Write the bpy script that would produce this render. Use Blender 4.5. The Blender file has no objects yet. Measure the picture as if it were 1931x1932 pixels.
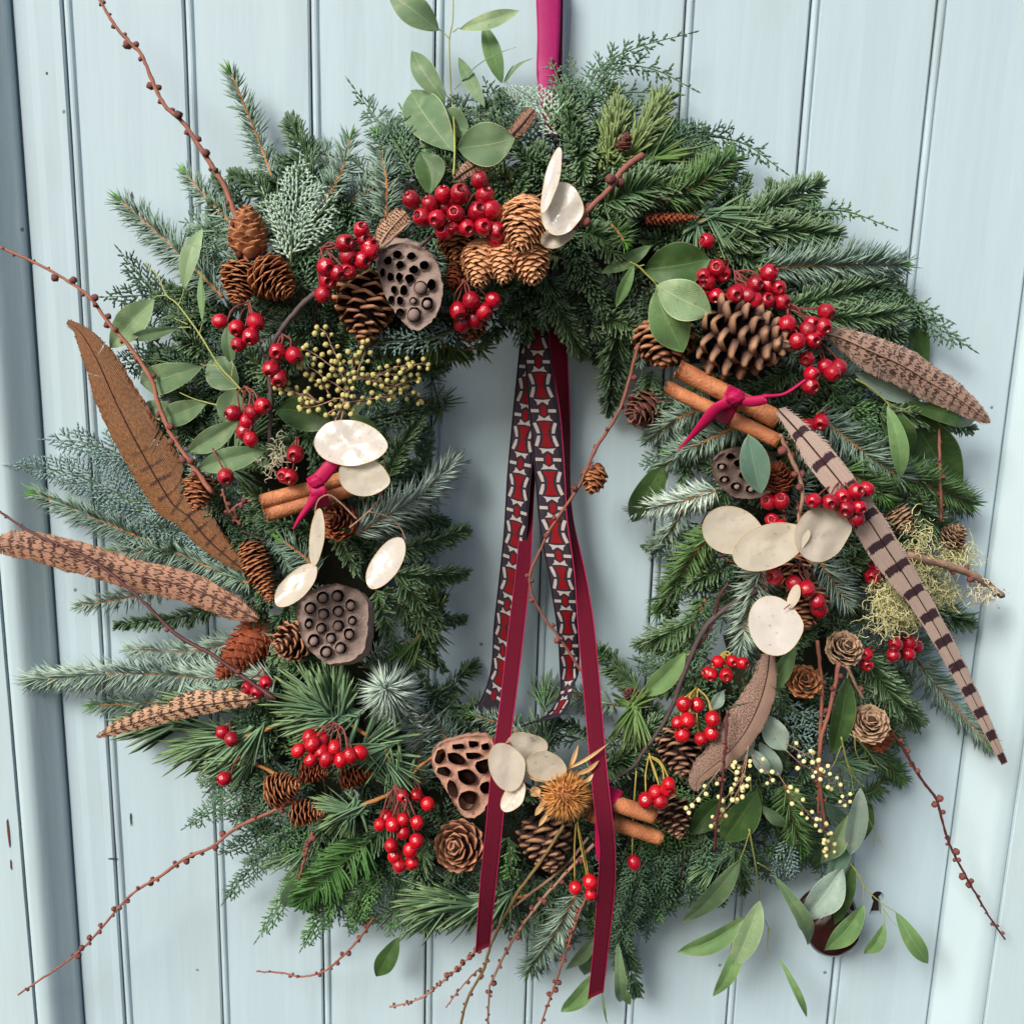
import bpy, math, random
import numpy as np
from mathutils import Vector, Matrix
from mathutils.geometry import delaunay_2d_cdt
R_ = math.radians
random.seed(7)
rng = np.random.default_rng(11)
scene = bpy.context.scene
col = scene.collection

# ------------------------------------------------------------------ camera
FV = 2008.0                     # focal length in view units (the picture is 1931 wide)
SCL = 0.388e-3                  # metres per view unit at the middle of the door
PITCH, ROLL = R_(12.9), R_(1.61)
DIST = FV * SCL
_r0 = np.array([1.0, 0, 0]); FWD = np.array([0, math.cos(PITCH), -math.sin(PITCH)])
_u0 = np.array([0, math.sin(PITCH), math.cos(PITCH)])
UP = _u0 * math.cos(ROLL) - _r0 * math.sin(ROLL)
RIGHT = _r0 * math.cos(ROLL) + _u0 * math.sin(ROLL)
CAM = -FWD * DIST
cd = bpy.data.cameras.new('camera'); cam = bpy.data.objects.new('camera', cd); col.objects.link(cam)
cd.sensor_width = 36; cd.sensor_fit = 'HORIZONTAL'; cd.lens = 36 * FV / 1931; cd.clip_start = 0.02; cd.clip_end = 500
cam.matrix_world = Matrix(((RIGHT[0], UP[0], -FWD[0], CAM[0]), (RIGHT[1], UP[1], -FWD[1], CAM[1]),
                           (RIGHT[2], UP[2], -FWD[2], CAM[2]), (0, 0, 0, 1)))
scene.camera = cam

# ------------------------------------------------------------------ daylight
SUN_EL, SUN_AZ = R_(38), R_(38)          # upper left, in front of the door
world = bpy.data.worlds.new('World'); scene.world = world; world.use_nodes = True
wn = world.node_tree.nodes; wl = world.node_tree.links
sky = wn.new('ShaderNodeTexSky'); sky.sky_type = 'NISHITA'; sky.sun_disc = False
sky.sun_elevation = SUN_EL; sky.sun_rotation = math.pi + SUN_AZ
sky.dust_density = 4.0; sky.air_density = 1.0; sky.ozone_density = 1.0
bg = wn['Background']; bg.inputs['Strength'].default_value = 0.055
wl.new(sky.outputs[0], bg.inputs['Color'])
sl = bpy.data.lights.new('sun', 'SUN'); so = bpy.data.objects.new('sun', sl); col.objects.link(so)
sl.energy = 1.5; sl.angle = R_(22); sl.color = (1.0, 0.97, 0.93)
sd = Vector((math.sin(SUN_AZ) * math.cos(SUN_EL), math.cos(SUN_AZ) * math.cos(SUN_EL), -math.sin(SUN_EL)))
so.rotation_euler = sd.to_track_quat('-Z', 'Y').to_euler(); so.location = (-1, -2, 2)
scene.view_settings.view_transform = 'Standard'; scene.view_settings.look = 'None'
scene.view_settings.exposure = 1.36; scene.view_settings.gamma = 1.0
scene.view_settings.use_curve_mapping = False

# ------------------------------------------------------------------ where a picture point stands
def PA(x, y, d=0.0):
    """point of the plane d metres in front of the door seen at view units (x, y)"""
    v = FWD + RIGHT * (x - 965.5) / FV - UP * (y - 966) / FV
    return CAM + v * ((-d - CAM[1]) / v[1])
CX, CY = 1035.0, 985.0
_out = [(1050,150),(1250,230),(1450,330),(1600,450),(1700,600),(1750,800),(1760,1000),(1720,1250),(1660,1450),(1500,1630),
        (1250,1720),(1100,1790),(900,1740),(650,1740),(480,1620),(390,1480),(420,1330),(460,1200),(420,1050),(330,930),(290,800),
        (280,620),(330,470),(430,350),(560,290),(720,220),(900,200)]
_in = [(1040,650),(1150,690),(1210,760),(1235,900),(1250,1050),(1240,1200),(1200,1290),(1080,1350),(900,1360),(850,1290),
       (835,1180),(840,1050),(800,900),(800,760),(880,680)]
def _polar(pts):
    a = np.array([(math.atan2(y - CY, x - CX), math.hypot(x - CX, y - CY)) for x, y in pts])
    a = a[a[:, 0].argsort()]
    return np.concatenate([a[:, 0] - 2 * math.pi, a[:, 0], a[:, 0] + 2 * math.pi]), np.tile(a[:, 1], 3)
_oa, _or = _polar(_out); _ia, _ir = _polar(_in)
def band(th): return float(np.interp(th, _ia, _ir)), float(np.interp(th, _oa, _or))
def surf(x, y):
    th = math.atan2(y - CY, x - CX); r = math.hypot(x - CX, y - CY)
    a, b = band(th); t = (r - (a + b) / 2) / ((b - a) / 2 + 15)
    return 0.022 + 0.062 * math.sqrt(max(0.0, 1 - t * t))
def D(x, y, o=0.0): return PA(x, y, surf(x, y) + o)
_ox = [0, 463.43, 926.86, 1390.28]; _oy = [0, 463.43, 926.86, 1391.06]
def rest(pts, off=0.0):
    """points of something stiff that lies over the wreath: it bridges hollows instead of following them"""
    xy = np.array([(p[0], p[1]) for p in pts], float); d = np.array([surf(p[0], p[1]) + off + (p[2] if len(p) > 2 else 0) for p in pts])
    s = np.r_[0, np.cumsum(np.linalg.norm(np.diff(xy, axis=0), axis=1))]; h = [0]
    for i in range(1, len(s)):
        while len(h) > 1 and (d[h[-1]] - d[h[-2]]) * (s[i] - s[h[-2]]) <= (d[i] - d[h[-2]]) * (s[h[-1]] - s[h[-2]]): h.pop()
        h.append(i)
    dd = np.interp(s, s[h], d[h]); return [PA(x, y, k) for (x, y), k in zip(xy, dd)]
def q(c, r, pts):
    """points measured in an enlarged quarter of the photograph, to view units"""
    o = []
    for p in pts: o.append((_ox[c] + p[0] * 0.28, _oy[r] + p[1] * 0.28) + tuple(p[2:]))
    return o
U = 0.350e-3       # metres per view unit at wreath depth

# ------------------------------------------------------------------ objects
WL = {}
def props(o, label=None, cat=None, group=None, kind=None):
    if label: o['label'] = label
    if cat: o['category'] = cat
    if group: o['group'] = group
    if kind: o['kind'] = kind
def thing(name, label, cat, loc, group=None):
    o = bpy.data.objects.new(name, None); col.objects.link(o); o.empty_display_size = 0.01
    o.location = Vector(loc); WL[o] = np.array(loc, float); props(o, label, cat, group); return o
def link(name, me, parent=None, M=None, label=None, kind=None):
    o = bpy.data.objects.new(name, me); col.objects.link(o)
    if parent is not None:
        o.parent = parent
        if M is not None: o.matrix_local = Matrix.Translation(Vector(-WL[parent])) @ M
        WL[o] = WL[parent]
    elif M is not None: o.matrix_world = M; WL[o] = np.zeros(3)
    else: WL[o] = np.zeros(3)
    props(o, label, kind=kind); return o
def mesh(name, V, F, m, smooth=True, attrs=None, uv=None):
    V = np.asarray(V, np.float64); me = bpy.data.meshes.new(name)
    if isinstance(F, np.ndarray):
        k = F.shape[1]; n = F.shape[0]
        me.vertices.add(len(V)); me.vertices.foreach_set('co', V.astype(np.float32).ravel())
        me.loops.add(n * k); me.loops.foreach_set('vertex_index', F.astype(np.int32).ravel())
        me.polygons.add(n); me.polygons.foreach_set('loop_start', np.arange(0, n * k, k, dtype=np.int32))
        me.update(calc_edges=True); me.validate()
    else:
        me.from_pydata(V.tolist(), [], [tuple(map(int, f)) for f in F]); me.update()
    if attrs:
        for a, vals in attrs.items():
            at = me.attributes.new(a, 'FLOAT', 'POINT'); at.data.foreach_set('value', np.asarray(vals, np.float32).ravel())
    if uv is not None:
        ul = me.uv_layers.new(name='UVMap'); li = np.empty(len(me.loops), np.int32); me.loops.foreach_get('vertex_index', li)
        ul.data.foreach_set('uv', np.asarray(uv, np.float32)[li].ravel())
    if isinstance(m, (list, tuple)):
        for x in m: me.materials.append(x)
    else: me.materials.append(m)
    if smooth: me.polygons.foreach_set('use_smooth', np.ones(len(me.polygons), bool))
    return me
def part(name, V, F, m, parent, smooth=True, attrs=None, uv=None, label=None, kind=None):
    V = np.asarray(V, float)
    if parent is not None: V = V - WL[parent]
    return link(name, mesh(name, V, F, m, smooth, attrs, uv), parent, None, label, kind)

# ------------------------------------------------------------------ curves, tubes
def cat(P, n):
    P = np.asarray(P, float)
    if len(P) == 2: t = np.linspace(0, 1, n)[:, None]; return P[0] * (1 - t) + P[1] * t
    seg = np.r_[0, np.cumsum(np.linalg.norm(np.diff(P[:, :3], axis=0), axis=1))]; seg /= seg[-1]
    Q = np.vstack([2 * P[0] - P[1], P, 2 * P[-1] - P[-2]]); out = []
    for u in np.linspace(0, 1, n):
        i = min(max(np.searchsorted(seg, u, side='right') - 1, 0), len(P) - 2)
        f = (u - seg[i]) / max(seg[i + 1] - seg[i], 1e-9); a, b, c, d = Q[i], Q[i + 1], Q[i + 2], Q[i + 3]
        out.append(0.5 * ((2 * b) + (c - a) * f + (2 * a - 5 * b + 4 * c - d) * f * f + (3 * b - a - 3 * c + d) * f ** 3))
    return np.array(out)
def nrm(v):
    v = np.asarray(v, float); l = np.linalg.norm(v, axis=-1, keepdims=True); return v / np.maximum(l, 1e-12)
def tangents(P):
    T = np.empty_like(P); T[1:-1] = P[2:] - P[:-2]; T[0] = P[1] - P[0]; T[-1] = P[-1] - P[-2]; return nrm(T)
def frames(P, N0=np.array([0, -1.0, 0])):
    T = tangents(P); N = np.tile(N0, (len(P), 1)); N = nrm(N - (N * T).sum(1)[:, None] * T + 1e-6)
    return T, N, nrm(np.cross(T, N))
def tube(P, r, k=6, rough=0.0, seed=0, cap=True):
    P = np.asarray(P, float); n = len(P); r = np.broadcast_to(np.asarray(r, float), (n,)).copy()
    T, N, B = frames(P, np.array([0.13, -0.95, 0.2])); g = np.random.default_rng(seed)
    a = np.arange(k) * 2 * math.pi / k
    rr = r[:, None] * (1 + rough * g.standard_normal((n, k)))
    V = P[:, None, :] + rr[..., None] * (np.cos(a)[None, :, None] * N[:, None, :] + np.sin(a)[None, :, None] * B[:, None, :])
    V = V.reshape(-1, 3); F = []
    for i in range(n - 1):
        for j in range(k):
            F.append((i * k + j, i * k + (j + 1) % k, (i + 1) * k + (j + 1) % k, (i + 1) * k + j))
    if cap:
        F.append(tuple(range(k))[::-1]); F.append(tuple((n - 1) * k + j for j in range(k)))
    return V, F
class Acc:
    def __init__(s): s.V = []; s.F = []; s.n = 0; s.A = {}
    def add(s, V, F, **at):
        V = np.asarray(V, float); s.V.append(V)
        s.F += [tuple(i + s.n for i in f) for f in F]; s.n += len(V)
        for k, v in at.items(): s.A.setdefault(k, []).append(np.broadcast_to(np.asarray(v, float), (len(V),)))
    def build(s, name, m, parent, smooth=True, **kw):
        at = {k: np.concatenate(v) for k, v in s.A.items()} or None
        return part(name, np.vstack(s.V), s.F, m, parent, smooth, at, **kw)
def batch(tmpl, O, X, Y, Z, sx, sy, sz):
    """many copies of one small template (V, triangles, t) with given frames"""
    tv, tf, tt = tmpl; n = len(O); k = len(tv)
    V = (O[:, None, :] + (tv[None, :, 0:1] * sx[:, None, None]) * X[:, None, :]
         + (tv[None, :, 1:2] * sy[:, None, None]) * Y[:, None, :] + (tv[None, :, 2:3] * sz[:, None, None]) * Z[:, None, :])
    F = tf[None] + (np.arange(n) * k)[:, None, None]
    rnd = np.repeat(rng.random(n), k); return V.reshape(-1, 3), F.reshape(-1, 3), rnd, np.tile(tt, n)

# ------------------------------------------------------------------ materials
def srgb(r, g, b):
    f = lambda c: (c / 255 / 12.92) if c <= 10 else ((c / 255 + 0.055) / 1.055) ** 2.4
    return (f(r), f(g), f(b), 1)
def newmat(name):
    m = bpy.data.materials.new(name); m.use_nodes = True; nt = m.node_tree
    return m, nt, nt.nodes, nt.links, nt.nodes['Principled BSDF']
def nmath(nt, op, a, b=None, clamp=False):
    n = nt.nodes.new('ShaderNodeMath'); n.operation = op; n.use_clamp = clamp
    for i, v in enumerate((a, b)):
        if v is None: continue
        if isinstance(v, (int, float)): n.inputs[i].default_value = v
        else: nt.links.new(v, n.inputs[i])
    return n.outputs[0]
def nmix(nt, f, a, b, mode='MIX'):
    n = nt.nodes.new('ShaderNodeMix'); n.data_type = 'RGBA'; n.blend_type = mode
    for s, v in ((0, f), (6, a), (7, b)):
        if isinstance(v, (int, float)): n.inputs[s].default_value = v
        elif isinstance(v, tuple): n.inputs[s].default_value = v
        else: nt.links.new(v, n.inputs[s])
    return n.outputs[2]
def nnoise(nt, scale, detail=3, vec=None, mapping=None):
    n = nt.nodes.new('ShaderNodeTexNoise'); n.inputs['Scale'].default_value = scale; n.inputs['Detail'].default_value = detail
    if vec is None: tc = nt.nodes.new('ShaderNodeTexCoord'); vec = tc.outputs['Object']
    if mapping:
        mp = nt.nodes.new('ShaderNodeMapping'); mp.inputs['Scale'].default_value = mapping; nt.links.new(vec, mp.inputs[0]); vec = mp.outputs[0]
    nt.links.new(vec, n.inputs['Vector']); return n.outputs['Fac']
def nramp(nt, f, lo, hi):
    n = nt.nodes.new('ShaderNodeMapRange'); n.inputs[1].default_value = lo; n.inputs[2].default_value = hi; nt.links.new(f, n.inputs[0]); return n.outputs[0]
def nattr(nt, a):
    n = nt.nodes.new('ShaderNodeAttribute'); n.attribute_name = a; return n.outputs['Fac']
def nbump(nt, bs, h, strength, dist=0.001):
    b = nt.nodes.new('ShaderNodeBump'); b.inputs['Strength'].default_value = strength; b.inputs['Distance'].default_value = dist
    nt.links.new(h, b.inputs['Height']); nt.links.new(b.outputs[0], bs.inputs['Normal'])
def organic(name, c1, c2, rough=0.6, c3=None, tip=None, ns=60, bump=0.3, rnd='attr', spec=0.4, base=None, trans=0.0):
    """colour wanders from c1 to c2 with each piece's own number and a noise; tip colour towards tt = 1, base colour towards 0"""
    m, nt, N, L, bs = newmat(name)
    if rnd == 'attr': r = nattr(nt, 'rnd')
    else: r = N.new('ShaderNodeObjectInfo').outputs['Random']
    f = nmath(nt, 'ADD', nmath(nt, 'MULTIPLY', r, 0.55), nmath(nt, 'MULTIPLY', nramp(nt, nnoise(nt, ns), 0.3, 0.7), 0.45), True)
    c = nmix(nt, f, c1, c2)
    if base: c = nmix(nt, nramp(nt, nattr(nt, 'tt'), base[2], base[1]), c, base[0])
    if tip: c = nmix(nt, nramp(nt, nattr(nt, 'tt'), tip[1], tip[2]), c, tip[0])
    L.new(c, bs.inputs['Base Color']); bs.inputs['Roughness'].default_value = rough; bs.inputs['Specular IOR Level'].default_value = spec
    if bump: nbump(nt, bs, nnoise(nt, ns * 12), bump, 0.0006)
    if trans:
        t = N.new('ShaderNodeBsdfTranslucent'); L.new(c, t.inputs[0]); mx = N.new('ShaderNodeMixShader'); mx.inputs[0].default_value = trans
        L.new(bs.outputs[0], mx.inputs[1]); L.new(t.outputs[0], mx.inputs[2]); L.new(mx.outputs[0], N['Material Output'].inputs[0])
    return m

def paint(name, c, dirt=0.35):
    m, nt, N, L, bs = newmat(name)
    tc = N.new('ShaderNodeTexCoord').outputs['Object']
    big = nramp(nt, nnoise(nt, 7, 4, tc, (1, 1, 0.35)), 0.3, 0.75)
    streak = nramp(nt, nnoise(nt, 60, 3, tc, (1, 1, 0.04)), 0.35, 0.7)
    cc = nmix(nt, nmath(nt, 'MULTIPLY', big, 0.35), c, tuple(x * k for x, k in zip(c[:3], (0.88, 0.93, 0.96))) + (1,))
    cc = nmix(nt, nmath(nt, 'MULTIPLY', streak, 0.06), cc, tuple(x * 0.75 for x in c[:3]) + (1,))
    # small specks, knocks and scratches in the old paint
    v = N.new('ShaderNodeTexVoronoi'); v.inputs['Scale'].default_value = 26; L.new(tc, v.inputs['Vector'])
    warp = nnoise(nt, 900, 2, tc)
    d = nmath(nt, 'ADD', v.outputs['Distance'], nmath(nt, 'MULTIPLY', warp, 0.03))
    spk = nmath(nt, 'MULTIPLY', nmath(nt, 'LESS_THAN', d, 0.052), nmath(nt, 'GREATER_THAN', N_sep(nt, v.outputs['Color']), 0.45))
    v2 = N.new('ShaderNodeTexVoronoi'); v2.inputs['Scale'].default_value = 15; mp = N.new('ShaderNodeMapping')
    mp.inputs['Scale'].default_value = (3.2, 1, 0.5); mp.inputs['Rotation'].default_value = (0, 0.25, 0); L.new(tc, mp.inputs[0]); L.new(mp.outputs[0], v2.inputs['Vector'])
    d2 = nmath(nt, 'ADD', v2.outputs['Distance'], nmath(nt, 'MULTIPLY', nnoise(nt, 500, 2, tc), 0.05))
    scr = nmath(nt, 'MULTIPLY', nmath(nt, 'LESS_THAN', d2, 0.050), nmath(nt, 'GREATER_THAN', N_sep(nt, v2.outputs['Color']), 0.5))
    cc = nmix(nt, nmath(nt, 'MULTIPLY', spk, 0.75), cc, srgb(80, 80, 84))
    cc = nmix(nt, nmath(nt, 'MULTIPLY', scr, 0.30), cc, srgb(110, 116, 120))
    ed = nmath(nt, 'MULTIPLY', nattr(nt, 'edge'), nramp(nt, nnoise(nt, 90, 4, tc, (1, 1, .12)), .40, .62)); cc = nmix(nt, nmath(nt, 'MULTIPLY', ed, .28), cc, srgb(96, 104, 102))
    grime = nramp(nt, nnoise(nt, 16, 5, tc, (1.4, 1, .5)), .55, .75); cc = nmix(nt, nmath(nt, 'MULTIPLY', grime, .16), cc, srgb(150, 156, 140))
    L.new(cc, bs.inputs['Base Color']); bs.inputs['Roughness'].default_value = 0.5; bs.inputs['Specular IOR Level'].default_value = 0.3
    h = nmath(nt, 'ADD', nnoise(nt, 110, 5, tc, (1, 1, 0.10)), nmath(nt, 'MULTIPLY', nnoise(nt, 20, 3, tc, (1, 1, 0.3)), 1.5))
    h = nmath(nt, 'SUBTRACT', h, nmath(nt, 'MULTIPLY', spk, 0.8))
    nbump(nt, bs, h, 0.4, 0.0010)
    return m
def N_sep(nt, c):
    s = nt.nodes.new('ShaderNodeSeparateColor'); nt.links.new(c, s.inputs[0]); return s.outputs[0]

M = {}
M['paint'] = paint('door_paint', (0.432, 0.545, 0.59, 1))
M['paint_frame'] = paint('frame_paint', (0.46, 0.575, 0.61, 1))
M['gap'] = organic('joint_dirt', srgb(38, 44, 46), srgb(70, 78, 80), 0.9, bump=0, rnd='obj')
# ------------------------------------------------------------------ the door
S2V = 1 / 1.2947
def gx(top, bot, d=0.0):
    """world x of an upright line seen at source column top (row 0) and bot (last row)"""
    a = PA(top * S2V, 0, d)[0]; b = PA(bot * S2V, 1931, d)[0]; return (a + b) / 2
Z0, Z1 = PA(965, 1931)[2] - 0.12, PA(965, 0)[2] + 0.14
bead = [gx(178, 303), gx(462, 552), gx(771, 798), gx(1076, 1045), gx(1381, 1290), gx(1688, 1536), gx(1995, 1781), gx(2305, 2028)]
XL, XR = gx(29, 204), gx(2593, 2266)
edges = [XL] + bead + [XR]
door = thing('plank_door', 'pale blue painted plank door of beaded upright boards behind the wreath', 'door', (0, 0, Z0))
def board_profile(x0, x1, first):
    """cross-section across a board: bead and quirk at its left edge, flat to the next board"""
    p = []
    if not first:
        g = 0.0009; b = 0.0052
        p += [(x0 - b / 2 + 0.0001, 0.006), (x0 - b / 2 + 0.0002, 0.0012)]
        for k in range(7):
            a = math.pi * k / 6; p.append((x0 - b / 2 * math.cos(a) * 0.96, 0.0016 - 0.0021 * math.sin(a)))
        p += [(x0 + b / 2 + 0.0002, 0.0016), (x0 + b / 2 + 0.0008, 0.0016), (x0 + b / 2 + 0.0015, 0.0002)]
    else: p += [(x0 + 0.0008, 0.006), (x0 + 0.0008, 0.0008), (x0 + 0.0016, 0.0)]
    return p
for i in range(len(edges) - 1):
    x0, x1 = edges[i], edges[i + 1]; first = i == 0
    p = board_profile(x0, x1, first)
    xe = x1 - (0.0026 + 0.0011) if i < len(edges) - 2 else x1 - 0.0012
    for k in range(1, 6): p.append((p[-1][0] * 0.0 + (x0 + 0.004) + (xe - 0.0012 - x0 - 0.004) * k / 5, 0.00022 * math.sin(k * 2.1 + i)))
    p += [(xe, 0.0009), (xe, 0.006)]
    dy = [0, .0004, -.0002, .0003, 0, .0002, -.0003, .0004, 0][i]
    nz = 60; zs = np.linspace(Z0, Z1, nz); V = []; g = np.random.default_rng(i)
    wob = np.convolve(g.standard_normal(nz + 8), np.ones(9) / 9, 'valid') * 0.0004
    for zi, z in enumerate(zs):
        for j, (x, y) in enumerate(p): V.append((x + (wob[zi] if j < len(p) - 3 else wob[zi] * .5), y + dy, z))
    k = len(p); F = [(a * k + j, a * k + j + 1, (a + 1) * k + j + 1, (a + 1) * k + j) for a in range(nz - 1) for j in range(k - 1)]
    F += [tuple(range(k))[::-1], tuple((nz - 1) * k + j for j in range(k))]
    F += [(a * k, (a + 1) * k, (a + 1) * k + k - 1, a * k + k - 1) for a in range(nz - 1)]
    b = part('board', V, F, M['paint'], door, smooth=False, attrs={'edge': [(1.0 if (j < len(p) - 8 or j >= len(p) - 2) else .35 if j == len(p) - 3 else 0.0) for zi in range(nz) for j in range(len(p))]})
    if i == len(edges) - 2:                                    # the keyhole is cut through the last board but one or last
        pass
    b['ix'] = i
BOARDS = [o for o in door.children]
# keyhole cut through its board
kc = PA(1655, 1692, 0)
kp = [(0.0048 * math.cos(a), 0.0048 * math.sin(a)) for a in np.linspace(-0.9, math.pi + 0.9, 16)]
kp += [(-0.0052, -0.0165), (0.0046, -0.0165)]
kV = [(kc[0] + x, -0.02, kc[2] + z) for x, z in kp] + [(kc[0] + x, 0.02, kc[2] + z) for x, z in kp]
n = len(kp); kF = [tuple(range(n)), tuple(range(2 * n - 1, n - 1, -1))] + [(i, i + n, (i + 1) % n + n, (i + 1) % n) for i in range(n)]
cut = link('cutter', mesh('cutter', kV, kF, M['gap'], False))
for b in BOARDS:
    xs = [v.co.x for v in b.data.vertices]
    if min(xs) < kc[0] < max(xs):
        md = b.modifiers.new('k', 'BOOLEAN'); md.object = cut; md.solver = 'EXACT'
        bpy.context.view_layer.update()
        me = bpy.data.meshes.new_from_object(b.evaluated_get(bpy.context.evaluated_depsgraph_get())); b.modifiers.clear(); b.data = me
    if 'ix' in b: del b['ix']
bpy.data.objects.remove(cut)
M['rust'] = organic('dark_iron', srgb(60, 34, 28), srgb(30, 20, 20), 0.55, ns=80, rnd='obj')
iv = [(kc[0] - 0.009, 0.0068, kc[2] - 0.02), (kc[0] + 0.009, 0.0068, kc[2] - 0.02), (kc[0] + 0.009, 0.0068, kc[2] + 0.009), (kc[0] - 0.009, 0.0068, kc[2] + 0.009)]
part('lock_plate', iv, [(0, 1, 2, 3)], M['rust'], door, False, label='dark rusty lock seen through the keyhole')
# backing that closes the joints
part('backing_board', [(XL - .03, .0075, Z0), (XR + .03, .0075, Z0), (XR + .03, .0075, Z1), (XL - .03, .0075, Z1),
      (XL - .03, .012, Z0), (XR + .03, .012, Z0), (XR + .03, .012, Z1), (XL - .03, .012, Z1)],
     [(0, 1, 2, 3), (7, 6, 5, 4), (0, 4, 5, 1), (3, 2, 6, 7)], M['gap'], door, False)
# round door knob under the leaves
kn = PA(1556, 1722, 0.0)
M['knob'] = organic('brown_knob', srgb(58, 30, 28), srgb(34, 20, 22), 0.14, ns=40, rnd='obj', bump=0.1, spec=0.6)
knob = thing('door_knob', 'round dark brown door knob half hidden behind eucalyptus leaves at bottom right', 'door knob', kn)
def lathe(c, prof, k=40, sq=1.0):
    V = []; F = []
    for r, d in prof:
        for j in range(k):
            a = j * 2 * math.pi / k; V.append((c[0] + r * math.cos(a) * sq, -d, c[2] + r * math.sin(a)))
    for i in range(len(prof) - 1):
        for j in range(k): F.append((i * k + j, i * k + (j + 1) % k, (i + 1) * k + (j + 1) % k, (i + 1) * k + j))
    F.append(tuple((len(prof) - 1) * k + j for j in range(k)))
    return V, F
V, F = lathe(kn, [(0.024, 0.0003), (0.024, 0.002), (0.022, 0.0034), (0.013, 0.005), (0.010, 0.008), (0.010, 0.013)]); part('rose_plate', V, F, M['knob'], knob)
V, F = lathe(kn, [(0.010, 0.012), (0.0155, 0.0142), (0.0195, 0.018), (0.0215, 0.0225), (0.021, 0.027), (0.0175, 0.0305), (0.011, 0.0325), (0.004, 0.0332), (0.0005, 0.0333)]); part('grip', V, F, M['knob'], knob)
# door frame: moulded stop and flat jamb either side
def jamb(side, xe, name, label):
    t = thing(name, label, 'door frame', (xe, 0, Z0))
    s = -1 if side == 'l' else 1
    dpt = 0.022
    if side == 'l': xc = (gx(-52, 77, dpt) + PA(77 * S2V, 1931, dpt)[0] + PA(8 * S2V, 1270, dpt)[0]) / 3
    else: xc = (PA(2497 * S2V, 1414, dpt)[0] + PA(2405 * S2V, 1931, dpt)[0]) / 2
    w = abs(xc - xe)
    kk = dpt / .030
    prof = [(0.0006, 0.012), (0.0006, -0.004), (0.0012, -0.0055), (0.10 * w, -0.0075), (0.25 * w, -0.0135), (0.40 * w, -0.0205), (0.52 * w, -0.0255), (0.62 * w, -0.0283),
            (0.72 * w, -0.0293), (0.85 * w, -0.0295), (0.965 * w, -0.0292), (0.985 * w, -0.0282), (0.99 * w, -0.015)]
    prof2 = [(0.992 * w, -0.012), (1.012 * w, -0.027), (1.02 * w, -0.0305), (1.035 * w, -0.0315), (1.5 * w, -0.032), (4.6 * w, -0.032), (4.6 * w, 0.01)]
    prof = [(x, y if y > 0 else y * kk) for x, y in prof]; prof2 = [(x, y if y > 0 else y * kk) for x, y in prof2]
    for nm, pr, sd_ in (('moulded_stop', prof, 3), ('jamb_board', prof2, 5)):
        g = np.random.default_rng(sd_ + (s + 1)); nz = 90; zs = np.linspace(Z0, Z1, nz); k = len(pr)
        wob = np.convolve(g.standard_normal(nz + 4), np.ones(5) / 5, 'valid') * 0.00035
        V = [(xe + s * (x + (wob[zi] if nm == 'jamb_board' and j < 4 else 0)), y, z) for zi, z in enumerate(zs) for j, (x, y) in enumerate(pr)]
        F = [(a * k + j, a * k + j + 1, (a + 1) * k + j + 1, (a + 1) * k + j) for a in range(nz - 1) for j in range(k - 1)]
        if s < 0: F = [f[::-1] for f in F]
        part(nm, V, F, M['paint_frame'], t, smooth=(nm == 'moulded_stop'))
    part('joint_gap_strip', [(xe + s * 0.985 * w, -0.010, Z0), (xe + s * 1.02 * w, -0.010, Z0), (xe + s * 1.02 * w, -0.010, Z1), (xe + s * 0.985 * w, -0.010, Z1)], [(0, 1, 2, 3)], M['gap'], t, False)  # dark strip at the bottom of the crack between stop and jamb
    return t, xc
JL, xcl = jamb('l', XL, 'door_frame', 'painted door frame with rounded moulding along the left of the door')
JR, xcr = jamb('r', XR, 'door_frame', 'painted door frame with rounded moulding along the right of the door')
# chips in the paint of the left frame where brown wood shows
M['wood'] = organic('bare_wood', srgb(120, 66, 50), srgb(92, 52, 42), 0.8, ns=200, rnd='obj')
def chip(x, y, w, h, d, parent, seed=0, m='wood', label=None):
    g = np.random.default_rng(seed); c = PA(x, y, d); nn = 14
    V = [(c[0] + w * U * math.cos(a) * (0.6 + 0.8 * g.random()), c[1], c[2] + h * U * math.sin(a) * (0.8 + 0.4 * g.random())) for a in np.linspace(0, 2 * math.pi, nn, endpoint=False)]
    V = V + [(v[0] * 0.9 + c[0] * .1, v[1] + 0.0006, v[2]) for v in V]
    part('paint_chip', V, [tuple(range(nn))[::-1]] + [(i, (i + 1) % nn, (i + 1) % nn + nn, i + nn) for i in range(nn)], M[m], parent, False, label=label)
chip(15, 1570, 2.2, 33, 0.0241, JL, 1); chip(20, 1632, 1.2, 12, 0.0241, JL, 2); chip(246, 1545, 1.2, 16, 0.0006, door, 3, 'gap'); chip(213, 1621, 9, 2, 0.0006, door, 4, 'gap')
chip(248, 371, 1.6, 9, 0.0006, door, 5); chip(88, 138, 2, 3, 0.0235, JL, 6, 'gap'); chip(1764, 1886, 3, 3, .0006, door, 7, 'gap')
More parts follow.
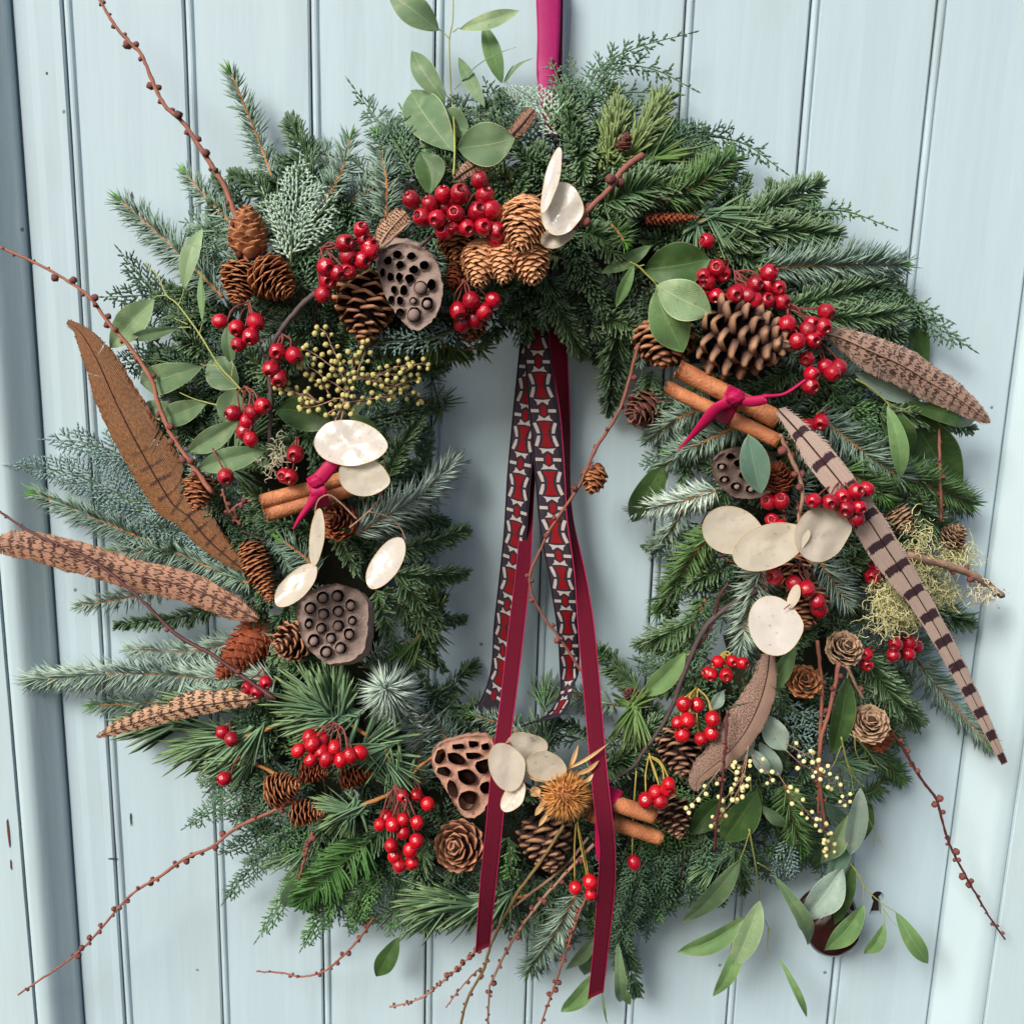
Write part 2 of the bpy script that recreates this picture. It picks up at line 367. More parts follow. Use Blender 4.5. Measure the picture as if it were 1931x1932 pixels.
# ------------------------------------------------------------------ greenery materials
def needle_mat(name, a, b, tip=None, rough=0.5, trans=0.08):
    kb = .97 if 'blue' in name or 'pale' in name else .94
    a = (min(255, a[0] * 1.10), min(255, a[1] * 1.04), a[2] * kb); b = (min(255, b[0] * 1.18), min(255, b[1] * 1.13), min(255, b[2] * (kb + .10)))
    return organic(name, srgb(*a), srgb(*b), rough, tip=(srgb(*tip), 0.55, 1.0) if tip else None, ns=35, bump=0, spec=0.35, trans=trans)
M['spruce_blue'] = needle_mat('blue_spruce_needles', (70, 104, 92), (134, 160, 152))
M['spruce_pale'] = needle_mat('pale_spruce_needles', (96, 126, 120), (150, 174, 168))
M['spruce_star'] = needle_mat('silver_blue_spruce_needles', (128, 158, 156), (176, 198, 194))
M['spruce_green'] = needle_mat('green_spruce_needles', (46, 84, 50), (88, 120, 76), (112, 140, 84))
M['spruce_tip'] = needle_mat('new_spruce_tips', (70, 122, 56), (98, 150, 72))
M['fir_dark'] = needle_mat('dark_fir_needles', (30, 60, 40), (66, 96, 66), (100, 126, 94))
M['fir_green'] = needle_mat('green_fir_needles', (40, 76, 46), (84, 114, 80), (122, 144, 112))
M['fir_olive'] = needle_mat('olive_fir_needles', (70, 96, 56), (104, 126, 80), (130, 148, 96))
M['pine'] = needle_mat('pine_needles', (50, 86, 66), (104, 136, 114), (122, 148, 98))
M['pine_green'] = needle_mat('green_pine_needles', (58, 92, 52), (92, 124, 72), (120, 140, 84))
M['cyp_blue'] = needle_mat('blue_cypress_scales', (78, 110, 112), (116, 144, 146), (150, 176, 174))
M['cyp_pale'] = needle_mat('pale_cypress_scales', (118, 150, 140), (158, 184, 174), (176, 198, 180))
M['cyp_dark'] = needle_mat('dark_cypress_scales', (26, 50, 40), (54, 82, 64), (72, 104, 84))
M['cyp_green'] = needle_mat('green_cypress_scales', (52, 98, 56), (92, 134, 84), (118, 158, 100))
M['cyp_grey'] = needle_mat('grey_green_cypress_scales', (50, 82, 66), (92, 124, 104), (120, 152, 130))
M['yew'] = needle_mat('glossy_green_needles', (36, 78, 40), (74, 112, 66), None, 0.35)
M['stem_orange'] = organic('orange_brown_stem', srgb(176, 118, 64), srgb(138, 90, 52), 0.8, ns=90, rnd='obj', bump=0.6)
M['stem_green'] = organic('green_stem', srgb(86, 104, 60), srgb(66, 84, 52), 0.7, ns=90, rnd='obj')
M['stem_brown'] = organic('brown_stem', srgb(92, 64, 48), srgb(66, 48, 40), 0.8, ns=90, rnd='obj')

# ------------------------------------------------------------------ needle and scale templates
def needle_t(segs=2, blunt=False, bend=0.12):
    V = []; t = []; w = [(0, .62), (.5, 1.0), (1, 0)] if segs == 2 else [(0, .7), (.3, 1.0), (.6, .95), (.85, .7), (1, 0)]
    if blunt: w = [(0, .5), (.45, 1.0), (.9, .9), (1, .25)]
    for s, ww in w[:-1]:
        z = bend * s * s
        V += [(-.5 * ww, s, z), (.5 * ww, s, z), (0, s, z + .5 * ww * 0.12)]; t += [s] * 3
    V.append((0, 1, bend)); t.append(1); F = []; n = len(w) - 1
    for i in range(n - 1):
        for j in range(3):
            a, b = i * 3 + j, i * 3 + (j + 1) % 3; F += [(a, b, b + 3), (a, b + 3, a + 3)]
    L = (n - 1) * 3
    for j in range(3): F.append((L + j, L + (j + 1) % 3, L + 3))
    return np.array(V), np.array(F), np.array(t)
# template x is in widths, y and the bend in lengths; the third vertex lifts a little so that each needle has a ridge
def fix_ridge(T, r=0.5):
    V, F, t = T; V = V.copy(); V[2::3, 2] += 0.0; return V, F, t
T_SPR = needle_t(2, False, 0.10); T_FIR = needle_t(3, True, 0.22); T_PINE = needle_t(4, False, 0.16)
def bead_t():
    V = np.array([(0, 0, 0), (-.5, .55, 0), (0, .5, .35), (.5, .55, 0), (0, .5, -.35), (0, 1.12, 0)])
    F = np.array([(0, 2, 1), (0, 3, 2), (0, 4, 3), (0, 1, 4), (5, 1, 2), (5, 2, 3), (5, 3, 4), (5, 4, 1)])
    return V, F, np.array([0, .5, .5, .5, .5, 1.])
T_BEAD = bead_t()
NV = np.array([0, -1.0, 0])
def ortho(Y, ref):
    Z = nrm(ref - (ref * Y).sum(1)[:, None] * Y); return nrm(np.cross(Y, Z)), Z
class Soup:
    """joined needles: too many and too fine to pick apart singly"""
    def __init__(s): s.p = []
    def add(s, r, tt=None): s.p.append(r if tt is None else (r[0], r[1], r[2], tt))
    def build(s, name, m, parent, kind='stuff', **kw):
        n = 0; V = []; F = []; R = []; T = []
        for v, f, r, t in s.p: V.append(v); F.append(f + n); n += len(v); R.append(r); T.append(t)
        return part(name, np.vstack(V), np.vstack(F), m, parent, True, {'rnd': np.concatenate(R), 'tt': np.concatenate(T)}, kind=kind, **kw)

def needles(P, L, W, n, mode='comb', tmpl=T_SPR, a0=66, a1=38, tipn=14, soup=None, tipsoup=None, s0=0.0, curl=1.0, front=0.25):
    """needles along the curve P; L, W in view units"""
    L *= U; W *= U; s = np.sort(rng.random(n)) * (1 - s0) + s0
    idx = s * (len(P) - 1); i0 = np.clip(idx.astype(int), 0, len(P) - 2); f = (idx - i0)[:, None]
    T, N, B = frames(P); o = P[i0] * (1 - f) + P[i0 + 1] * f; t = T[i0]; nn = N[i0]; bb = B[i0]
    side = rng.choice([-1, 1], n)
    if mode == 'comb':
        ph = R_(78) + rng.normal(0, R_(20), n); fr = rng.random(n) < front * .5; ph[fr] = R_(30) + rng.random(fr.sum()) * R_(40)
    elif mode == 'flat': ph = R_(86) + rng.normal(0, R_(9), n)
    elif mode == 'up': ph = R_(48) + rng.normal(0, R_(26), n)
    else: ph = rng.random(n) * math.pi
    ph = ph * side
    al = R_(a0) + (R_(a1) - R_(a0)) * s ** 3 + rng.normal(0, R_(12), n)
    d = nrm(np.cos(al)[:, None] * t + np.sin(al)[:, None] * (np.cos(ph)[:, None] * nn + np.sin(ph)[:, None] * bb))
    ln = L * (0.66 + 0.48 * rng.random(n)) * (1 - 0.30 * s ** 4) * (0.72 + .28 * np.minimum(1, s / .12 + 0.2))
    X, Z = ortho(d, nn * curl + t * 0.25 + rng.normal(0, .25, (n, 3)))
    r = batch(tmpl, o, X, d, Z, np.full(n, W) * (0.85 + .3 * rng.random(n)), ln, ln * (0.4 + rng.random(n)))
    soup.add(r)
    if tipn:
        k = tipn; ph = rng.random(k) * 2 * math.pi; al = R_(4) + rng.random(k) * R_(34); o = np.tile(P[-1], (k, 1)) - T[-1] * L * .12 * rng.random(k)[:, None]
        d = nrm(np.cos(al)[:, None] * T[-1] + np.sin(al)[:, None] * (np.cos(ph)[:, None] * N[-1] + np.sin(ph)[:, None] * B[-1]))
        X, Z = ortho(d, np.tile(N[-1], (k, 1)) + rng.normal(0, .2, (k, 3))); ln = L * (0.5 + .35 * rng.random(k))
        (tipsoup or soup).add(batch(tmpl, o, X, d, Z, np.full(k, W), ln, ln * .4))

def cyp_fan(P, width, soup, step=12.0, bead=8.6, droop=0.0, sub=True):
    """flat spray of scale leaves round the curve P; width = reach of the longest side shoots, view units"""
    T, N, B = frames(P); Ltot = np.linalg.norm(np.diff(P, axis=0), axis=1).sum() / U
    O = []; Dv = []; Ln = []; Wd = []; Nz = []; TT = []
    def chain(p, d, n, length, w0, bend):
        k = max(2, int(length / bead)); l = length / k * U; t0 = 0
        for i in range(k):
            O.append(p.copy()); Dv.append(d.copy()); Ln.append(l * 1.75); Wd.append(w0 * U * (1 - 0.45 * i / k) * (1.0 + .18 * (i % 2))); Nz.append(n); TT.append(i / k)
            p = p + d * l; d = nrm(d + bend)
    ns = max(5, int(Ltot / step))
    for i in range(ns):
        s = (i + 0.6) / ns; idx = s * (len(P) - 1); a = min(int(idx), len(P) - 2); f = idx - a
        p = P[a] * (1 - f) + P[a + 1] * f; t = T[a]; n = N[a]; b = B[a]
        w = width * (min(1, 0.55 + s * 1.6) * (1 - s ** 1.7) + 0.16) * (0.85 + .3 * rng.random())
        sg = 1 if i % 2 else -1; ang = R_(33 + 8 * rng.random())
        d = nrm(math.cos(ang) * t + math.sin(ang) * sg * b + n * rng.normal(.05, .16) + np.array([0, 0, -droop]))
        nn = nrm(n + rng.normal(0, .25, 3)); bend = (t * 0.035 + np.array([0, 0, -0.02 * droop]))
        chain(p, d, nn, w, 5.6, bend)
        if sub and w > 14:
            m = int(w / 6.0); sb = nrm(np.cross(nn, d))
            for j in range(m):
                u = (j + .8) / m; pp = p + d * w * u * U * 0.93 + bend * w * u * U * u * 1.5; l2 = max(9, w * 0.26 * (1 - u) + 10) * (0.8 + .4 * rng.random())
                d2 = nrm(d * math.cos(R_(38)) + sb * math.sin(R_(38)) * (1 if j % 2 else -1) + n * rng.normal(0, .12))
                chain(pp, d2, nn, l2, 5.0, d * 0.03)
    chain(P[-1], T[-1], N[-1], width * 0.3 + 8, 4.0, T[-1] * 0)
    O, Dv, Nz = np.array(O), np.array(Dv), np.array(Nz); X, Z = ortho(Dv, Nz)
    Wd = np.array(Wd); Ln = np.array(Ln); v, f, r, _ = batch(T_BEAD, O, X, Dv, Z, Wd, Ln, Wd)
    soup.add((v, f, r, np.repeat(np.array(TT), len(T_BEAD[0]))))

def pine_tuft(p, t, L, n, soup, spread=55, W=1.7, bend=1.0, back=0.35, n0=None):
    """long needles from a shoot end p pointing along t"""
    N = nrm(np.array(NV) - np.dot(NV, t) * t); B = np.cross(t, N)
    s = rng.random(n); o = p - t * (s * back * L * U)[:, None]; ph = rng.random(n) * 2 * math.pi
    al = R_(6) + np.abs(rng.normal(0, .55, n)) * R_(spread); al = np.minimum(al, R_(100))
    d = nrm(np.cos(al)[:, None] * t + np.sin(al)[:, None] * (np.cos(ph)[:, None] * N * 0.7 + np.sin(ph)[:, None] * B))
    ln = L * U * (0.7 + .35 * rng.random(n)); g = np.tile(t, (n, 1)) + np.array([0, -0.2, -0.25]) + rng.normal(0, .3, (n, 3))
    X, Z = ortho(d, g); soup.add(batch(T_PINE, o, X, d, Z, np.full(n, W * U), ln, ln * bend * (0.4 + rng.random(n))))

KINDS = dict(
    spruce=dict(m='spruce_blue', stem='stem_orange', L=34, W=3.2, dens=1.0, mode='comb', r=3.5, tip='spruce_tip'),
    spruce_pale=dict(m='spruce_pale', stem='stem_orange', L=36, W=3.2, dens=1.0, mode='comb', r=3.2, tip='spruce_pale'),
    spruce_silver=dict(m='spruce_star', stem='stem_orange', L=36, W=3.3, dens=1.0, mode='comb', r=3.2, tip='spruce_star'),
    spruce_green=dict(m='spruce_green', stem='stem_orange', L=34, W=3.0, dens=1.1, mode='comb', r=3.0, tip='spruce_tip'),
    fir=dict(m='fir_dark', stem='stem_green', L=26, W=4.8, dens=1.45, mode='up', r=2.0, tip=None, tmpl='fir'),
    fir_flat=dict(m='fir_dark', stem='stem_green', L=33, W=4.4, dens=.95, mode='comb', r=2.0, tip=None, tmpl='fir'),
    fir_green=dict(m='fir_green', stem='stem_green', L=30, W=4.6, dens=1.15, mode='comb', r=2.0, tip=None, tmpl='fir'),
    fir_olive=dict(m='fir_olive', stem='stem_green', L=34, W=5.2, dens=1.3, mode='up', r=2.0, tip=None, tmpl='fir'),
    yew=dict(m='yew', stem='stem_green', L=56, W=6.4, dens=0.55, mode='flat', r=1.8, tip=None, tmpl='fir'),
)
SPN = 0
def sprig(kind, pts, label, group=None, L=None, dens=1.0, off=0.0, tipn=14, a0=68, branch=()):
    """pts in view units with optional third value: offset from the wreath's own surface (metres)"""
    P = cat([D(p[0], p[1], off + (p[2] if len(p) > 2 else 0)) for p in [pts[0]] + [(p_[0] + rng.normal(0, 3), p_[1] + rng.normal(0, 3)) + tuple(p_[2:]) for p_ in pts[1:-1]] + [pts[-1]]], 26)
    k = KINDS[kind]; names = dict(spruce='spruce_sprig', spruce_pale='spruce_sprig', spruce_green='spruce_sprig', spruce_silver='spruce_sprig', fir='fir_sprig', fir_flat='fir_sprig', fir_green='fir_sprig', fir_olive='fir_sprig', yew='yew_sprig')
    t = thing(names[kind], label, names[kind].replace('_', ' '), P[0], group)
    sp = Soup(); ts = Soup() if k['tip'] and k['tip'] != k['m'] else None
    tm = T_FIR if k.get('tmpl') else T_SPR; Ln = (L or k['L']) * (1.28 if 'spruce' in kind else 1.08); stems = Acc()
    paths = [P]
    for b in branch:          # (start share along the sprig, end x, end y)
        i = int(b[0] * 25); e = D(b[1], b[2], off); paths.append(cat([P[i], (P[i] + e) / 2 + np.array([0, -.002, 0]), e], 18))
    for j, Q in enumerate(paths):
        ll = np.linalg.norm(np.diff(Q, axis=0), axis=1).sum() / U; n = int(ll * k['dens'] * dens)
        needles(Q, Ln * (1 if j == 0 else .85), k['W'], n, k['mode'], tm, a0, 38, tipn, sp, ts, curl=1.0)
        v, f = tube(Q, np.linspace(k['r'], k['r'] * .55, len(Q)) * U * (1 if j == 0 else .8), 6, .12, j)
        part('stem', v, f, M[k['stem']], t)
    sp.build('needles', M[k['m']], t)
    if ts: ts.build('tip_needles', M[k['tip']], t)
    return t
def cypress(m, pts, width, label, group=None, off=0.0, droop=0.0, step=11.5, bead=8.6):
    P = cat([D(p[0], p[1], off + (p[2] if len(p) > 2 else 0)) for p in pts], 24)
    t = thing('cypress_spray', label, 'cypress spray', P[0], group)
    sp = Soup(); cyp_fan(P, width, sp, step, bead, droop); sp.build('scale_leaves', M[m], t)
    v, f = tube(P, np.linspace(1.9, 0.9, len(P)) * U, 5, .1); part('stem', v, f, M['stem_green'], t); return t
def pine(pts, tufts, label, L=100, n=60, off=0.0, m='pine', group=None, spread=55, W=1.9, r=4.2):
    """pts: the woody shoot; tufts: (share along the shoot, aim x, aim y)"""
    P = cat([D(p[0], p[1], off + (p[2] if len(p) > 2 else 0)) for p in pts], 22)
    t = thing('pine_sprig', label, 'pine sprig', P[0], group); sp = Soup()
    for tf in tufts:
        i = int(tf[0] * 21); aim = D(tf[1], tf[2], off + .004); pine_tuft(P[i], nrm(aim - P[i]), tf[3] if len(tf) > 3 else L, n, sp, spread, W)
    sp.build('needles', M[m], t)
    v, f = tube(P, np.linspace(r, r * .8, len(P)) * U, 8, .22, 5); part('stem', v, f, M['stem_orange'], t); return t

# ------------------------------------------------------------------ twigs with buds
M['twig'] = organic('larch_twig', srgb(156, 98, 76), srgb(112, 70, 60), 0.75, ns=120, rnd='obj', bump=.5)
M['twig_red'] = organic('red_brown_twig', srgb(96, 48, 46), srgb(64, 36, 40), 0.55, ns=120, rnd='obj', bump=.3)
M['twig_pale'] = organic('pale_twig', srgb(176, 142, 118), srgb(128, 94, 76), 0.75, ns=120, rnd='obj', bump=.5)
M['twig_dark'] = organic('grey_brown_twig', srgb(92, 78, 76), srgb(56, 46, 46), 0.7, ns=120, rnd='obj', bump=.4)
M['twig_olive'] = organic('olive_twig', srgb(128, 108, 62), srgb(92, 74, 50), 0.65, ns=120, rnd='obj', bump=.3)
M['bud'] = organic('bud', srgb(136, 74, 66), srgb(92, 50, 48), 0.45, ns=300, rnd='obj', bump=.6)
def bud_mesh(seed):
    g = np.random.default_rng(seed); V = []; F = []; K = 8; prof = [(0, .45), (.25, .9), (.55, 1.05), (.85, .8), (1.05, .42), (1.15, .0)]
    for i, (z, r) in enumerate(prof[:-1]):
        for j in range(K): a = j * 2 * math.pi / K + i * .3; rr = r * (1 + .12 * g.standard_normal()); V.append((rr * math.cos(a), rr * math.sin(a), z * 1.7 - .3))
    V.append((0, 0, 1.15 * 1.6 - .3))
    for i in range(len(prof) - 2):
        for j in range(K): F.append((i * K + j, i * K + (j + 1) % K, (i + 1) * K + (j + 1) % K, (i + 1) * K + j))
    b = (len(prof) - 2) * K
    for j in range(K): F.append((b + j, b + (j + 1) % K, len(V) - 1))
    return mesh('bud', V, F, M['bud'])
BUDS = [bud_mesh(i) for i in range(3)]
def mat_from(p, z, s, up=None):
    z = nrm(np.array(z)); x = nrm(np.cross(z, np.array([.31, .52, .79]))); y = np.cross(z, x); s = np.broadcast_to(np.asarray(s, float), (3,))
    return Matrix(((x[0] * s[0], y[0] * s[1], z[0] * s[2], p[0]), (x[1] * s[0], y[1] * s[1], z[1] * s[2], p[1]), (x[2] * s[0], y[2] * s[1], z[2] * s[2], p[2]), (0, 0, 0, 1)))
def twig(pts, r0, r1, label, m='twig', bud=24, bs=4.6, off=0.004, name='larch_twig', seed=1, start=0.05, parent=None):
    P = cat(rest(pts, off), max(14, 7 * len(pts)))
    g = np.random.default_rng(seed); P = P + g.normal(0, .35 * U, P.shape)
    t = parent or thing(name, label, 'twig', P[0]); ll = np.linalg.norm(np.diff(P, axis=0), axis=1).sum() / U
    v, f = tube(P, np.linspace(r0, r1, len(P)) * U, 7, .10, seed); part('shoot', v, f, M[m], t)
    if bud:
        n = int(ll / bud); T, N, B = frames(P)
        for i in range(n):
            if g.random() < .2: continue
            s = start + (1 - start) * min(.999, (i + g.uniform(-.2, 1.2)) / n); k = min(int(s * (len(P) - 1)), len(P) - 1); a = (0 if i % 2 else math.pi) + g.normal(math.pi / 2, .7)
            d = nrm(math.cos(a) * N[k] + math.sin(a) * B[k] + .3 * T[k]); rr = (r0 + (r1 - r0) * s) * U
            sz = bs * U * g.uniform(.6, 1.4) * (1 - .45 * s * (s > .8))
            link('bud', BUDS[i % 3], t, mat_from(P[k] + d * (rr * .6 + sz * .2), d, sz))
    return t

# ------------------------------------------------------------------ leaves
def leaf_mat(name, a, b, rim, rough=0.5):
    m, nt, N, L, bs = newmat(name); uv = N.new('ShaderNodeUVMap').outputs[0]; s = N.new('ShaderNodeSeparateXYZ'); L.new(uv, s.inputs[0])
    v = nmath(nt, 'ABSOLUTE', s.outputs[1]); r = N.new('ShaderNodeObjectInfo').outputs['Random']
    f = nmath(nt, 'ADD', nmath(nt, 'MULTIPLY', r, .5), nmath(nt, 'MULTIPLY', nramp(nt, nnoise(nt, 45), .3, .7), .5)); c = nmix(nt, f, srgb(*a), srgb(*b))
    c = nmix(nt, nmath(nt, 'MULTIPLY', nmath(nt, 'LESS_THAN', v, .022), .55), c, srgb(*rim)); c = nmix(nt, nmath(nt, 'MULTIPLY', nmath(nt, 'GREATER_THAN', v, .955), .7), c, srgb(*rim))
    w = N.new('ShaderNodeTexWave'); w.inputs['Scale'].default_value = 3.0; w.inputs['Distortion'].default_value = 2; mp = N.new('ShaderNodeMapping')
    cb = N.new('ShaderNodeCombineXYZ'); L.new(nmath(nt, 'SUBTRACT', nmath(nt, 'MULTIPLY', s.outputs[0], 2.2), nmath(nt, 'MULTIPLY', v, .8)), cb.inputs[0]); L.new(cb.outputs[0], w.inputs['Vector'])
    c = nmix(nt, nmath(nt, 'MULTIPLY', w.outputs['Fac'], .10), c, srgb(*rim))
    bl = nramp(nt, nnoise(nt, 110, 4), .5, .72); c = nmix(nt, nmath(nt, 'MULTIPLY', bl, .28), c, srgb(*rim)); spots = nramp(nt, nnoise(nt, 420, 2), .64, .72); c = nmix(nt, nmath(nt, 'MULTIPLY', spots, .5), c, srgb(120, 84, 60))
    L.new(c, bs.inputs['Base Color']); bs.inputs['Roughness'].default_value = rough; bs.inputs['Specular IOR Level'].default_value = .35
    nbump(nt, bs, nmath(nt, 'ADD', w.outputs['Fac'], nnoise(nt, 300)), .25, .0005)
    t = N.new('ShaderNodeBsdfTranslucent'); L.new(c, t.inputs[0]); mx = N.new('ShaderNodeMixShader'); mx.inputs[0].default_value = .15
    L.new(bs.outputs[0], mx.inputs[1]); L.new(t.outputs[0], mx.inputs[2]); L.new(mx.outputs[0], N['Material Output'].inputs[0]); return m
M['leaf'] = leaf_mat('eucalyptus_leaf', (78, 108, 74), (104, 132, 96), (164, 176, 130))
M['leaf_light'] = leaf_mat('pale_eucalyptus_leaf', (120, 150, 106), (142, 168, 126), (196, 206, 158))
M['leaf_dark'] = leaf_mat('dark_eucalyptus_leaf', (44, 76, 38), (66, 98, 52), (124, 142, 88), .4)
M['leaf_green'] = leaf_mat('green_eucalyptus_leaf', (86, 122, 74), (108, 142, 92), (158, 182, 118), .42)
M['leaf_grey'] = leaf_mat('grey_green_leaf', (130, 156, 142), (158, 178, 162), (196, 206, 188), .6)
M['leaf_blue'] = leaf_mat('blue_green_leaf', (76, 110, 92), (100, 132, 114), (146, 164, 136))
M['stem_yellow'] = organic('yellow_green_stem', srgb(166, 166, 84), srgb(136, 144, 76), .5, ns=90, rnd='obj')
def leaf(parent, a, b, w, m, off=0.012, side=0.0, bow=0.10, fold=0.10, p=1.0, roll=0.0, oa=0.0, ob=0.0, wave=.04, pet=1.0):
    """a: base, b: tip (view units); w full width"""
    A = D(a[0], a[1], off + oa); Bp = D(b[0], b[1], off + ob); L = np.linalg.norm(Bp - A); Y = (Bp - A) / L
    Z = nrm(NV * 1.0 - np.dot(NV, Y) * Y); X = np.cross(Y, Z)
    if roll: c, s_ = math.cos(R_(roll)), math.sin(R_(roll)); X, Z = X * c + Z * s_, Z * c - X * s_
    ny, nx = 15, 9; V = []; UVs = []; W = w * U; ph = rng.random() * 6; bow = bow + rng.normal(0, .05); fold = fold + rng.uniform(-.03, .08)
    for i in range(ny):
        s = i / (ny - 1); ww = math.sin(math.pi * (s ** p)) ** 0.72 * (1 - .25 * s ** 6) if 0 < s < 1 else 0.0
        ww = max(ww, .035 if s < .5 else 0.01)
        for j in range(nx):
            v = -1 + 2 * j / (nx - 1); x = v * W / 2 * ww + side * W * math.sin(math.pi * s)
            z = bow * L * math.sin(math.pi * s) - fold * W * (1 - abs(v)) ** 1.3 * ww + wave * W * math.sin(s * 9 + v * 2 + ph) * abs(v)
            V.append(A + X * x + Y * (s * L) + Z * z); UVs.append((s, v))
    F = [(i * nx + j, i * nx + j + 1, (i + 1) * nx + j + 1, (i + 1) * nx + j) for i in range(ny - 1) for j in range(nx - 1)]
    return part('leaf', V, F, M[m], parent, uv=np.array(UVs))
def euc(label, stems, leaves, loc, off=0.012, name='eucalyptus_branch', cat_='eucalyptus branch', sm='stem_yellow', r=2.0):
    t = thing(name, label, cat_, D(loc[0], loc[1], off))
    for k, st in enumerate(stems):
        rr = r
        if isinstance(st, tuple): st, rr = st
        P = cat([D(p[0], p[1], off + (p[2] if len(p) > 2 else 0)) for p in st], 6 * len(st) + 4)
        v, f = tube(P, np.linspace(rr, rr * .6, len(P)) * U, 6, .05, k); part('stem', v, f, M[sm], t)
    for l in leaves:
        a, b, w, m = l[:4]; kw = l[4] if len(l) > 4 else {}
        kw = dict(dict(off=off + .003), **kw); leaf(t, a, b, w, m, **kw)
    return t
# ------------------------------------------------------------------ cones
def cone_mat(name, dark, mid, tip, t0=.35, t1=.72, rough=.7):
    m, nt, N, L, bs = newmat(name); r = N.new('ShaderNodeObjectInfo').outputs['Random']; tt = nattr(nt, 'tt')
    c = nmix(nt, nramp(nt, tt, 0.1, t0), srgb(*dark), srgb(*mid)); c = nmix(nt, nramp(nt, tt, t0, t1), c, srgb(*tip))
    c = nmix(nt, nmath(nt, 'MULTIPLY', r, .35), c, srgb(*mid))
    st = nramp(nt, nnoise(nt, 6, 3, None, (9, 1, 9)), .3, .7); c = nmix(nt, nmath(nt, 'MULTIPLY', st, .4), c, srgb(*[int(x * .62) for x in mid]))
    L.new(c, bs.inputs['Base Color']); bs.inputs['Roughness'].default_value = rough; bs.inputs['Specular IOR Level'].default_value = .3
    nbump(nt, bs, nnoise(nt, 14, 4, None, (4, 1, 4)), .5, .0006); return m
M['cone_pine'] = cone_mat('open_pine_cone', (30, 18, 17), (72, 48, 42), (182, 138, 104), .82, .96)
M['cone_brown'] = cone_mat('warm_brown_cone', (40, 22, 18), (98, 58, 44), (206, 146, 108), .72, .97)
M['cone_larch'] = cone_mat('larch_cone', (44, 24, 18), (142, 84, 54), (206, 142, 96), .5, .95)
M['cone_red'] = cone_mat('red_brown_cone', (50, 22, 16), (134, 62, 38), (176, 98, 62), .4, .95)
M['cone_tan'] = cone_mat('tan_cone', (140, 88, 58), (214, 150, 104), (236, 182, 136), .3, .9)
M['cone_grey'] = cone_mat('grey_brown_cone', (44, 28, 22), (122, 92, 70), (196, 162, 130), .5, .92)
M['cone_rose'] = cone_mat('rosy_cone', (60, 32, 28), (118, 74, 66), (142, 96, 84), .3, .9, .5)
def scale_mesh(kind, m, seed):
    g = np.random.default_rng(seed); ny, nx = 7, 5; top = []; bot = []; tt = []
    for i in range(ny):
        s = i / (ny - 1)
        if kind in ('pine', 'umbo'): w = (.30 + .70 * min(1, s / .62) ** 1.2) * (1 if s < .8 else math.sqrt(max(0, 1 - ((s - .8) / .2) ** 2)) * .7 + .3); th = (.05 + .09 * max(0, (s - .6) / .4)) if kind == 'pine' else (.05 if s < .6 else .05 + .14 * (s - .6) / .25 if s < .85 else .19 - .10 * (s - .85) / .15)
        elif kind == 'thin': w = (.35 + .65 * min(1, s / .5)) * (1 if s < .55 else math.sqrt(max(0, 1 - ((s - .55) / .46) ** 2)) * .9 + .10); th = .045
        else: w = (.35 + .65 * min(1, s / .5)) * (1 if s < .5 else max(.08, 1 - ((s - .5) / .5) ** 1.6)); th = .06
        for j in range(nx):
            v = -1 + 2 * j / (nx - 1); y = s - (.10 * v * v * s if kind not in ('pine', 'umbo') else .06 * v * v * s); z = .16 * v * v * w - .05
            if kind == 'thin': z += -.20 * max(0, s - .6) ** 1.3 * 2.0 + .05 * math.sin(v * 5 + seed * 2) * s; y += .03 * math.sin(v * 6 + seed) * s
            if kind == 'pointed': z += -.12 * s * s + .03 * g.standard_normal()
            if kind in ('pine', 'umbo'): z += .10 * s * s
            top.append((v * w * .5, y, z + th / 2)); bot.append((v * w * .5, y, z - th / 2)); tt.append(s)
    V = top + bot; n = ny * nx; F = []
    for i in range(ny - 1):
        for j in range(nx - 1):
            a = i * nx + j; F.append((a, a + 1, a + nx + 1, a + nx)); F.append((n + a, n + a + nx, n + a + nx + 1, n + a + 1))
    ring = [j for j in range(nx)] + [i * nx + nx - 1 for i in range(1, ny)] + [(ny - 1) * nx + j for j in range(nx - 2, -1, -1)] + [i * nx for i in range(ny - 2, 0, -1)]
    for a, b in zip(ring, ring[1:] + ring[:1]): F.append((b, a, a + n, b + n))
    return mesh('scale', V, F, M[m], attrs={'tt': tt + tt})
_sc = {}
def scales_for(kind, m):
    if (kind, m) not in _sc: _sc[(kind, m)] = [scale_mesh(kind, m, i) for i in range(3)]
    return _sc[(kind, m)]
M['cone_core'] = organic('cone_core', srgb(44, 28, 22), srgb(66, 42, 32), .85, ns=200, rnd='obj')
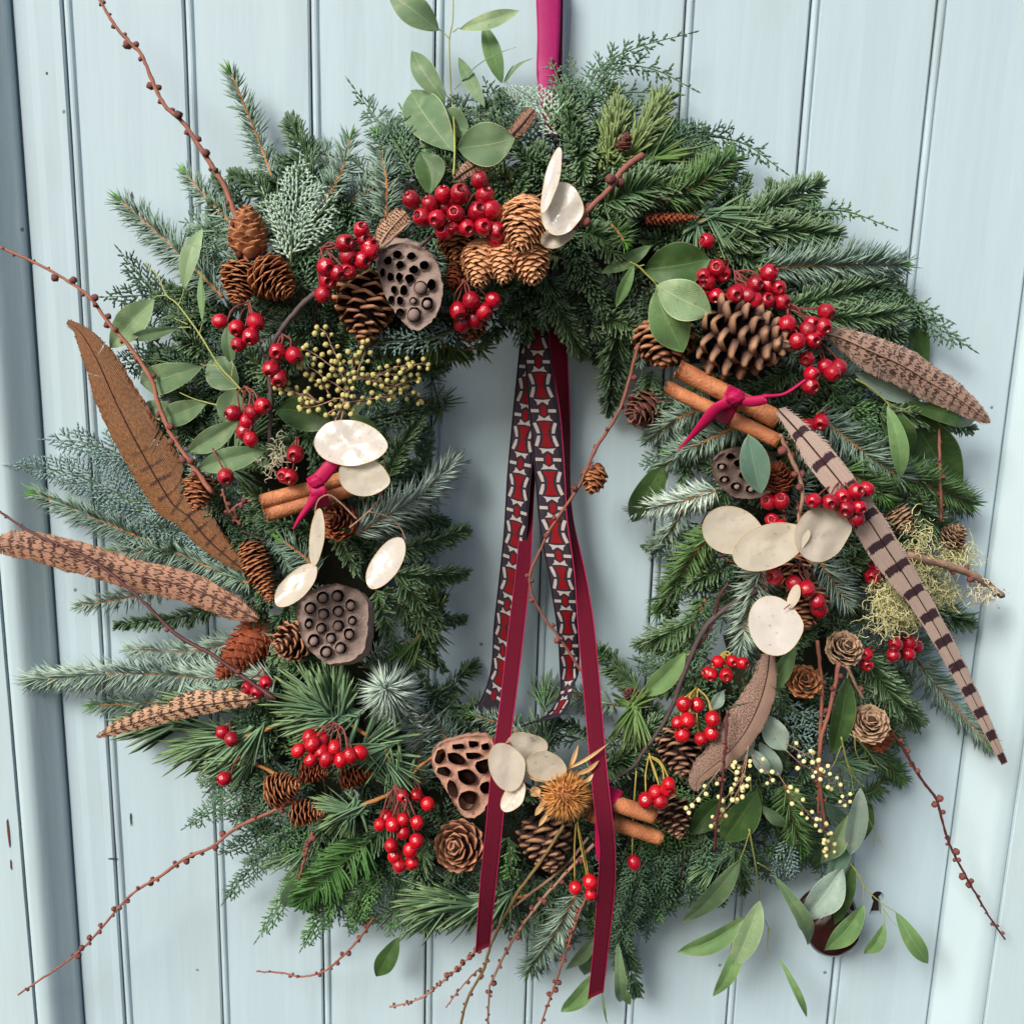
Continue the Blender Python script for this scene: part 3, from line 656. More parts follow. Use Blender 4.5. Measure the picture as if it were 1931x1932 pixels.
def cone(x, y, L, W, ang, label, kind='pine', m='cone_pine', n=60, tilt=0, off=0.010, op0=12, op1=72, ws=1.0, ls=0.5, taper=1.0, group=None, seed=None, name='pine_cone'):
    """centre (x, y), length L and width W in view units; ang: screen direction of the tip (0 right, 90 up), tilt: towards the viewer"""
    C = D(x, y, off); a = R_(ang); t = R_(tilt)
    A = nrm((RIGHT * math.cos(a) + UP * math.sin(a)) * math.cos(t) - FWD * math.sin(t)); X = nrm(np.cross(A, np.array([.2, -.5, .3]))); Y = np.cross(A, X)
    th = thing(name, label, name.replace('_', ' '), C, group); g = np.random.default_rng(seed if seed is not None else int(x * 7 + y)); R = W / 2 * U; Lm = L * U; sm = scales_for(kind, m)
    def prof(s): return (math.sin(math.pi * min(1, (s * .93 + .07)) ** (.62 * taper)) ** .62)
    core = [C + A * Lm * (s - .5) * .86 for s in np.linspace(0.02, .95, 9)]
    v, f = tube(core, [R * .40 * max(.15, prof(s)) for s in np.linspace(0.02, .95, 9)], 8); part('core', v, f, M['cone_core'], th)
    for i in range(n):
        s = (i + .5) / n; phi = i * 2.39996 + g.normal(0, .05); r = X * math.cos(phi) + Y * math.sin(phi)
        rad = R * max(.10, prof(s)); op = R_(op0 + (op1 - op0) * s ** 1.4 + g.normal(0, 4)); d = math.cos(op) * r + math.sin(op) * A; z = -math.sin(op) * r + math.cos(op) * A
        P = C + A * Lm * (s - .5) * .90 + r * rad; l = max(R * ls, rad * 0.75) * (0.94 + .12 * g.random()); l = min(l, Lm * .5)
        B = P - d * l + A * (0 if op0 < 30 else 0); xx = np.cross(d, z); w = l * 1.12 * ws * (0.9 + .2 * g.random()) * (0.55 + .45 * max(.3, prof(s)))
        tw = g.normal(0, .10); xx2 = xx * math.cos(tw) + z * math.sin(tw); zz = z * math.cos(tw) - xx * math.sin(tw)
        Mx = Matrix(((xx2[0] * w, d[0] * l, zz[0] * l, B[0]), (xx2[1] * w, d[1] * l, zz[1] * l, B[1]), (xx2[2] * w, d[2] * l, zz[2] * l, B[2]), (0, 0, 0, 1)))
        link('scale', sm[i % 3], th, Mx)
    return th

# ------------------------------------------------------------------ berries
def berry_mat(name, a, b, rough):
    m, nt, N, L, bs = newmat(name); r = N.new('ShaderNodeObjectInfo').outputs['Random']
    f = nmath(nt, 'ADD', nmath(nt, 'MULTIPLY', r, .6), nmath(nt, 'MULTIPLY', nnoise(nt, 1.6, 3), .4)); c = nmix(nt, f, srgb(*a), srgb(*b))
    sp = nramp(nt, nnoise(nt, 9, 2), .68, .74); c = nmix(nt, nmath(nt, 'MULTIPLY', sp, .35), c, srgb(230, 120, 120))
    L.new(c, bs.inputs['Base Color']); bs.inputs['Roughness'].default_value = rough; bs.inputs['Specular IOR Level'].default_value = .5
    bs.inputs['Subsurface Weight'].default_value = .12; bs.inputs['Subsurface Radius'].default_value = (.004, .0008, .0008)
    bs.inputs['Coat Weight'].default_value = .25; bs.inputs['Coat Roughness'].default_value = .2; dn = nramp(nt, nnoise(nt, 2.2, 3), .35, .7); L.new(nmath(nt, 'ADD', nmath(nt, 'MULTIPLY', dn, .22), nmath(nt, 'MULTIPLY', r, .18 if rough > .3 else .05)), bs.inputs['Roughness']); nbump(nt, bs, nmath(nt, 'ADD', nnoise(nt, 2.2, 3), nmath(nt, 'MULTIPLY', nnoise(nt, 7, 3), .15)), .16, .25); return m
M['haw'] = berry_mat('crimson_hawthorn_berry', (184, 15, 40), (124, 7, 26), .36)
M['haw_bright'] = berry_mat('bright_red_berry', (196, 18, 32), (140, 8, 22), .22)
M['calyx'] = organic('dried_calyx', srgb(58, 30, 26), srgb(104, 52, 44), .8, ns=300, rnd='obj')
M['stalk'] = organic('red_brown_stalk', srgb(132, 62, 56), srgb(96, 46, 42), .6, ns=100, rnd='obj')
M['stalk_g'] = organic('yellow_stalk', srgb(170, 150, 70), srgb(140, 116, 58), .6, ns=100, rnd='obj')
def berry_mesh(m, seed):
    g = np.random.default_rng(seed); K = 20; V = []; F = []; pr = []
    for i in range(1, 11):
        a = math.pi * i / 11; pr.append((math.sin(a) ** .92, -math.cos(a) * 1.06))
    pr += [(.34, 1.0), (.27, .965), (.20, .86), (.04, .80)]
    ph = g.random() * 6; lob = 5
    for i, (r, z) in enumerate(pr):
        for j in range(K):
            a = j * 2 * math.pi / K; rr = r * (1 + .022 * math.sin(lob * a + ph) + .02 * math.sin(2 * a + ph)); V.append((rr * math.cos(a), rr * math.sin(a), z))
    V.append((0, 0, -1.05)); 
    for i in range(len(pr) - 1):
        for j in range(K): F.append((i * K + j, i * K + (j + 1) % K, (i + 1) * K + (j + 1) % K, (i + 1) * K + j))
    for j in range(K): F.append(((j + 1) % K, j, len(V) - 1))
    F.append(tuple((len(pr) - 1) * K + j for j in range(K))); return mesh('berry', V, F, M[m])
BERRY = {m: [berry_mesh(m, i) for i in range(3)] for m in ('haw', 'haw_bright')}
def calyx_mesh():
    V = []; F = []; n = 10
    for k in range(2):
        for j in range(n * 2):
            a = j * math.pi / n; tooth = (j % 4 == 0); V.append((((.30 if k == 0 else (.40 if tooth else .31)) * math.cos(a)), ((.30 if k == 0 else (.40 if tooth else .31)) * math.sin(a)), .93 if k == 0 else (1.16 if tooth else 1.05)))
    for j in range(20): F.append((j, (j + 1) % 20, 20 + (j + 1) % 20, 20 + j))
    b = len(V)
    for j in range(8): a = j * math.pi / 4; V.append((.19 * math.cos(a), .19 * math.sin(a), .875))
    F.append(tuple(range(b, b + 8))); return mesh('calyx', V, F, M['calyx'], False)
CALYX = calyx_mesh()
def berries(pts, r, label, origin, m='haw', off=0.020, face=0.6, group=None, stalks='stalk', sq=1.0, sd=0, down=False, ocol=0.0):
    th = thing('berry_cluster', label, 'berry cluster', D(origin[0], origin[1], off - .004)); g = np.random.default_rng(sd + int(origin[0]))
    cx = np.mean([p[0] for p in pts]); cy = np.mean([p[1] for p in pts]); O = D(origin[0], origin[1], off - 0.010 + ocol)
    for i, p in enumerate(pts):
        dz = (p[2] if len(p) > 2 else 0) + g.uniform(-.003, .004); C = D(p[0], p[1], off + dz); R = r * U * (0.86 + .19 * g.random())
        out = nrm(C - O); z = nrm(out * .7 - FWD * (1.5 * face * g.random() + .1) + g.normal(0, .32, 3) + (np.array([0, 0, -.5]) if down else 0))
        b = link('berry', BERRY[m][i % 3], th, mat_from(C, z, (R, R, R * sq)))
        c = bpy.data.objects.new('calyx', CALYX); col.objects.link(c); c.parent = b
        if stalks:
            back = C - z * R * sq * 1.0; mid = (back * .55 + O * .45) + g.normal(0, .0018, 3) + np.array([0, .001, .002])
            v, f = tube(cat([O + g.normal(0, .0006, 3), mid, back], 9), .0006, 5); part('stalk', v, f, M[stalks], th)
    return th

# ------------------------------------------------------------------ feathers
def feather_mat(name, fn):
    m, nt, N, L, bs = newmat(name); uv = N.new('ShaderNodeUVMap').outputs[0]; s = N.new('ShaderNodeSeparateXYZ'); L.new(uv, s.inputs[0])
    c = fn(nt, N, L, s.outputs[0], s.outputs[1], uv); rr = nattr(nt, 'rnd'); c = nmix(nt, nmath(nt, 'MULTIPLY', rr, .12), c, srgb(60, 40, 34))
    L.new(c, bs.inputs['Base Color']); bs.inputs['Roughness'].default_value = .55; bs.inputs['Specular IOR Level'].default_value = .25
    av = nmath(nt, 'ABSOLUTE', s.outputs[1]); bb = nmath(nt, 'SINE', nmath(nt, 'MULTIPLY', nmath(nt, 'SUBTRACT', s.outputs[0], nmath(nt, 'MULTIPLY', av, .05)), 1100)); nbump(nt, bs, nmath(nt, 'ADD', bb, nmath(nt, 'MULTIPLY', nnoise(nt, 60, 3, uv, (3, .3, 1)), 4)), .35, .0002); return m
def bars(c1, c2, freq, duty=.5, wob=1.0, mott=.3, slant=.6, c3=None):
    def fn(nt, N, L, u, v, uv):
        av = nmath(nt, 'ABSOLUTE', v); wv = nmath(nt, 'MULTIPLY', nmath(nt, 'SUBTRACT', nnoise(nt, 14, 3, uv, (2.2, .6, 1)), .5), wob / freq * 2.4)
        x = nmath(nt, 'MULTIPLY', nmath(nt, 'ADD', nmath(nt, 'SUBTRACT', u, nmath(nt, 'MULTIPLY', av, slant / freq)), wv), freq)
        w = nmath(nt, 'SINE', nmath(nt, 'MULTIPLY', x, 6.2832)); nz = nmath(nt, 'MULTIPLY', nmath(nt, 'SUBTRACT', nnoise(nt, 60, 3, uv, (1.5, .5, 1)), .5), mott * 6)
        f = nramp(nt, nmath(nt, 'ADD', w, nz), 1 - duty * 2 - .25, 1 - duty * 2 + .35); c = nmix(nt, f, srgb(*c1), srgb(*c2))
        if c3: c = nmix(nt, nmath(nt, 'MULTIPLY', nramp(nt, av, .6, 1), .5), c, srgb(*c3))
        return c
    return fn
M['f_pink'] = feather_mat('barred_pink_brown_feather', bars((164, 124, 102), (66, 40, 34), 24, .40, 1.0, .22, -.25, (170, 128, 98)))
M['f_cream'] = feather_mat('barred_cream_feather', bars((190, 152, 122), (52, 32, 28), 16, .42, .9, .2, -.4))
M['f_right'] = feather_mat('barred_grey_brown_feather', bars((192, 158, 138), (84, 60, 54), 19, .36, 1.0, .14, .25, (208, 182, 162)))
def brown_fn(nt, N, L, u, v, uv):
    nz = nnoise(nt, 34, 4, uv, (2.4, .35, 1)); n2 = nnoise(nt, 90, 2, uv, (2.5, .25, 1)); c = nmix(nt, nramp(nt, nz, .35, .65), srgb(98, 64, 38), srgb(134, 92, 56))
    av = nmath(nt, 'ABSOLUTE', v); x = nmath(nt, 'SINE', nmath(nt, 'MULTIPLY', nmath(nt, 'ADD', u, nmath(nt, 'MULTIPLY', nz, .03)), 6.2832 * 19))
    bar = nmath(nt, 'MULTIPLY', nramp(nt, nmath(nt, 'ADD', x, nmath(nt, 'MULTIPLY', n2, .6)), 1.0, 1.3), nmath(nt, 'MULTIPLY', nramp(nt, av, .62, .45), nramp(nt, u, .62, .45)))
    c = nmix(nt, bar, c, srgb(50, 30, 24)); ed = nmath(nt, 'MULTIPLY', nramp(nt, n2, .45, .6), nramp(nt, v, .25, .6)); return nmix(nt, nmath(nt, 'MULTIPLY', ed, .5), c, srgb(84, 50, 32))
M['f_brown'] = feather_mat('smooth_brown_feather', brown_fn)
def taupe_fn(nt, N, L, u, v, uv):
    n2 = nnoise(nt, 42, 3, uv, (2.4, .45, 1)); c = nmix(nt, nnoise(nt, 10, 2, uv), srgb(140, 112, 98), srgb(166, 138, 120))
    lf = nramp(nt, v, -.10, .10); return nmix(nt, nmath(nt, 'MULTIPLY', nramp(nt, n2, .48, .56), nmath(nt, 'MULTIPLY', lf, .9)), c, srgb(78, 54, 48))
M['f_taupe'] = feather_mat('wrinkled_taupe_feather', taupe_fn)
def band_fn(nt, N, L, u, v, uv):
    av = nmath(nt, 'ABSOLUTE', v); n1 = nmath(nt, 'MULTIPLY', nmath(nt, 'SUBTRACT', nnoise(nt, 30, 2, uv, (1.2, .8, 1)), .5), .012)
    uu = nmath(nt, 'ADD', nmath(nt, 'ADD', u, n1), nmath(nt, 'MULTIPLY', nmath(nt, 'SINE', nmath(nt, 'MULTIPLY', av, 4.2)), .0025))
    k = nmath(nt, 'FRACT', nmath(nt, 'MULTIPLY', uu, 14.0)); b = nmath(nt, 'MULTIPLY', nmath(nt, 'GREATER_THAN', k, nramp_n(nt, u, 0, 1, .80, .58)), nmath(nt, 'LESS_THAN', av, .86))
    c = nmix(nt, nnoise(nt, 8, 2, uv), srgb(196, 174, 160), srgb(170, 148, 136)); c = nmix(nt, nmath(nt, 'MULTIPLY', nramp(nt, nnoise(nt, 120, 2, uv, (2.5, .2, 1)), .5, .7), .25), c, srgb(120, 98, 90))
    return nmix(nt, b, c, srgb(64, 46, 52))
def nramp_n(nt, f, a, b, lo, hi):
    n = nt.nodes.new('ShaderNodeMapRange'); n.inputs[1].default_value = a; n.inputs[2].default_value = b; n.inputs[3].default_value = lo; n.inputs[4].default_value = hi; nt.links.new(f, n.inputs[0]); return n.outputs[0]
M['f_band'] = feather_mat('banded_grey_feather', band_fn)
M['rachis'] = organic('feather_shaft', srgb(78, 48, 38), srgb(54, 34, 30), .45, ns=40, rnd='obj', bump=0)
M['rachis_pale'] = organic('pale_feather_shaft', srgb(190, 160, 132), srgb(150, 116, 94), .45, ns=40, rnd='obj', bump=0)
def feather(spine, wl, wr, m, label, off=0.018, n=150, rach='rachis', droop=.18, split=6, sweep=52, rw=2.0, roll=0, group=None, dd=None):
    """spine: base to tip (view units, third value = offset); wl / wr: [(share, width)] left and right of the way to the tip"""
    P = cat(rest(spine, off) if dd is None else [PA(p[0], p[1], dd[0] + (dd[1] - dd[0]) * i / (len(spine) - 1)) for i, p in enumerate(spine)], 60); th = thing('feather', label, 'feather', P[0], group)
    T, N, B = frames(P, NV)   # B = T x N
    if roll:
        c, s_ = math.cos(R_(roll)), math.sin(R_(roll)); N, B = N * c + B * s_, B * c - N * s_
    Lf = np.linalg.norm(np.diff(P, axis=0), axis=1).sum(); n = 150; nc = 8
    for sgn, ww in ((-1, wl), (1, wr)):
        g = np.random.default_rng(int(spine[0][0]) + sgn + 5); ws = np.array(ww, float); V = []; UVs = []; F = []; R1 = []
        cuts = sorted(set(g.integers(int(n * .08), int(n * .97), max(1, split // 3)).tolist())); seg = 0; jit = np.convolve(g.standard_normal(n + 12), np.ones(5) / 5, 'valid')
        for i in range(n):
            dup = (0, 1) if i in cuts else (0,)
            for dd_ in dup:
                if dd_: seg += 1
                s = i / (n - 1); w = max(.3, float(np.interp(s, ws[:, 0], ws[:, 1]))) * U * (1 + .035 * jit[i] + .02 * math.sin(s * 23 + sgn) + g.normal(0, .011))
                idx = s * 59; k = min(int(idx), 58); f = idx - k; p = P[k] * (1 - f) + P[k + 1] * f; t = nrm(T[k] * (1 - f) + T[k + 1] * f); b = nrm(B[k] * (1 - f) + B[k + 1] * f) * sgn; nn = nrm(N[k] * (1 - f) + N[k + 1] * f)
                fw = math.cos(R_(sweep)) / math.sin(R_(sweep)) * w * .6 * min(1, (1 - s) / .08); gap = (-1 if (i in cuts and not dd_) else 1 if dd_ else 0) * w * .035 * (1 + g.random())
                for j in range(nc):
                    r = j / (nc - 1); fwd = fw * r * (1 + .35 * r) + gap * r * r
                    V.append(p + b * w * r + t * fwd - nn * (droop * w * r * r) + nn * (.0004 + .00025 * math.sin(s * 40 + r * 3 + seg) * r)); UVs.append((s + fwd / Lf, sgn * r)); R1.append((seg * .37) % 1 * .6)
                row = len(V) // nc - 1
                if row and not dd_:
                    for j in range(nc - 1): q0 = (row - 1) * nc + j; F.append((q0, q0 + 1, q0 + nc + 1, q0 + nc))
        part('vane', V, F, M[m], th, True, {'rnd': R1}, np.array(UVs))
        VV = np.array(V).reshape(-1, nc, 3); UU = np.array(UVs).reshape(-1, nc, 2); ii = g.integers(0, len(VV) - 2, 260); fl = g.random(260) < .25; ii[fl] = g.integers(0, max(2, len(VV) // 9), fl.sum())
        o_ = VV[ii, nc - 2]; d_ = nrm(VV[ii, nc - 1] - VV[ii, nc - 3]) ; T2 = nrm(VV[np.minimum(ii + 2, len(VV) - 1), nc - 1] - VV[ii, nc - 1]); d_ = nrm(d_ + T2 * g.uniform(-.1, .5, (260, 1)) + g.normal(0, .12, (260, 3))); X_, Z_ = ortho(d_, np.tile(NV, (260, 1)) + g.normal(0, .3, (260, 3)))
        ln_ = np.linalg.norm(VV[ii, nc - 1] - o_, axis=1) + g.uniform(.5, 4.0, 260) * U * (1 + 1.6 * fl); b_ = batch(T_PINE, o_, X_, d_, Z_, np.full(260, 1.1 * U), ln_, ln_ * g.normal(0, .8, 260))
        part('loose_barbs', b_[0], b_[1], M[m], th, True, {'rnd': b_[2] * .5}, np.repeat(UU[ii, nc - 2], len(T_PINE[0]), axis=0), kind='stuff')
    v, f = tube(P + N * .0008, np.linspace(rw, rw * .25, 60) * U, 6); part('shaft', v, f, M[rach], th); return th

# ------------------------------------------------------------------ lotus pods
M['lotus'] = organic('dry_lotus_pod', srgb(156, 136, 124), srgb(106, 88, 82), .75, ns=25, rnd='obj', bump=1.6)
M['lotus_brown'] = organic('brown_lotus_pod', srgb(172, 132, 112), srgb(136, 98, 82), .75, ns=25, rnd='obj', bump=1.6)
M['lotus_dark'] = organic('dark_lotus_pod', srgb(104, 86, 76), srgb(78, 64, 58), .75, ns=25, rnd='obj', bump=.9)
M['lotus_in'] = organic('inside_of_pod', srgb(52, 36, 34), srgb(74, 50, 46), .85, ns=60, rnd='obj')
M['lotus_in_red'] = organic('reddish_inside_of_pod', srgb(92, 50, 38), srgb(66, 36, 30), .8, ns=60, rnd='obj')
M['seed'] = organic('lotus_seed', srgb(150, 130, 122), srgb(116, 98, 92), .9, ns=60, rnd='obj')
def lotus(outline, holes, label, m='lotus', off=0.022, depth=.020, back=(0, 30), mi='lotus_in', rim=2.5, hd=.008, ragged=.012, slope=(0, 0)):
    """outline in view units; holes: (x, y, rx, ry, seed radius or 0) or ('poly', [...])"""
    c = np.mean(outline, axis=0); C = D(c[0], c[1], off); th = thing('lotus_pod', label, 'lotus seed pod', C); g = np.random.default_rng(int(c[0]))
    d0 = surf(c[0], c[1]) + off
    def plane(x, y, h=0.0): return PA(x, y, d0 + h + slope[0] * (x - c[0]) * U + slope[1] * (y - c[1]) * U)
    ol = cat(np.array(list(outline) + [outline[0]], float).repeat(1, 0) @ np.array([[1, 0, 0], [0, 1, 0]]), 73)[:-1, :2]
    ol = c + (ol - c) * (1 + g.normal(0, ragged, (72, 1))); pts = [tuple(p) for p in ol]; faces = [list(range(72))]; edges_ = [(i, (i + 1) % 72) for i in range(72)]; loops = []; hs = []
    for h in holes:
        if h[0] == 'poly': hp = np.array(h[1], float); hc = hp.mean(0); q_ = cat(np.c_[np.vstack([hp, hp[:1]]), np.zeros(len(hp) + 1)], 25)[:-1, :2]; sr = 0
        else:
            hc = np.array(h[:2]); a = np.linspace(0, 2 * math.pi, 17)[:-1]; q_ = np.c_[hc[0] + 1.06 * h[2] * np.cos(a), hc[1] + 1.06 * h[3] * np.sin(a)] + g.normal(0, .5, (16, 2)); sr = h[4]
        for grow, lift in ((1.38, 0.0), (1.0, 1.0)):
            i0 = len(pts); k = len(q_); rr = hc + (q_ - hc) * grow if grow == 1.0 else hc + (q_ - hc) * (1 + 3.6 / np.linalg.norm(q_ - hc, axis=1, keepdims=True))
            pts += [tuple(p) for p in rr]; edges_ += [(i0 + i, i0 + (i + 1) % k) for i in range(k)]
            if lift: loops.append((i0, k))
        hs.append((hc, q_, sr))
    inner = c + (ol - c) * .93; i0 = len(pts); pts += [tuple(p) for p in inner]; edges_ += [(i0 + i, i0 + (i + 1) % 72) for i in range(72)]
    x0, y0 = ol.min(0); x1, y1 = ol.max(0); hole_pts = [h[0] for h in hs]
    for _ in range(260): 
        p = (g.uniform(x0, x1), g.uniform(y0, y1)); 
        if all(np.linalg.norm(np.array(p) - h[0]) > np.linalg.norm(h[1] - h[0], axis=1).max() + 4 for h in hs): pts.append(p)
    vs, es, fs, ov, oe, of = delaunay_2d_cdt([Vector(p) for p in pts], edges_, [], 0, 1e-4)
    def inpoly(p, poly):
        x, y = p; ins = False; j = len(poly) - 1
        for i in range(len(poly)):
            if (poly[i][1] > y) != (poly[j][1] > y) and x < (poly[j][0] - poly[i][0]) * (y - poly[i][1]) / (poly[j][1] - poly[i][1]) + poly[i][0]: ins = not ins
            j = i
        return ins
    V = []; vv = np.array([(v[0], v[1]) for v in vs])
    for p in vv:
        dh = min([np.linalg.norm(h[1] - p, axis=1).min() for h in hs] + [99]); de = np.linalg.norm(ol - p, axis=1).min()
        hgt = .0019 * math.exp(-(dh / 2.8) ** 2) + .0016 * math.exp(-(de / 3.0) ** 2) + .0009 * math.sin(p[0] * .11) * math.cos(p[1] * .13) + g.normal(0, .00015)
        V.append(plane(p[0], p[1], hgt))
    F = []
    for f in fs:
        m_ = vv[list(f)].mean(0)
        if not inpoly(m_, ol) or any(inpoly(m_, h[1]) for h in hs): continue
        F.append(tuple(f)[::-1])
    o = part('face', V, F, M[m], th)
    # sides taper back towards the stalk
    bc = c + np.array(back); V = []; rows = [(1.0, 0), (1.015, -.002), (.97, -.006), (.80, -.012), (.5, -.018), (.12, -.024)]
    for rI, (sc, h) in enumerate(rows):
        cc = c + (bc - c) * (rI / 5)
        for i, p in enumerate(ol): 
            z = plane(*(cc + (p - c) * sc * (1 + (.012 * math.sin(i * 2.1) if rI else 0))), h * depth / .02); V.append(z)
    F = [(a * 72 + i, a * 72 + (i + 1) % 72, (a + 1) * 72 + (i + 1) % 72, (a + 1) * 72 + i) for a in range(5) for i in range(72)]
    part('side', V, F, M[m], th)
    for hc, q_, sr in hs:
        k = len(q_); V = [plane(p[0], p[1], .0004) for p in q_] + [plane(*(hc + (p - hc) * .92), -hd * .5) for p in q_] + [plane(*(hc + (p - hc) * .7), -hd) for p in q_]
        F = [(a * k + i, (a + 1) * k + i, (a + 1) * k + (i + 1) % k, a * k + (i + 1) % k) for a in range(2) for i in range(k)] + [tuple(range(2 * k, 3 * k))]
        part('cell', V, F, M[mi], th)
        if sr:
            sc_ = plane(hc[0] + g.normal(0, 1), hc[1] + 1, -.0003 if sr < 9 else -.0010); V, F = ball(sc_, sr * U, 12, 8, (1, 1, 1)); part('seed', V, F, M['seed'], th)
    return th
def ball(c, r, k=12, n=8, s=(1, 1, 1)):
    V = []; F = []
    for i in range(1, n):
        a = math.pi * i / n
        for j in range(k): b = 2 * math.pi * j / k; V.append((c[0] + r * s[0] * math.sin(a) * math.cos(b), c[1] + r * s[1] * math.sin(a) * math.sin(b), c[2] + r * s[2] * math.cos(a)))
    V += [(c[0], c[1], c[2] + r * s[2]), (c[0], c[1], c[2] - r * s[2])]; t, b_ = len(V) - 2, len(V) - 1
    for i in range(n - 2):
        for j in range(k): F.append((i * k + j, (i + 1) * k + j, (i + 1) * k + (j + 1) % k, i * k + (j + 1) % k))
    for j in range(k): F.append((t, j, (j + 1) % k)); F.append((b_, (n - 2) * k + (j + 1) % k, (n - 2) * k + j))
    return V, F

# ------------------------------------------------------------------ honesty seed pods
def honesty_mat(name, c):
    m, nt, N, L, bs = newmat(name); f = nramp(nt, nnoise(nt, 70, 4), .35, .7); cc = nmix(nt, nmath(nt, 'MULTIPLY', f, .35), srgb(*c), srgb(*[int(x * .8) for x in c]))
    sp = nramp(nt, nnoise(nt, 260, 3), .64, .74); cc = nmix(nt, nmath(nt, 'MULTIPLY', sp, .4), cc, srgb(120, 100, 84))
    L.new(cc, bs.inputs['Base Color']); ln = nnoise(nt, 240, 3); bs.inputs['Roughness'].default_value = .22; bs.inputs['Specular IOR Level'].default_value = .7; bs.inputs['Coat Weight'].default_value = .3; bs.inputs['Sheen Weight'].default_value = .3
    nbump(nt, bs, nnoise(nt, 90, 4), .75, .0016)
    t = N.new('ShaderNodeBsdfTranslucent'); L.new(cc, t.inputs[0]); mx = N.new('ShaderNodeMixShader'); mx.inputs[0].default_value = .38
    L.new(bs.outputs[0], mx.inputs[1]); L.new(t.outputs[0], mx.inputs[2]); L.new(mx.outputs[0], N['Material Output'].inputs[0]); return m
M['pod_white'] = honesty_mat('pearly_white_membrane', (226, 218, 206)); M['pod_cream'] = honesty_mat('cream_membrane', (222, 211, 192)); M['pod_beige'] = honesty_mat('beige_membrane', (216, 206, 186))
M['pod_rim'] = organic('pod_rim', srgb(206, 184, 142), srgb(176, 150, 112), .6, ns=80, rnd='obj', bump=0)
def pod(parent, x, y, w, h, rot, m='pod_cream', off=.03, tilt=(0, 0), tip=True, curl=.10, wav=.02):
    """oval disc w by h view units, turned rot degrees (screen, anticlockwise)"""
    C = D(x, y, off); a = R_(rot); X = RIGHT * math.cos(a) + UP * math.sin(a); Y = -RIGHT * math.sin(a) + UP * math.cos(a)
    tx, ty = R_(tilt[0]), R_(tilt[1]); N = -FWD; X2 = X * math.cos(tx) + N * math.sin(tx); N2 = N * math.cos(tx) - X * math.sin(tx); Y2 = Y * math.cos(ty) + N2 * math.sin(ty); N3 = N2 * math.cos(ty) - Y * math.sin(ty)
    wx = w * U / 2 / max(.3, math.cos(tx)); hy = h * U / 2 / max(.3, math.cos(ty)); rings = 7; k = 36; V = [C.copy()]; ph = rng.random() * 6; rim = []
    for i in range(1, rings + 1):
        r = i / rings
        for j in range(k):
            b = 2 * math.pi * j / k; ex = 1 + (.13 * max(0, math.cos(b)) ** 9 if tip else 0); px, py = r * math.cos(b) * ex, r * math.sin(b) * (1 - .06 * math.cos(b))
            z = curl * wx * (px * px * .8 - .3 + .5 * py * py) + wav * wx * (math.sin(px * 5 + ph) * math.cos(py * 4 + ph * 2) + .6 * math.sin(b * 3 + ph) * r)
            V.append(C + X2 * wx * px + Y2 * hy * py + N3 * z)
            if i == rings: rim.append(V[-1])
    F = [(0, 1 + j, 1 + (j + 1) % k) for j in range(k)] + [(1 + (i - 1) * k + j, 1 + i * k + j, 1 + i * k + (j + 1) % k, 1 + (i - 1) * k + (j + 1) % k) for i in range(1, rings) for j in range(k)]
    o = part('seed_disc', V, F, M[m], parent); rim.append(rim[0]); v, f = tube(rim, .55 * U, 5, cap=False)
    r_ = part('rim', v, f, M['pod_rim'], parent); r_.parent = o; return o
def stems(parent, lst, m, r, off=.02, name='stalk'):
    for st in lst:
        P = cat([D(p[0], p[1], off + (p[2] if len(p) > 2 else 0)) for p in st], 6 * len(st)); v, f = tube(P, np.linspace(r, r * .6, len(P)) * U, 6, .08); part(name, v, f, M[m], parent)

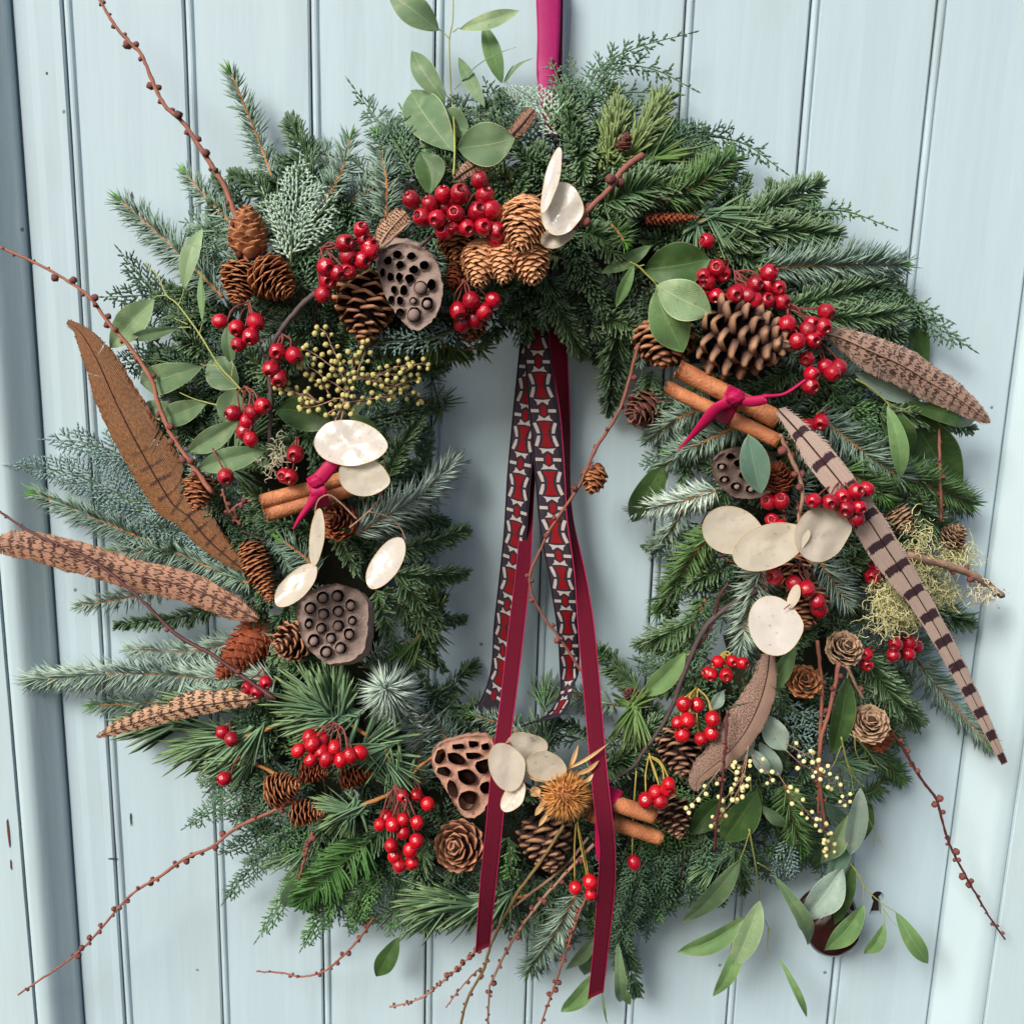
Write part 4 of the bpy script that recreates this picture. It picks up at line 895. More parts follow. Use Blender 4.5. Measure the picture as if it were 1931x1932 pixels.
# ------------------------------------------------------------------ cinnamon, ribbons
def cinn_mat():
    m, nt, N, L, bs = newmat('cinnamon_bark'); n = nramp(nt, nnoise(nt, 60, 4), .3, .7); c = nmix(nt, n, srgb(196, 126, 80), srgb(132, 72, 42))
    c = nmix(nt, nmath(nt, 'MULTIPLY', nramp(nt, nnoise(nt, 180, 3), .62, .72), .6), c, srgb(112, 60, 38)); c = nmix(nt, nmath(nt, 'MULTIPLY', nramp(nt, nnoise(nt, 26, 3), .58, .72), .5), c, srgb(206, 140, 92))
    L.new(c, bs.inputs['Base Color']); bs.inputs['Roughness'].default_value = .65; nbump(nt, bs, nmath(nt, 'ADD', nnoise(nt, 160, 4), nnoise(nt, 700, 2)), .55, .0013); return m
M['cinnamon'] = cinn_mat()
def stick(parent, a, b, w, off=.026, oa=0, ob=0, turn=90, seed=0, dbl=False):
    """a quill rolled in from both edges"""
    A = D(a[0], a[1], off + oa); B = D(b[0], b[1], off + ob); Y = nrm(B - A); Z = nrm(NV - np.dot(NV, Y) * Y); X = np.cross(Y, Z); R = w / 2 * U; th = .16
    c, s_ = math.cos(R_(turn - 90)), math.sin(R_(turn - 90)); X, Z = X * c + Z * s_, Z * c - X * s_; pr = []
    for i in range(16): t = i / 15; an = R_(-250 + 340 * t) ; r = .30 + .22 * t; pr.append((-.44 + r * math.cos(math.pi - an) * 1.0, .05 + r * math.sin(an) * -1))
    def roll(cx_, sg):
        o = []
        for i in range(22):
            t = i / 21; an = R_(270) - R_(430) * (1 - t) ; r = .20 + .33 * t; o.append((cx_ + sg * r * math.cos(an) * -1, r * math.sin(an)))
        return o
    left = roll(-.46, 1); right = roll(.46, -1)[::-1]; pr = np.array(left + right)
    if not dbl: an_ = np.linspace(0, 2 * math.pi * 1.55, 44); rr_ = np.linspace(.50, .90, 44); pr = np.c_[rr_ * np.cos(an_ + 1.0), rr_ * np.sin(an_ + 1.0)]    # joined underneath
    T = np.gradient(pr, axis=0); T /= np.linalg.norm(T, axis=1, keepdims=True); Nn = np.c_[-T[:, 1], T[:, 0]]; outp = pr + Nn * th / 2; inp = pr - Nn * th / 2; loop = np.vstack([outp, inp[::-1]]); k = len(loop)
    g = np.random.default_rng(seed); ns = 16; V = []; L = np.linalg.norm(B - A)
    for i in range(ns):
        s = i / (ns - 1); wb = 1 + .03 * math.sin(s * 7 + seed) + g.normal(0, .01); bend = math.sin(s * math.pi) * .03 * R * (1 if seed % 2 else -1)
        for j, (x, z) in enumerate(loop):
            e = (g.normal(0, .03) * R * 2 if i in (0, ns - 1) else 0); V.append(A + Y * (s * L + e) + X * ((x * wb) * R + bend) + Z * (z * wb * R * 1.0))
    F = [(i * k + j, i * k + (j + 1) % k, (i + 1) * k + (j + 1) % k, (i + 1) * k + j) for i in range(ns - 1) for j in range(k)]
    for e in (0, (ns - 1) * k):
        h = k // 2
        for j in range(h - 1): F.append((e + j, e + j + 1, e + k - 2 - j, e + k - 1 - j))
    return part('cinnamon_stick', V, F, M['cinnamon'], parent)
def velvet(name, c, edge, sheen=.8, rough=.9):
    m, nt, N, L, bs = newmat(name); n = nnoise(nt, 300, 3); cc = nmix(nt, nmath(nt, 'MULTIPLY', n, .5), srgb(*c), srgb(*[int(x * .75) for x in c]))
    L.new(cc, bs.inputs['Base Color']); bs.inputs['Roughness'].default_value = rough; bs.inputs['Sheen Weight'].default_value = sheen; bs.inputs['Sheen Tint'].default_value = srgb(*edge); bs.inputs['Sheen Roughness'].default_value = .4
    bs.inputs['Specular IOR Level'].default_value = .2; nbump(nt, bs, nnoise(nt, 1500, 2), .3, .0003); return m
M['velvet'] = velvet('crimson_velvet', (90, 7, 32), (150, 40, 76), .22); M['selvage'] = velvet('pink_selvage', (158, 30, 74), (220, 120, 160), .2, .6)
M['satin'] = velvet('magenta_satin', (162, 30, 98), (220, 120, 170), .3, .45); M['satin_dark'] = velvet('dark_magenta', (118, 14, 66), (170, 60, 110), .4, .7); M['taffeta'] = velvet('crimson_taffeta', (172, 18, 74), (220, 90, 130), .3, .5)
def strip(parent, rows, m, name='band', n=60, thick=.0004, edge=None, k=7, camber=0.0):
    """rows: (left x, left y, right x, right y, offset or absolute depth, extra depth of the right edge)"""
    LP = cat([PA(r[0], r[1], r[4]) for r in rows], n); RP = cat([PA(r[2], r[3], r[4] + (r[5] if len(r) > 5 else 0)) for r in rows], n); V = []; F = []
    nn = [nrm(np.cross(RP[i] - LP[i], (LP[min(i + 1, n - 1)] - LP[max(i - 1, 0)]))) for i in range(n)]; nn = [x if x[1] < 0 else -x for x in nn]
    for sd_ in (0, 1):
        for i in range(n):
            for j in range(k): u = j / (k - 1); V.append(LP[i] * (1 - u) + RP[i] * u + nn[i] * ((-thick if sd_ else 0) + camber * 4 * u * (1 - u)))
    o = n * k
    for i in range(n - 1):
        for j in range(k - 1): a = i * k + j; F += [(a, a + 1, a + k + 1, a + k), (o + a, o + a + k, o + a + k + 1, o + a + 1)]
        a = i * k; b = a + k - 1; F += [(a, a + k, o + a + k, o + a), (b, o + b, o + b + k, b + k)]
    F += [tuple(range(k)) + tuple(o + j for j in range(k - 1, -1, -1)), tuple((n - 1) * k + j for j in range(k - 1, -1, -1)) + tuple(o + (n - 1) * k + j for j in range(k))]
    b = part(name, V, F, M[m], parent)
    if edge:
        for E in (LP, RP): v, f = tube(E + np.array(nn) * .0002, .00042, 5); part('selvage', v, f, M[edge], parent)
    return LP, RP, np.array(nn)
# ================================================================== the wreath's body
M['moss'] = organic('dark_moss', srgb(30, 36, 26), srgb(50, 50, 34), .95, ns=120, rnd='obj', bump=1.0)
body = thing('wreath_base', 'dark mossy wire ring hidden under the greenery, tied round with wire', 'wreath base', D(CX, CY))
V = []; F = []; NA, NB = 120, 18
for i in range(NA):
    th = 2 * math.pi * i / NA - math.pi; a, b = band(th); r = (a + b) / 2; hw = (b - a) / 2 * .42; x, y = CX + r * math.cos(th), CY + r * math.sin(th)
    for j in range(NB):
        f = 2 * math.pi * j / NB; k = 1 + .10 * rng.standard_normal(); rr = r + hw * math.cos(f) * k; V.append(PA(CX + rr * math.cos(th), CY + rr * math.sin(th), .019 + .014 * math.sin(f) * k))
for i in range(NA):
    for j in range(NB): F.append((i * NB + j, ((i + 1) % NA) * NB + j, ((i + 1) % NA) * NB + (j + 1) % NB, i * NB + (j + 1) % NB))
part('moss_ring', V, F, M['moss'], body)
# thick bed of short greenery under the things one can tell apart
zone = lambda x, y: ('left' if x < 560 else 'right' if x > 1450 else 'mid', 'top' if y < 560 else 'bot' if y > 1380 else 'mid')
soups = {}
def so_(m): return soups.setdefault(m, Soup())
stemA = Acc()
cnt = 0
while cnt < 760:
    th = rng.uniform(-math.pi, math.pi); a, b = band(th); u = rng.random() ** .8; r = a + 18 + (b - a - 60) * u; x, y = CX + r * math.cos(th), CY + r * math.sin(th); 
    if rng.random() > r / 700: continue
    cnt += 1; outw = (u - .42) * 1.6; da = th + (0 if outw > 0 else math.pi) + rng.normal(0, .75 + .5 * (1 - abs(outw))); ln = rng.uniform(85, 150)
    tr = r + ln * math.cos(da - th) ; 
    if tr > b - 20 or tr < a - 5: ln *= .5
    x2, y2 = x + ln * math.cos(da), y + ln * math.sin(da); zx, zy = zone(x, y)
    o1, o2 = rng.uniform(-.030, -.016), rng.uniform(-.016, -.002)
    P = cat([D(x, y, o1), D((x + x2) / 2, (y + y2) / 2, (o1 + o2) / 2 + .003), D(x2, y2, o2)], 14)
    if zy == 'top': ch = [('fir', .30), ('fir_green', .22), ('cyp_dark', .18), ('spruce', .10), ('cyp_grey', .12), ('fir_olive', .08)] if x > 900 else [('spruce', .36), ('cyp_grey', .10), ('cyp_dark', .24), ('fir', .30)]
    elif zy == 'bot': ch = [('cyp_grey', .34), ('cyp_green', .14), ('fir', .2), ('cyp_dark', .22), ('pine', .10)]
    else: ch = [('fir', .32), ('cyp_dark', .26), ('fir_green', .2), ('spruce', .12), ('cyp_grey', .1)]
    k = ch[int(rng.choice(len(ch), p=np.array([c[1] for c in ch]) / sum(c[1] for c in ch)))][0]
    if k.startswith('cyp'): cyp_fan(P, rng.uniform(34, 48), so_(k), 13, 9.0)
    elif k == 'pine': pine_tuft(P[-1], tangents(P)[-1], 80, 34, so_('pine'), 50, 1.8)
    else:
        kk = KINDS[k]; needles(P, kk['L'] * .95, kk['W'], int(ln * kk['dens'] * .85), kk['mode'], T_FIR if kk.get('tmpl') else T_SPR, tipn=8, soup=so_(kk['m']))
    v, f = tube(P, 1.6 * U, 4); stemA.add(v, f)
for k, s in soups.items():
    o = s.build('evergreen_filling', M[k], None); o['label'] = 'dense bed of %s filling the ring between the larger sprigs' % M[k].name.replace('_', ' '); o['category'] = 'foliage'; del o['category']
o = stemA.build('filling_twigs', M['stem_brown'], None, kind='stuff'); o['label'] = 'thin dark stems tangled under the greenery of the wreath'

# ================================================================== sprigs one can tell apart
G1 = 'needled sprigs in the wreath'
sprig('spruce', [(535,420), (500,300), (437,140)], 'tall blue spruce sprig with orange stem standing highest at the upper left', G1)
sprig('spruce', [(420,560), (340,470), (228,378)], 'blue spruce sprig with green tip pointing up left above the eucalyptus', G1, L=38)
sprig('spruce', [(445,430), (400,375), (352,328)], 'short blue spruce sprig beside the long budded twig', G1, L=30)
sprig('spruce', [(612,380), (640,330), (659,262)], 'blue spruce sprig leaning right above the pale cypress', G1)
sprig('spruce', [(728,410), (726,340), (713,262)], 'upright blue spruce sprig left of the top eucalyptus leaves', G1)
sprig('fir_flat', [(590,350), (572,290), (548,232)], 'dark green fir sprig right of the tallest spruce sprig', G1, dens=1.2)
sprig('fir_flat', [(520,390), (480,355), (440,330)], 'dark fir sprig peeping out behind the long budded twig', G1, L=26)
sprig('spruce', [(640,400), (690,360), (760,330)], 'dim blue spruce sprig under the top left sprigs', G1, off=-.012)
sprig('spruce', [(480,470), (430,440), (370,440)], 'blue spruce sprig left of the smooth upright cone', G1, off=-.012)
sprig('spruce', [(470,1100), (360,1060), (210,990), (72,932)], 'long blue spruce sprig above the barred feather at the left', G1, L=40, dens=1.2, branch=[(.45, 215, 1040)])
sprig('spruce_pale', [(330,1095), (240,1122), (153,1142)], 'short pale spruce sprig under the barred feather', G1, L=30)
sprig('fir_flat', [(440,1130), (340,1165), (228,1178)], 'dark green fir sprig under the barred feather at the left', G1, L=26)
sprig('spruce_pale', [(520,1285), (400,1282), (240,1276), (66,1282)], 'long pale blue spruce sprig lying level above the small cream feather', G1, L=50, dens=1.5, tipn=30)
sprig('spruce_pale', [(520,1200), (450,1215), (360,1230), (250,1225)], 'pale spruce sprig behind the red brown cone', G1, L=36, off=-.008)
sprig('spruce', [(440,1300), (330,1330), (180,1330)], 'blue spruce sprig drooping above the small cream feather', G1, L=38, off=-.008, dens=.8)
sprig('spruce_silver', [(668,1010), (730,970), (800,925), (849,876)], 'bright blue spruce sprig with yellow stem reaching into the opening at the left', G1, L=50, dens=.85, off=.010, tipn=22, a0=50)
sprig('fir_green', [(735,900), (760,850), (788,796)], 'rounded noble fir sprig at the inner left rim above the blue spruce', G1, L=27, dens=1.4)
sprig('fir_green', [(790,890), (800,850), (806,815)], 'green fir tip right behind the rounded noble fir sprig', G1, L=24, off=-.01)
sprig('fir_green', [(760,1040), (820,1020), (876,1000)], 'fir sprig pointing right just under the bright blue spruce', G1, L=28)
sprig('fir_green', [(745,1085), (810,1088), (874,1080)], 'fir sprig pointing right level with the upright honesty pod', G1, L=28, dens=1.1)
sprig('fir_green', [(755,1100), (790,1140), (826,1176)], 'fir sprig drooping down right beside the lotus pod with seeds', G1, L=27, dens=1.1)
sprig('fir', [(790,1150), (830,1160), (868,1166)], 'dim fir tip low on the inner left rim', G1, L=26, off=-.01)
sprig('fir', [(740,970), (790,975), (840,985)], 'dark fir sprig under the blue spruce at the inner left rim', G1, L=26, off=-.010)
sprig('spruce', [(600,1080), (570,1050), (535,1022)], 'small blue spruce tip between the long cone and the honesty pods', G1, L=34)
sprig('fir', [(610,1010), (560,1000), (500,985)], 'dark fir sprig under the cinnamon stick at the left', G1, L=26, off=-.006)
sprig('fir_flat', [(800,1330), (850,1290), (890,1260)], 'dark needle sprig at the lower left of the opening', G1, L=34, off=-.012)
sprig('fir_green', [(590,880), (620,920), (625,960)], 'dark fir sprig behind the left cinnamon stick', G1, L=24, off=-.01)
sprig('fir', [(580,820), (600,860), (600,905)], 'dark fir needles under the large white honesty pod', G1, L=24, off=-.004)
# end-on blue spruce at the lower left of the opening
t = thing('spruce_sprig', 'bright blue spruce tip seen end on like a star below the lotus pod with seeds', 'spruce sprig', D(729, 1300), G1); sp = Soup()
P = cat([D(750, 1325, -.012), D(738, 1310, .008), D(727, 1297, .024)], 12); needles(P, 72, 3.6, 360, 'round', T_SPR, 86, 70, 26, sp, curl=.2); P2 = cat([D(800, 1400, -.01), D(772, 1360, .0), D(745, 1320, .010)], 14); needles(P2, 60, 3.4, 140, 'comb', T_SPR, 66, 60, 0, sp)
sp.build('needles', M['spruce_star'], t); v, f = tube(cat([D(800, 1400, -.01), D(745, 1320, .006), D(727, 1297, .026)], 12), 2.6 * U, 6); part('stem', v, f, M['stem_orange'], t)
sprig('spruce', [(860,1420), (830,1370), (780,1330)], 'blue spruce sprig behind the tip seen end on', G1, L=42, off=-.004)
sprig('spruce', [(800,1480), (790,1430), (800,1350)], 'hanging blue spruce sprig above the brown lotus pod', G1, L=40, off=-.012)
sprig('spruce', [(1010,1400), (950,1372), (895,1352)], 'blue spruce sprig along the bottom edge of the opening behind the ribbon', G1, L=34)
sprig('spruce', [(1160,1330), (1100,1315), (1038,1308)], 'blue spruce sprig pointing left behind the right velvet ribbon', G1, L=34, off=-.006)
sprig('fir_green', [(1200,1300), (1165,1260), (1128,1228)], 'green needle tuft at the bottom right corner of the opening', G1, L=34)
sprig('spruce_green', [(1350,1000), (1300,1060), (1243,1150)], 'green spruce sprig drooping into the opening at the right', G1, L=42, dens=1.2)
sprig('spruce_green', [(1330,1130), (1310,1180), (1290,1225)], 'dim green spruce sprig right behind the drooping one', G1, L=34, off=-.01)
sprig('fir_green', [(1310,1170), (1260,1200), (1208,1216)], 'fir sprig pointing left under the green spruce', G1, L=34)
sprig('spruce_silver', [(1350,925), (1280,940), (1198,962)], 'pale blue spruce sprig pointing left into the opening at the right', G1, L=34, dens=1.5, off=.004)
sprig('spruce', [(1290,960), (1260,1000), (1230,1032)], 'short blue spruce sprig under the pale one at the right of the opening', G1, L=28)
sprig('spruce', [(1400,800), (1320,840), (1249,880)], 'blue spruce sprig with green tip under the right cinnamon sticks', G1, L=34, branch=[(.5, 1262, 850)], dens=1.2)
sprig('spruce', [(1345,765), (1280,790), (1222,830)], 'dark blue spruce sprig left of the right cinnamon sticks', G1, L=34)
sprig('fir_flat', [(1165,625), (1160,690), (1150,765)], 'dark flat fir sprig hanging at the upper right of the opening', G1, L=36, dens=1.2, off=-.004)
sprig('fir_flat', [(1230,700), (1215,750), (1200,790)], 'dark fir sprig behind the rosy cone', G1, L=30, off=-.012)
sprig('fir_green', [(1050,575), (1080,625), (1099,668)], 'short green fir sprig beside the top of the ribbons', G1, L=28, dens=1.2)
sprig('fir', [(1090,470), (1115,530), (1141,586)], 'drooping noble fir sprig right of the tan cones', G1, L=27, dens=1.5)
sprig('fir_green', [(1130,600), (1180,618), (1222,634)], 'green fir sprig under the drooping noble fir at the top', G1, L=27)
sprig('fir', [(1030,520), (1050,560), (1030,610)], 'dark fir sprig right under the tan cones', G1, L=26)
sprig('fir', [(1090,300), (1080,240), (1066,178)], 'noble fir sprig standing up beside the hanging ribbon', G1, L=27, dens=1.7)
sprig('fir_green', [(1050,200), (1090,250), (1100,330)], 'noble fir sprig arching down at the top middle', G1, L=32, dens=1.5)
sprig('fir', [(1000,300), (1040,330), (1090,370)], 'dark noble fir sprig behind the curled honesty pod', G1, L=27, dens=1.3, off=-.006)
sprig('fir_olive', [(1150,330), (1160,270), (1165,215)], 'olive fir tuft standing up at the top right of the ribbon', G1, L=46, dens=1.1, a0=40)
sprig('fir_olive', [(1180,310), (1205,255), (1245,195)], 'olive fir sprig leaning right above the brown bud', G1, L=50, dens=.8, a0=30)
sprig('fir_olive', [(1120,290), (1150,300), (1190,310)], 'short olive fir sprig under the brown bud', G1, L=28, dens=1.3)
sprig('fir_green', [(1140,385), (1200,360), (1268,342)], 'thick noble fir sprig behind the thick budded twig', G1, L=44, dens=2.0, off=.004, tipn=26)
sprig('fir', [(1120,350), (1170,330), (1230,320)], 'dark noble fir sprig above the thick one at the top right', G1, L=30, dens=1.4, off=-.004)
sprig('spruce_green', [(1255,378), (1315,345), (1378,300)], 'yellow green spruce sprig with orange stem at the top right', G1, L=44, dens=1.5, off=.004)
sprig('spruce_green', [(1150,420,-.01), (1165,436,.0), (1177,455,.012)], 'small star of green needles seen end on above the pale leaves', G1, L=34, dens=1.0, tipn=24, a0=80)
sprig('fir_green', [(1100,440), (1135,450), (1160,480)], 'loose pale fir needles above the large eucalyptus leaf', G1, L=32, dens=.8, off=.004)
sprig('fir', [(1070,440), (1090,480), (1080,530)], 'dark fir sprig right behind the large tan cone', G1, L=28, dens=1.2)
sprig('fir_green', [(1380,430), (1450,395), (1537,352)], 'upper flat fir sprig with green tip at the top right rim', G1, L=40, dens=1.2)
sprig('fir_green', [(1370,455), (1460,430), (1568,444)], 'middle flat fir sprig pointing right under the first at the top right rim', G1, L=40, dens=1.3)
sprig('fir_flat', [(1330,460), (1400,470), (1460,530)], 'dark flat fir sprig above the berries at the upper right', G1, L=36, off=-.004)
sprig('spruce', [(1430,508), (1560,505), (1700,500)], 'level spruce sprig with long orange stem at the upper right rim', G1, L=44, dens=1.5, tipn=26)
sprig('fir_green', [(1470,590), (1570,560), (1680,535)], 'flat fir sprig under the level spruce at the upper right', G1, L=34, dens=1.3)
sprig('fir_green', [(1500,600), (1600,600), (1700,590)], 'green fir sprig right above the barred feather at the right', G1, L=32, dens=1.2)
sprig('spruce_green', [(1540,590), (1575,597), (1600,590)], 'small bright green tip right beside the topmost loose berry', G1, L=24)
sprig('fir_green', [(1660,780), (1740,790), (1830,810)], 'dark fir tip showing past the end of the barred feather', G1, L=24)
sprig('spruce', [(1540,780), (1620,850), (1702,905)], 'blue spruce sprig with orange stem below the two loose berries', G1, L=44, dens=1.2)
sprig('spruce', [(1500,840), (1560,880), (1600,920)], 'dark blue spruce sprig over the banded feather', G1, L=38, off=-.008)
sprig('spruce_green', [(1580,880), (1640,920), (1668,938)], 'green tipped spruce star right of the berry cluster on the feather', G1, L=40, dens=1.3, tipn=40)
sprig('spruce_green', [(1680,890), (1750,920), (1828,950)], 'dark green spruce sprig at the far right edge', G1, L=44, dens=1.2)
sprig('fir_green', [(1690,930), (1740,970), (1800,1010)], 'dark fir sprig behind the lichen twig', G1, L=36, off=-.01)
sprig('spruce_pale', [(1535,1040), (1565,1090), (1596,1135)], 'blue spruce tip pointing down under the honesty pods at the right', G1, L=44, dens=1.0, tipn=34, off=.004)
sprig('spruce_pale', [(1440,1060), (1415,1140), (1396,1225)], 'hanging pale spruce sprig left of the white honesty pod', G1, L=42, dens=1.5, tipn=20, off=.002)
sprig('spruce', [(1680,1180), (1770,1290), (1862,1402)], 'thin blue spruce sprig running down behind the end of the banded feather', G1, L=40, dens=.8)
sprig('fir_green', [(1630,1240), (1680,1300), (1730,1365)], 'dark green sprig behind the three berries at the right', G1, L=38, dens=1.2)
sprig('fir_green', [(1600,1280), (1650,1330), (1690,1400)], 'dark fir sprig behind the rosette cones at the right', G1, L=34, off=-.01)
sprig('fir_flat', [(1640,1120), (1730,1150), (1822,1172)], 'dark green sprig behind the banded feather below the lichen', G1, L=40, off=-.008)
sprig('spruce_green', [(1630,1400), (1670,1440), (1700,1470)], 'dark green sprig under the lower rosette cone', G1, L=34, off=-.004)
sprig('yew', [(700,1585), (640,1640), (575,1698)], 'glossy green yew sprig with long flat needles at the lower left', G1, dens=1.5, off=.006, a0=66)
sprig('fir_flat', [(760,1520), (720,1570), (660,1620)], 'green needle sprig above the yew at the lower left', G1, L=36)
sprig('spruce', [(1085,1690), (1045,1755), (998,1830)], 'spruce sprig with thick orange stem hanging at the bottom', G1, L=42, dens=1.2, off=.002)
sprig('fir_flat', [(1170,1770), (1185,1815), (1199,1868)], 'dark fir tip hanging lowest right of the velvet ribbon', G1, L=30)
sprig('fir_flat', [(1385,1600), (1398,1640), (1405,1680)], 'dark fir tip hanging between the eucalyptus stems', G1, L=26)
sprig('spruce_green', [(1480,1480), (1495,1540), (1512,1600)], 'green spruce sprig hanging under the cream berried spray', G1, L=42, dens=1.1)
sprig('spruce_green', [(1600,1500), (1640,1500), (1690,1450)], 'green needles beside the yellow stems at the lower right', G1, L=30, off=-.012)
sprig('fir_green', [(1290,1480), (1330,1440), (1340,1380)], 'dark fir sprig behind the open cone at the lower right', G1, L=34, off=-.01)
sprig('fir_green', [(1110,1470), (1180,1430), (1230,1370)], 'green fir sprig above the right end of the bottom cinnamon', G1, L=38, dens=1.3, off=-.004)
sprig('fir_green', [(1500,690), (1450,730), (1400,760)], 'fir sprig behind the right cinnamon ribbon', G1, L=30, off=-.01)
for (x0, y0, x1, y1, k, lb) in [(960, 1580, 930, 1680, 'fir_flat', 'dark fir sprig hanging under the flower shaped cone'), (800, 1580, 790, 1690, 'fir_green', 'green fir sprig hanging below the lower red berries'), (1090, 1600, 1120, 1700, 'fir', 'dark fir sprig between the two velvet ribbon tails'),
        (900, 1560, 850, 1660, 'fir', 'dark fir sprig left of the flower shaped cone'), (1010, 1660, 1030, 1760, 'fir_flat', 'dark fir sprig behind the smooth olive stem'), (1300, 1300, 1400, 1340, 'fir', 'dark fir sprig behind the eight bright berries'), (1420, 1260, 1450, 1340, 'fir_flat', 'dark needles behind the taupe feather'), (700, 1060, 650, 1010, 'fir', 'dark fir sprig between the lotus pod and the end on cone')]:
    sprig(k, [(x0, y0), ((x0 + x1) / 2 + 4, (y0 + y1) / 2), (x1, y1)], lb, G1, off=-.012, dens=1.2)
# pines with long needles
pine([(720,1405), (680,1380), (625,1340)], [(1, 500, 1290), (1, 600, 1200), (.95, 440, 1330), (1, 540, 1370), (.9, 640, 1180), (1, 470, 1260), (.2, 780, 1330), (.8, 500, 1420)],
     'large pine sprig with long needles fanning left below the lotus pod', L=135, n=32, off=.006, spread=34, W=2.6)
pine([(845,1410), (800,1440), (755,1480), (730,1500), (665,1527)], [(1, 560, 1490), (1, 600, 1600), (1, 640, 1640), (.98, 580, 1560), (.6, 700, 1420), (.5, 740, 1380), (1, 590, 1520)],
     'pine sprig with orange stem pointing left above the lower red berries', L=95, n=22, off=.012, spread=30, W=2.7)
pine([(745,1470), (735,1440), (725,1410)], [(.2, 760, 1560, 90), (.9, 690, 1460, 75), (.5, 800, 1500, 90), (1, 640, 1440, 90)], 'short pine tuft between the hanging spruce and the red berries', n=22, off=.014, spread=30, W=2.6)
pine([(560,1350), (480,1385), (400,1395)], [(1, 250, 1420), (.9, 240, 1470), (.8, 280, 1390), (.6, 330, 1500), (1, 240, 1440), (.4, 370, 1560, 120)], 'pine sprig with thick orange stem at the left rim below the feathers', L=145, n=34, off=.002, spread=28, W=2.3)
pine([(560,1490), (500,1450), (440,1430)], [(1, 300, 1500), (.8, 340, 1560), (1, 290, 1440)], 'lower pine sprig drooping at the left rim', L=130, n=26, off=-.004, spread=26, W=2.2)
pine([(520,1290), (430,1330), (330,1360)], [(1, 130, 1330), (1, 170, 1390), (.6, 230, 1300)], 'fine pale pine needles behind the small cream feather', L=150, n=24, off=-.010, spread=22, W=2.0)
pine([(1000,1690), (900,1700), (830,1700)], [(1, 715, 1770), (.9, 740, 1700), (.7, 730, 1650), (.6, 760, 1750), (.5, 800, 1800), (1, 700, 1740), (.3, 860, 1790)], 'pine sprig with long needles sweeping left at the bottom', L=140, n=42, off=.004, spread=24, W=2.4)
pine([(830,1130), (790,1200), (760,1230)], [(.3, 720, 1080), (.5, 860, 1260), (.8, 700, 1290), (1, 820, 1290), (.2, 790, 1080)], 'dark pine needles behind the lotus pod with seeds', L=110, n=30, off=-.010, spread=35, m='pine_green', W=2.2)
pine([(1180,300), (1215,300), (1230,300)], [(1, 1300, 205), (1, 1310, 260), (.8, 1260, 170), (1, 1330, 290)], 'pine needles sweeping right from the brown bud at the top right', L=110, n=22, off=.0, spread=22, m='pine_green', W=2.3)
pine([(1290,440), (1320,420), (1340,410)], [(.6, 1420, 360, 110), (1, 1430, 430, 120), (1, 1400, 500, 110), (.5, 1330, 500)], 'pine needles round the reddish shoot at the upper right', L=90, n=20, off=.0, spread=26, m='pine', W=2.2)
pine([(1180,1320), (1190,1330), (1200,1345)], [(1, 1190, 1480, 95), (.8, 1150, 1430, 95), (1, 1230, 1450, 95), (.5, 1130, 1300, 70), (.6, 1260, 1260, 80)], 'pine sprig with a pink bud dangling at the lower right of the opening', L=95, n=24, off=.006, spread=26, m='pine_green', W=2.6, r=2.4)
pine([(480,780), (450,840), (430,880)], [(1, 400, 760, 110), (1, 470, 900, 100), (.5, 560, 700, 120), (1, 440, 740, 120)], 'pine needles behind the left eucalyptus leaves', L=100, n=18, off=-.012, spread=26, W=2.2)
pine([(800,640), (860,660), (905,655)], [(1, 945, 640, 50), (1, 950, 690, 55), (.5, 880, 740, 70), (.7, 930, 720, 60), (.2, 790, 760, 70), (.3, 840, 760, 60)], 'short needled sprig hanging into the opening at the upper left', L=60, n=16, off=-.004, spread=44, m='pine_green', W=3.2, r=2.0)
pine([(740,700), (790,750), (830,760)], [(1, 820, 790, 60), (.8, 780, 790, 60), (1, 870, 740, 60)], 'loose fir needles under the yellow mimosa', L=60, n=14, off=-.008, spread=40, m='pine_green', W=3.2, r=2.0)

# cypress sprays
for (x0, y0, x1, y1, k, lb) in [(880, 1620, 840, 1740, 'cyp_dark', 'dark cypress spray behind the pine needles sweeping left'), (780, 1600, 740, 1720, 'cyp_grey', 'grey green cypress spray under the hanging red berries'), (990, 1620, 960, 1760, 'cyp_dark', 'dark cypress spray left of the olive stem at the bottom'),
        (1060, 1640, 1080, 1780, 'cyp_grey', 'grey green cypress spray between the velvet ribbon tails'), (930, 1600, 900, 1730, 'cyp_grey', 'grey green cypress spray behind the end of the left velvet ribbon'), (1400, 1280, 1440, 1400, 'cyp_dark', 'dark cypress spray under the taupe feather')]:
    cypress(k, [(x0, y0), ((x0 + x1) / 2 - 5, (y0 + y1) / 2), (x1, y1)], 50, lb, 'cypress sprays in the wreath', off=-.014, droop=.3)
G2 = 'cypress sprays in the wreath'
cypress('cyp_blue', [(330,1010), (220,930), (120,890), (38,880)], 74, 'wide blue cypress spray at the far left under the brown feather', G2)
cypress('cyp_blue', [(330,950), (250,870), (160,835), (100,830)], 66, 'blue cypress spray above the widest one at the far left', G2, off=-.004)
cypress('cyp_blue', [(420,1020), (340,960), (260,945), (190,960)], 60, 'blue cypress spray showing right of the brown feather edge', G2)
cypress('cyp_blue', [(460,1080), (380,1010), (300,1000), (240,1010)], 50, 'blue cypress spray between the two large left feathers', G2, off=-.004)
cypress('cyp_green', [(310,900), (260,850), (220,790)], 40, 'small green cypress tip left of the brown feather', G2)
cypress('cyp_dark', [(360,640), (300,560), (232,480)], 52, 'dark cypress spray reaching up left behind the eucalyptus', G2, step=12, bead=8.6)
cypress('cyp_dark', [(370,600), (290,560), (200,560)], 48, 'dark cypress spray pointing left above the pointed leaf', G2, step=12, bead=8.6)
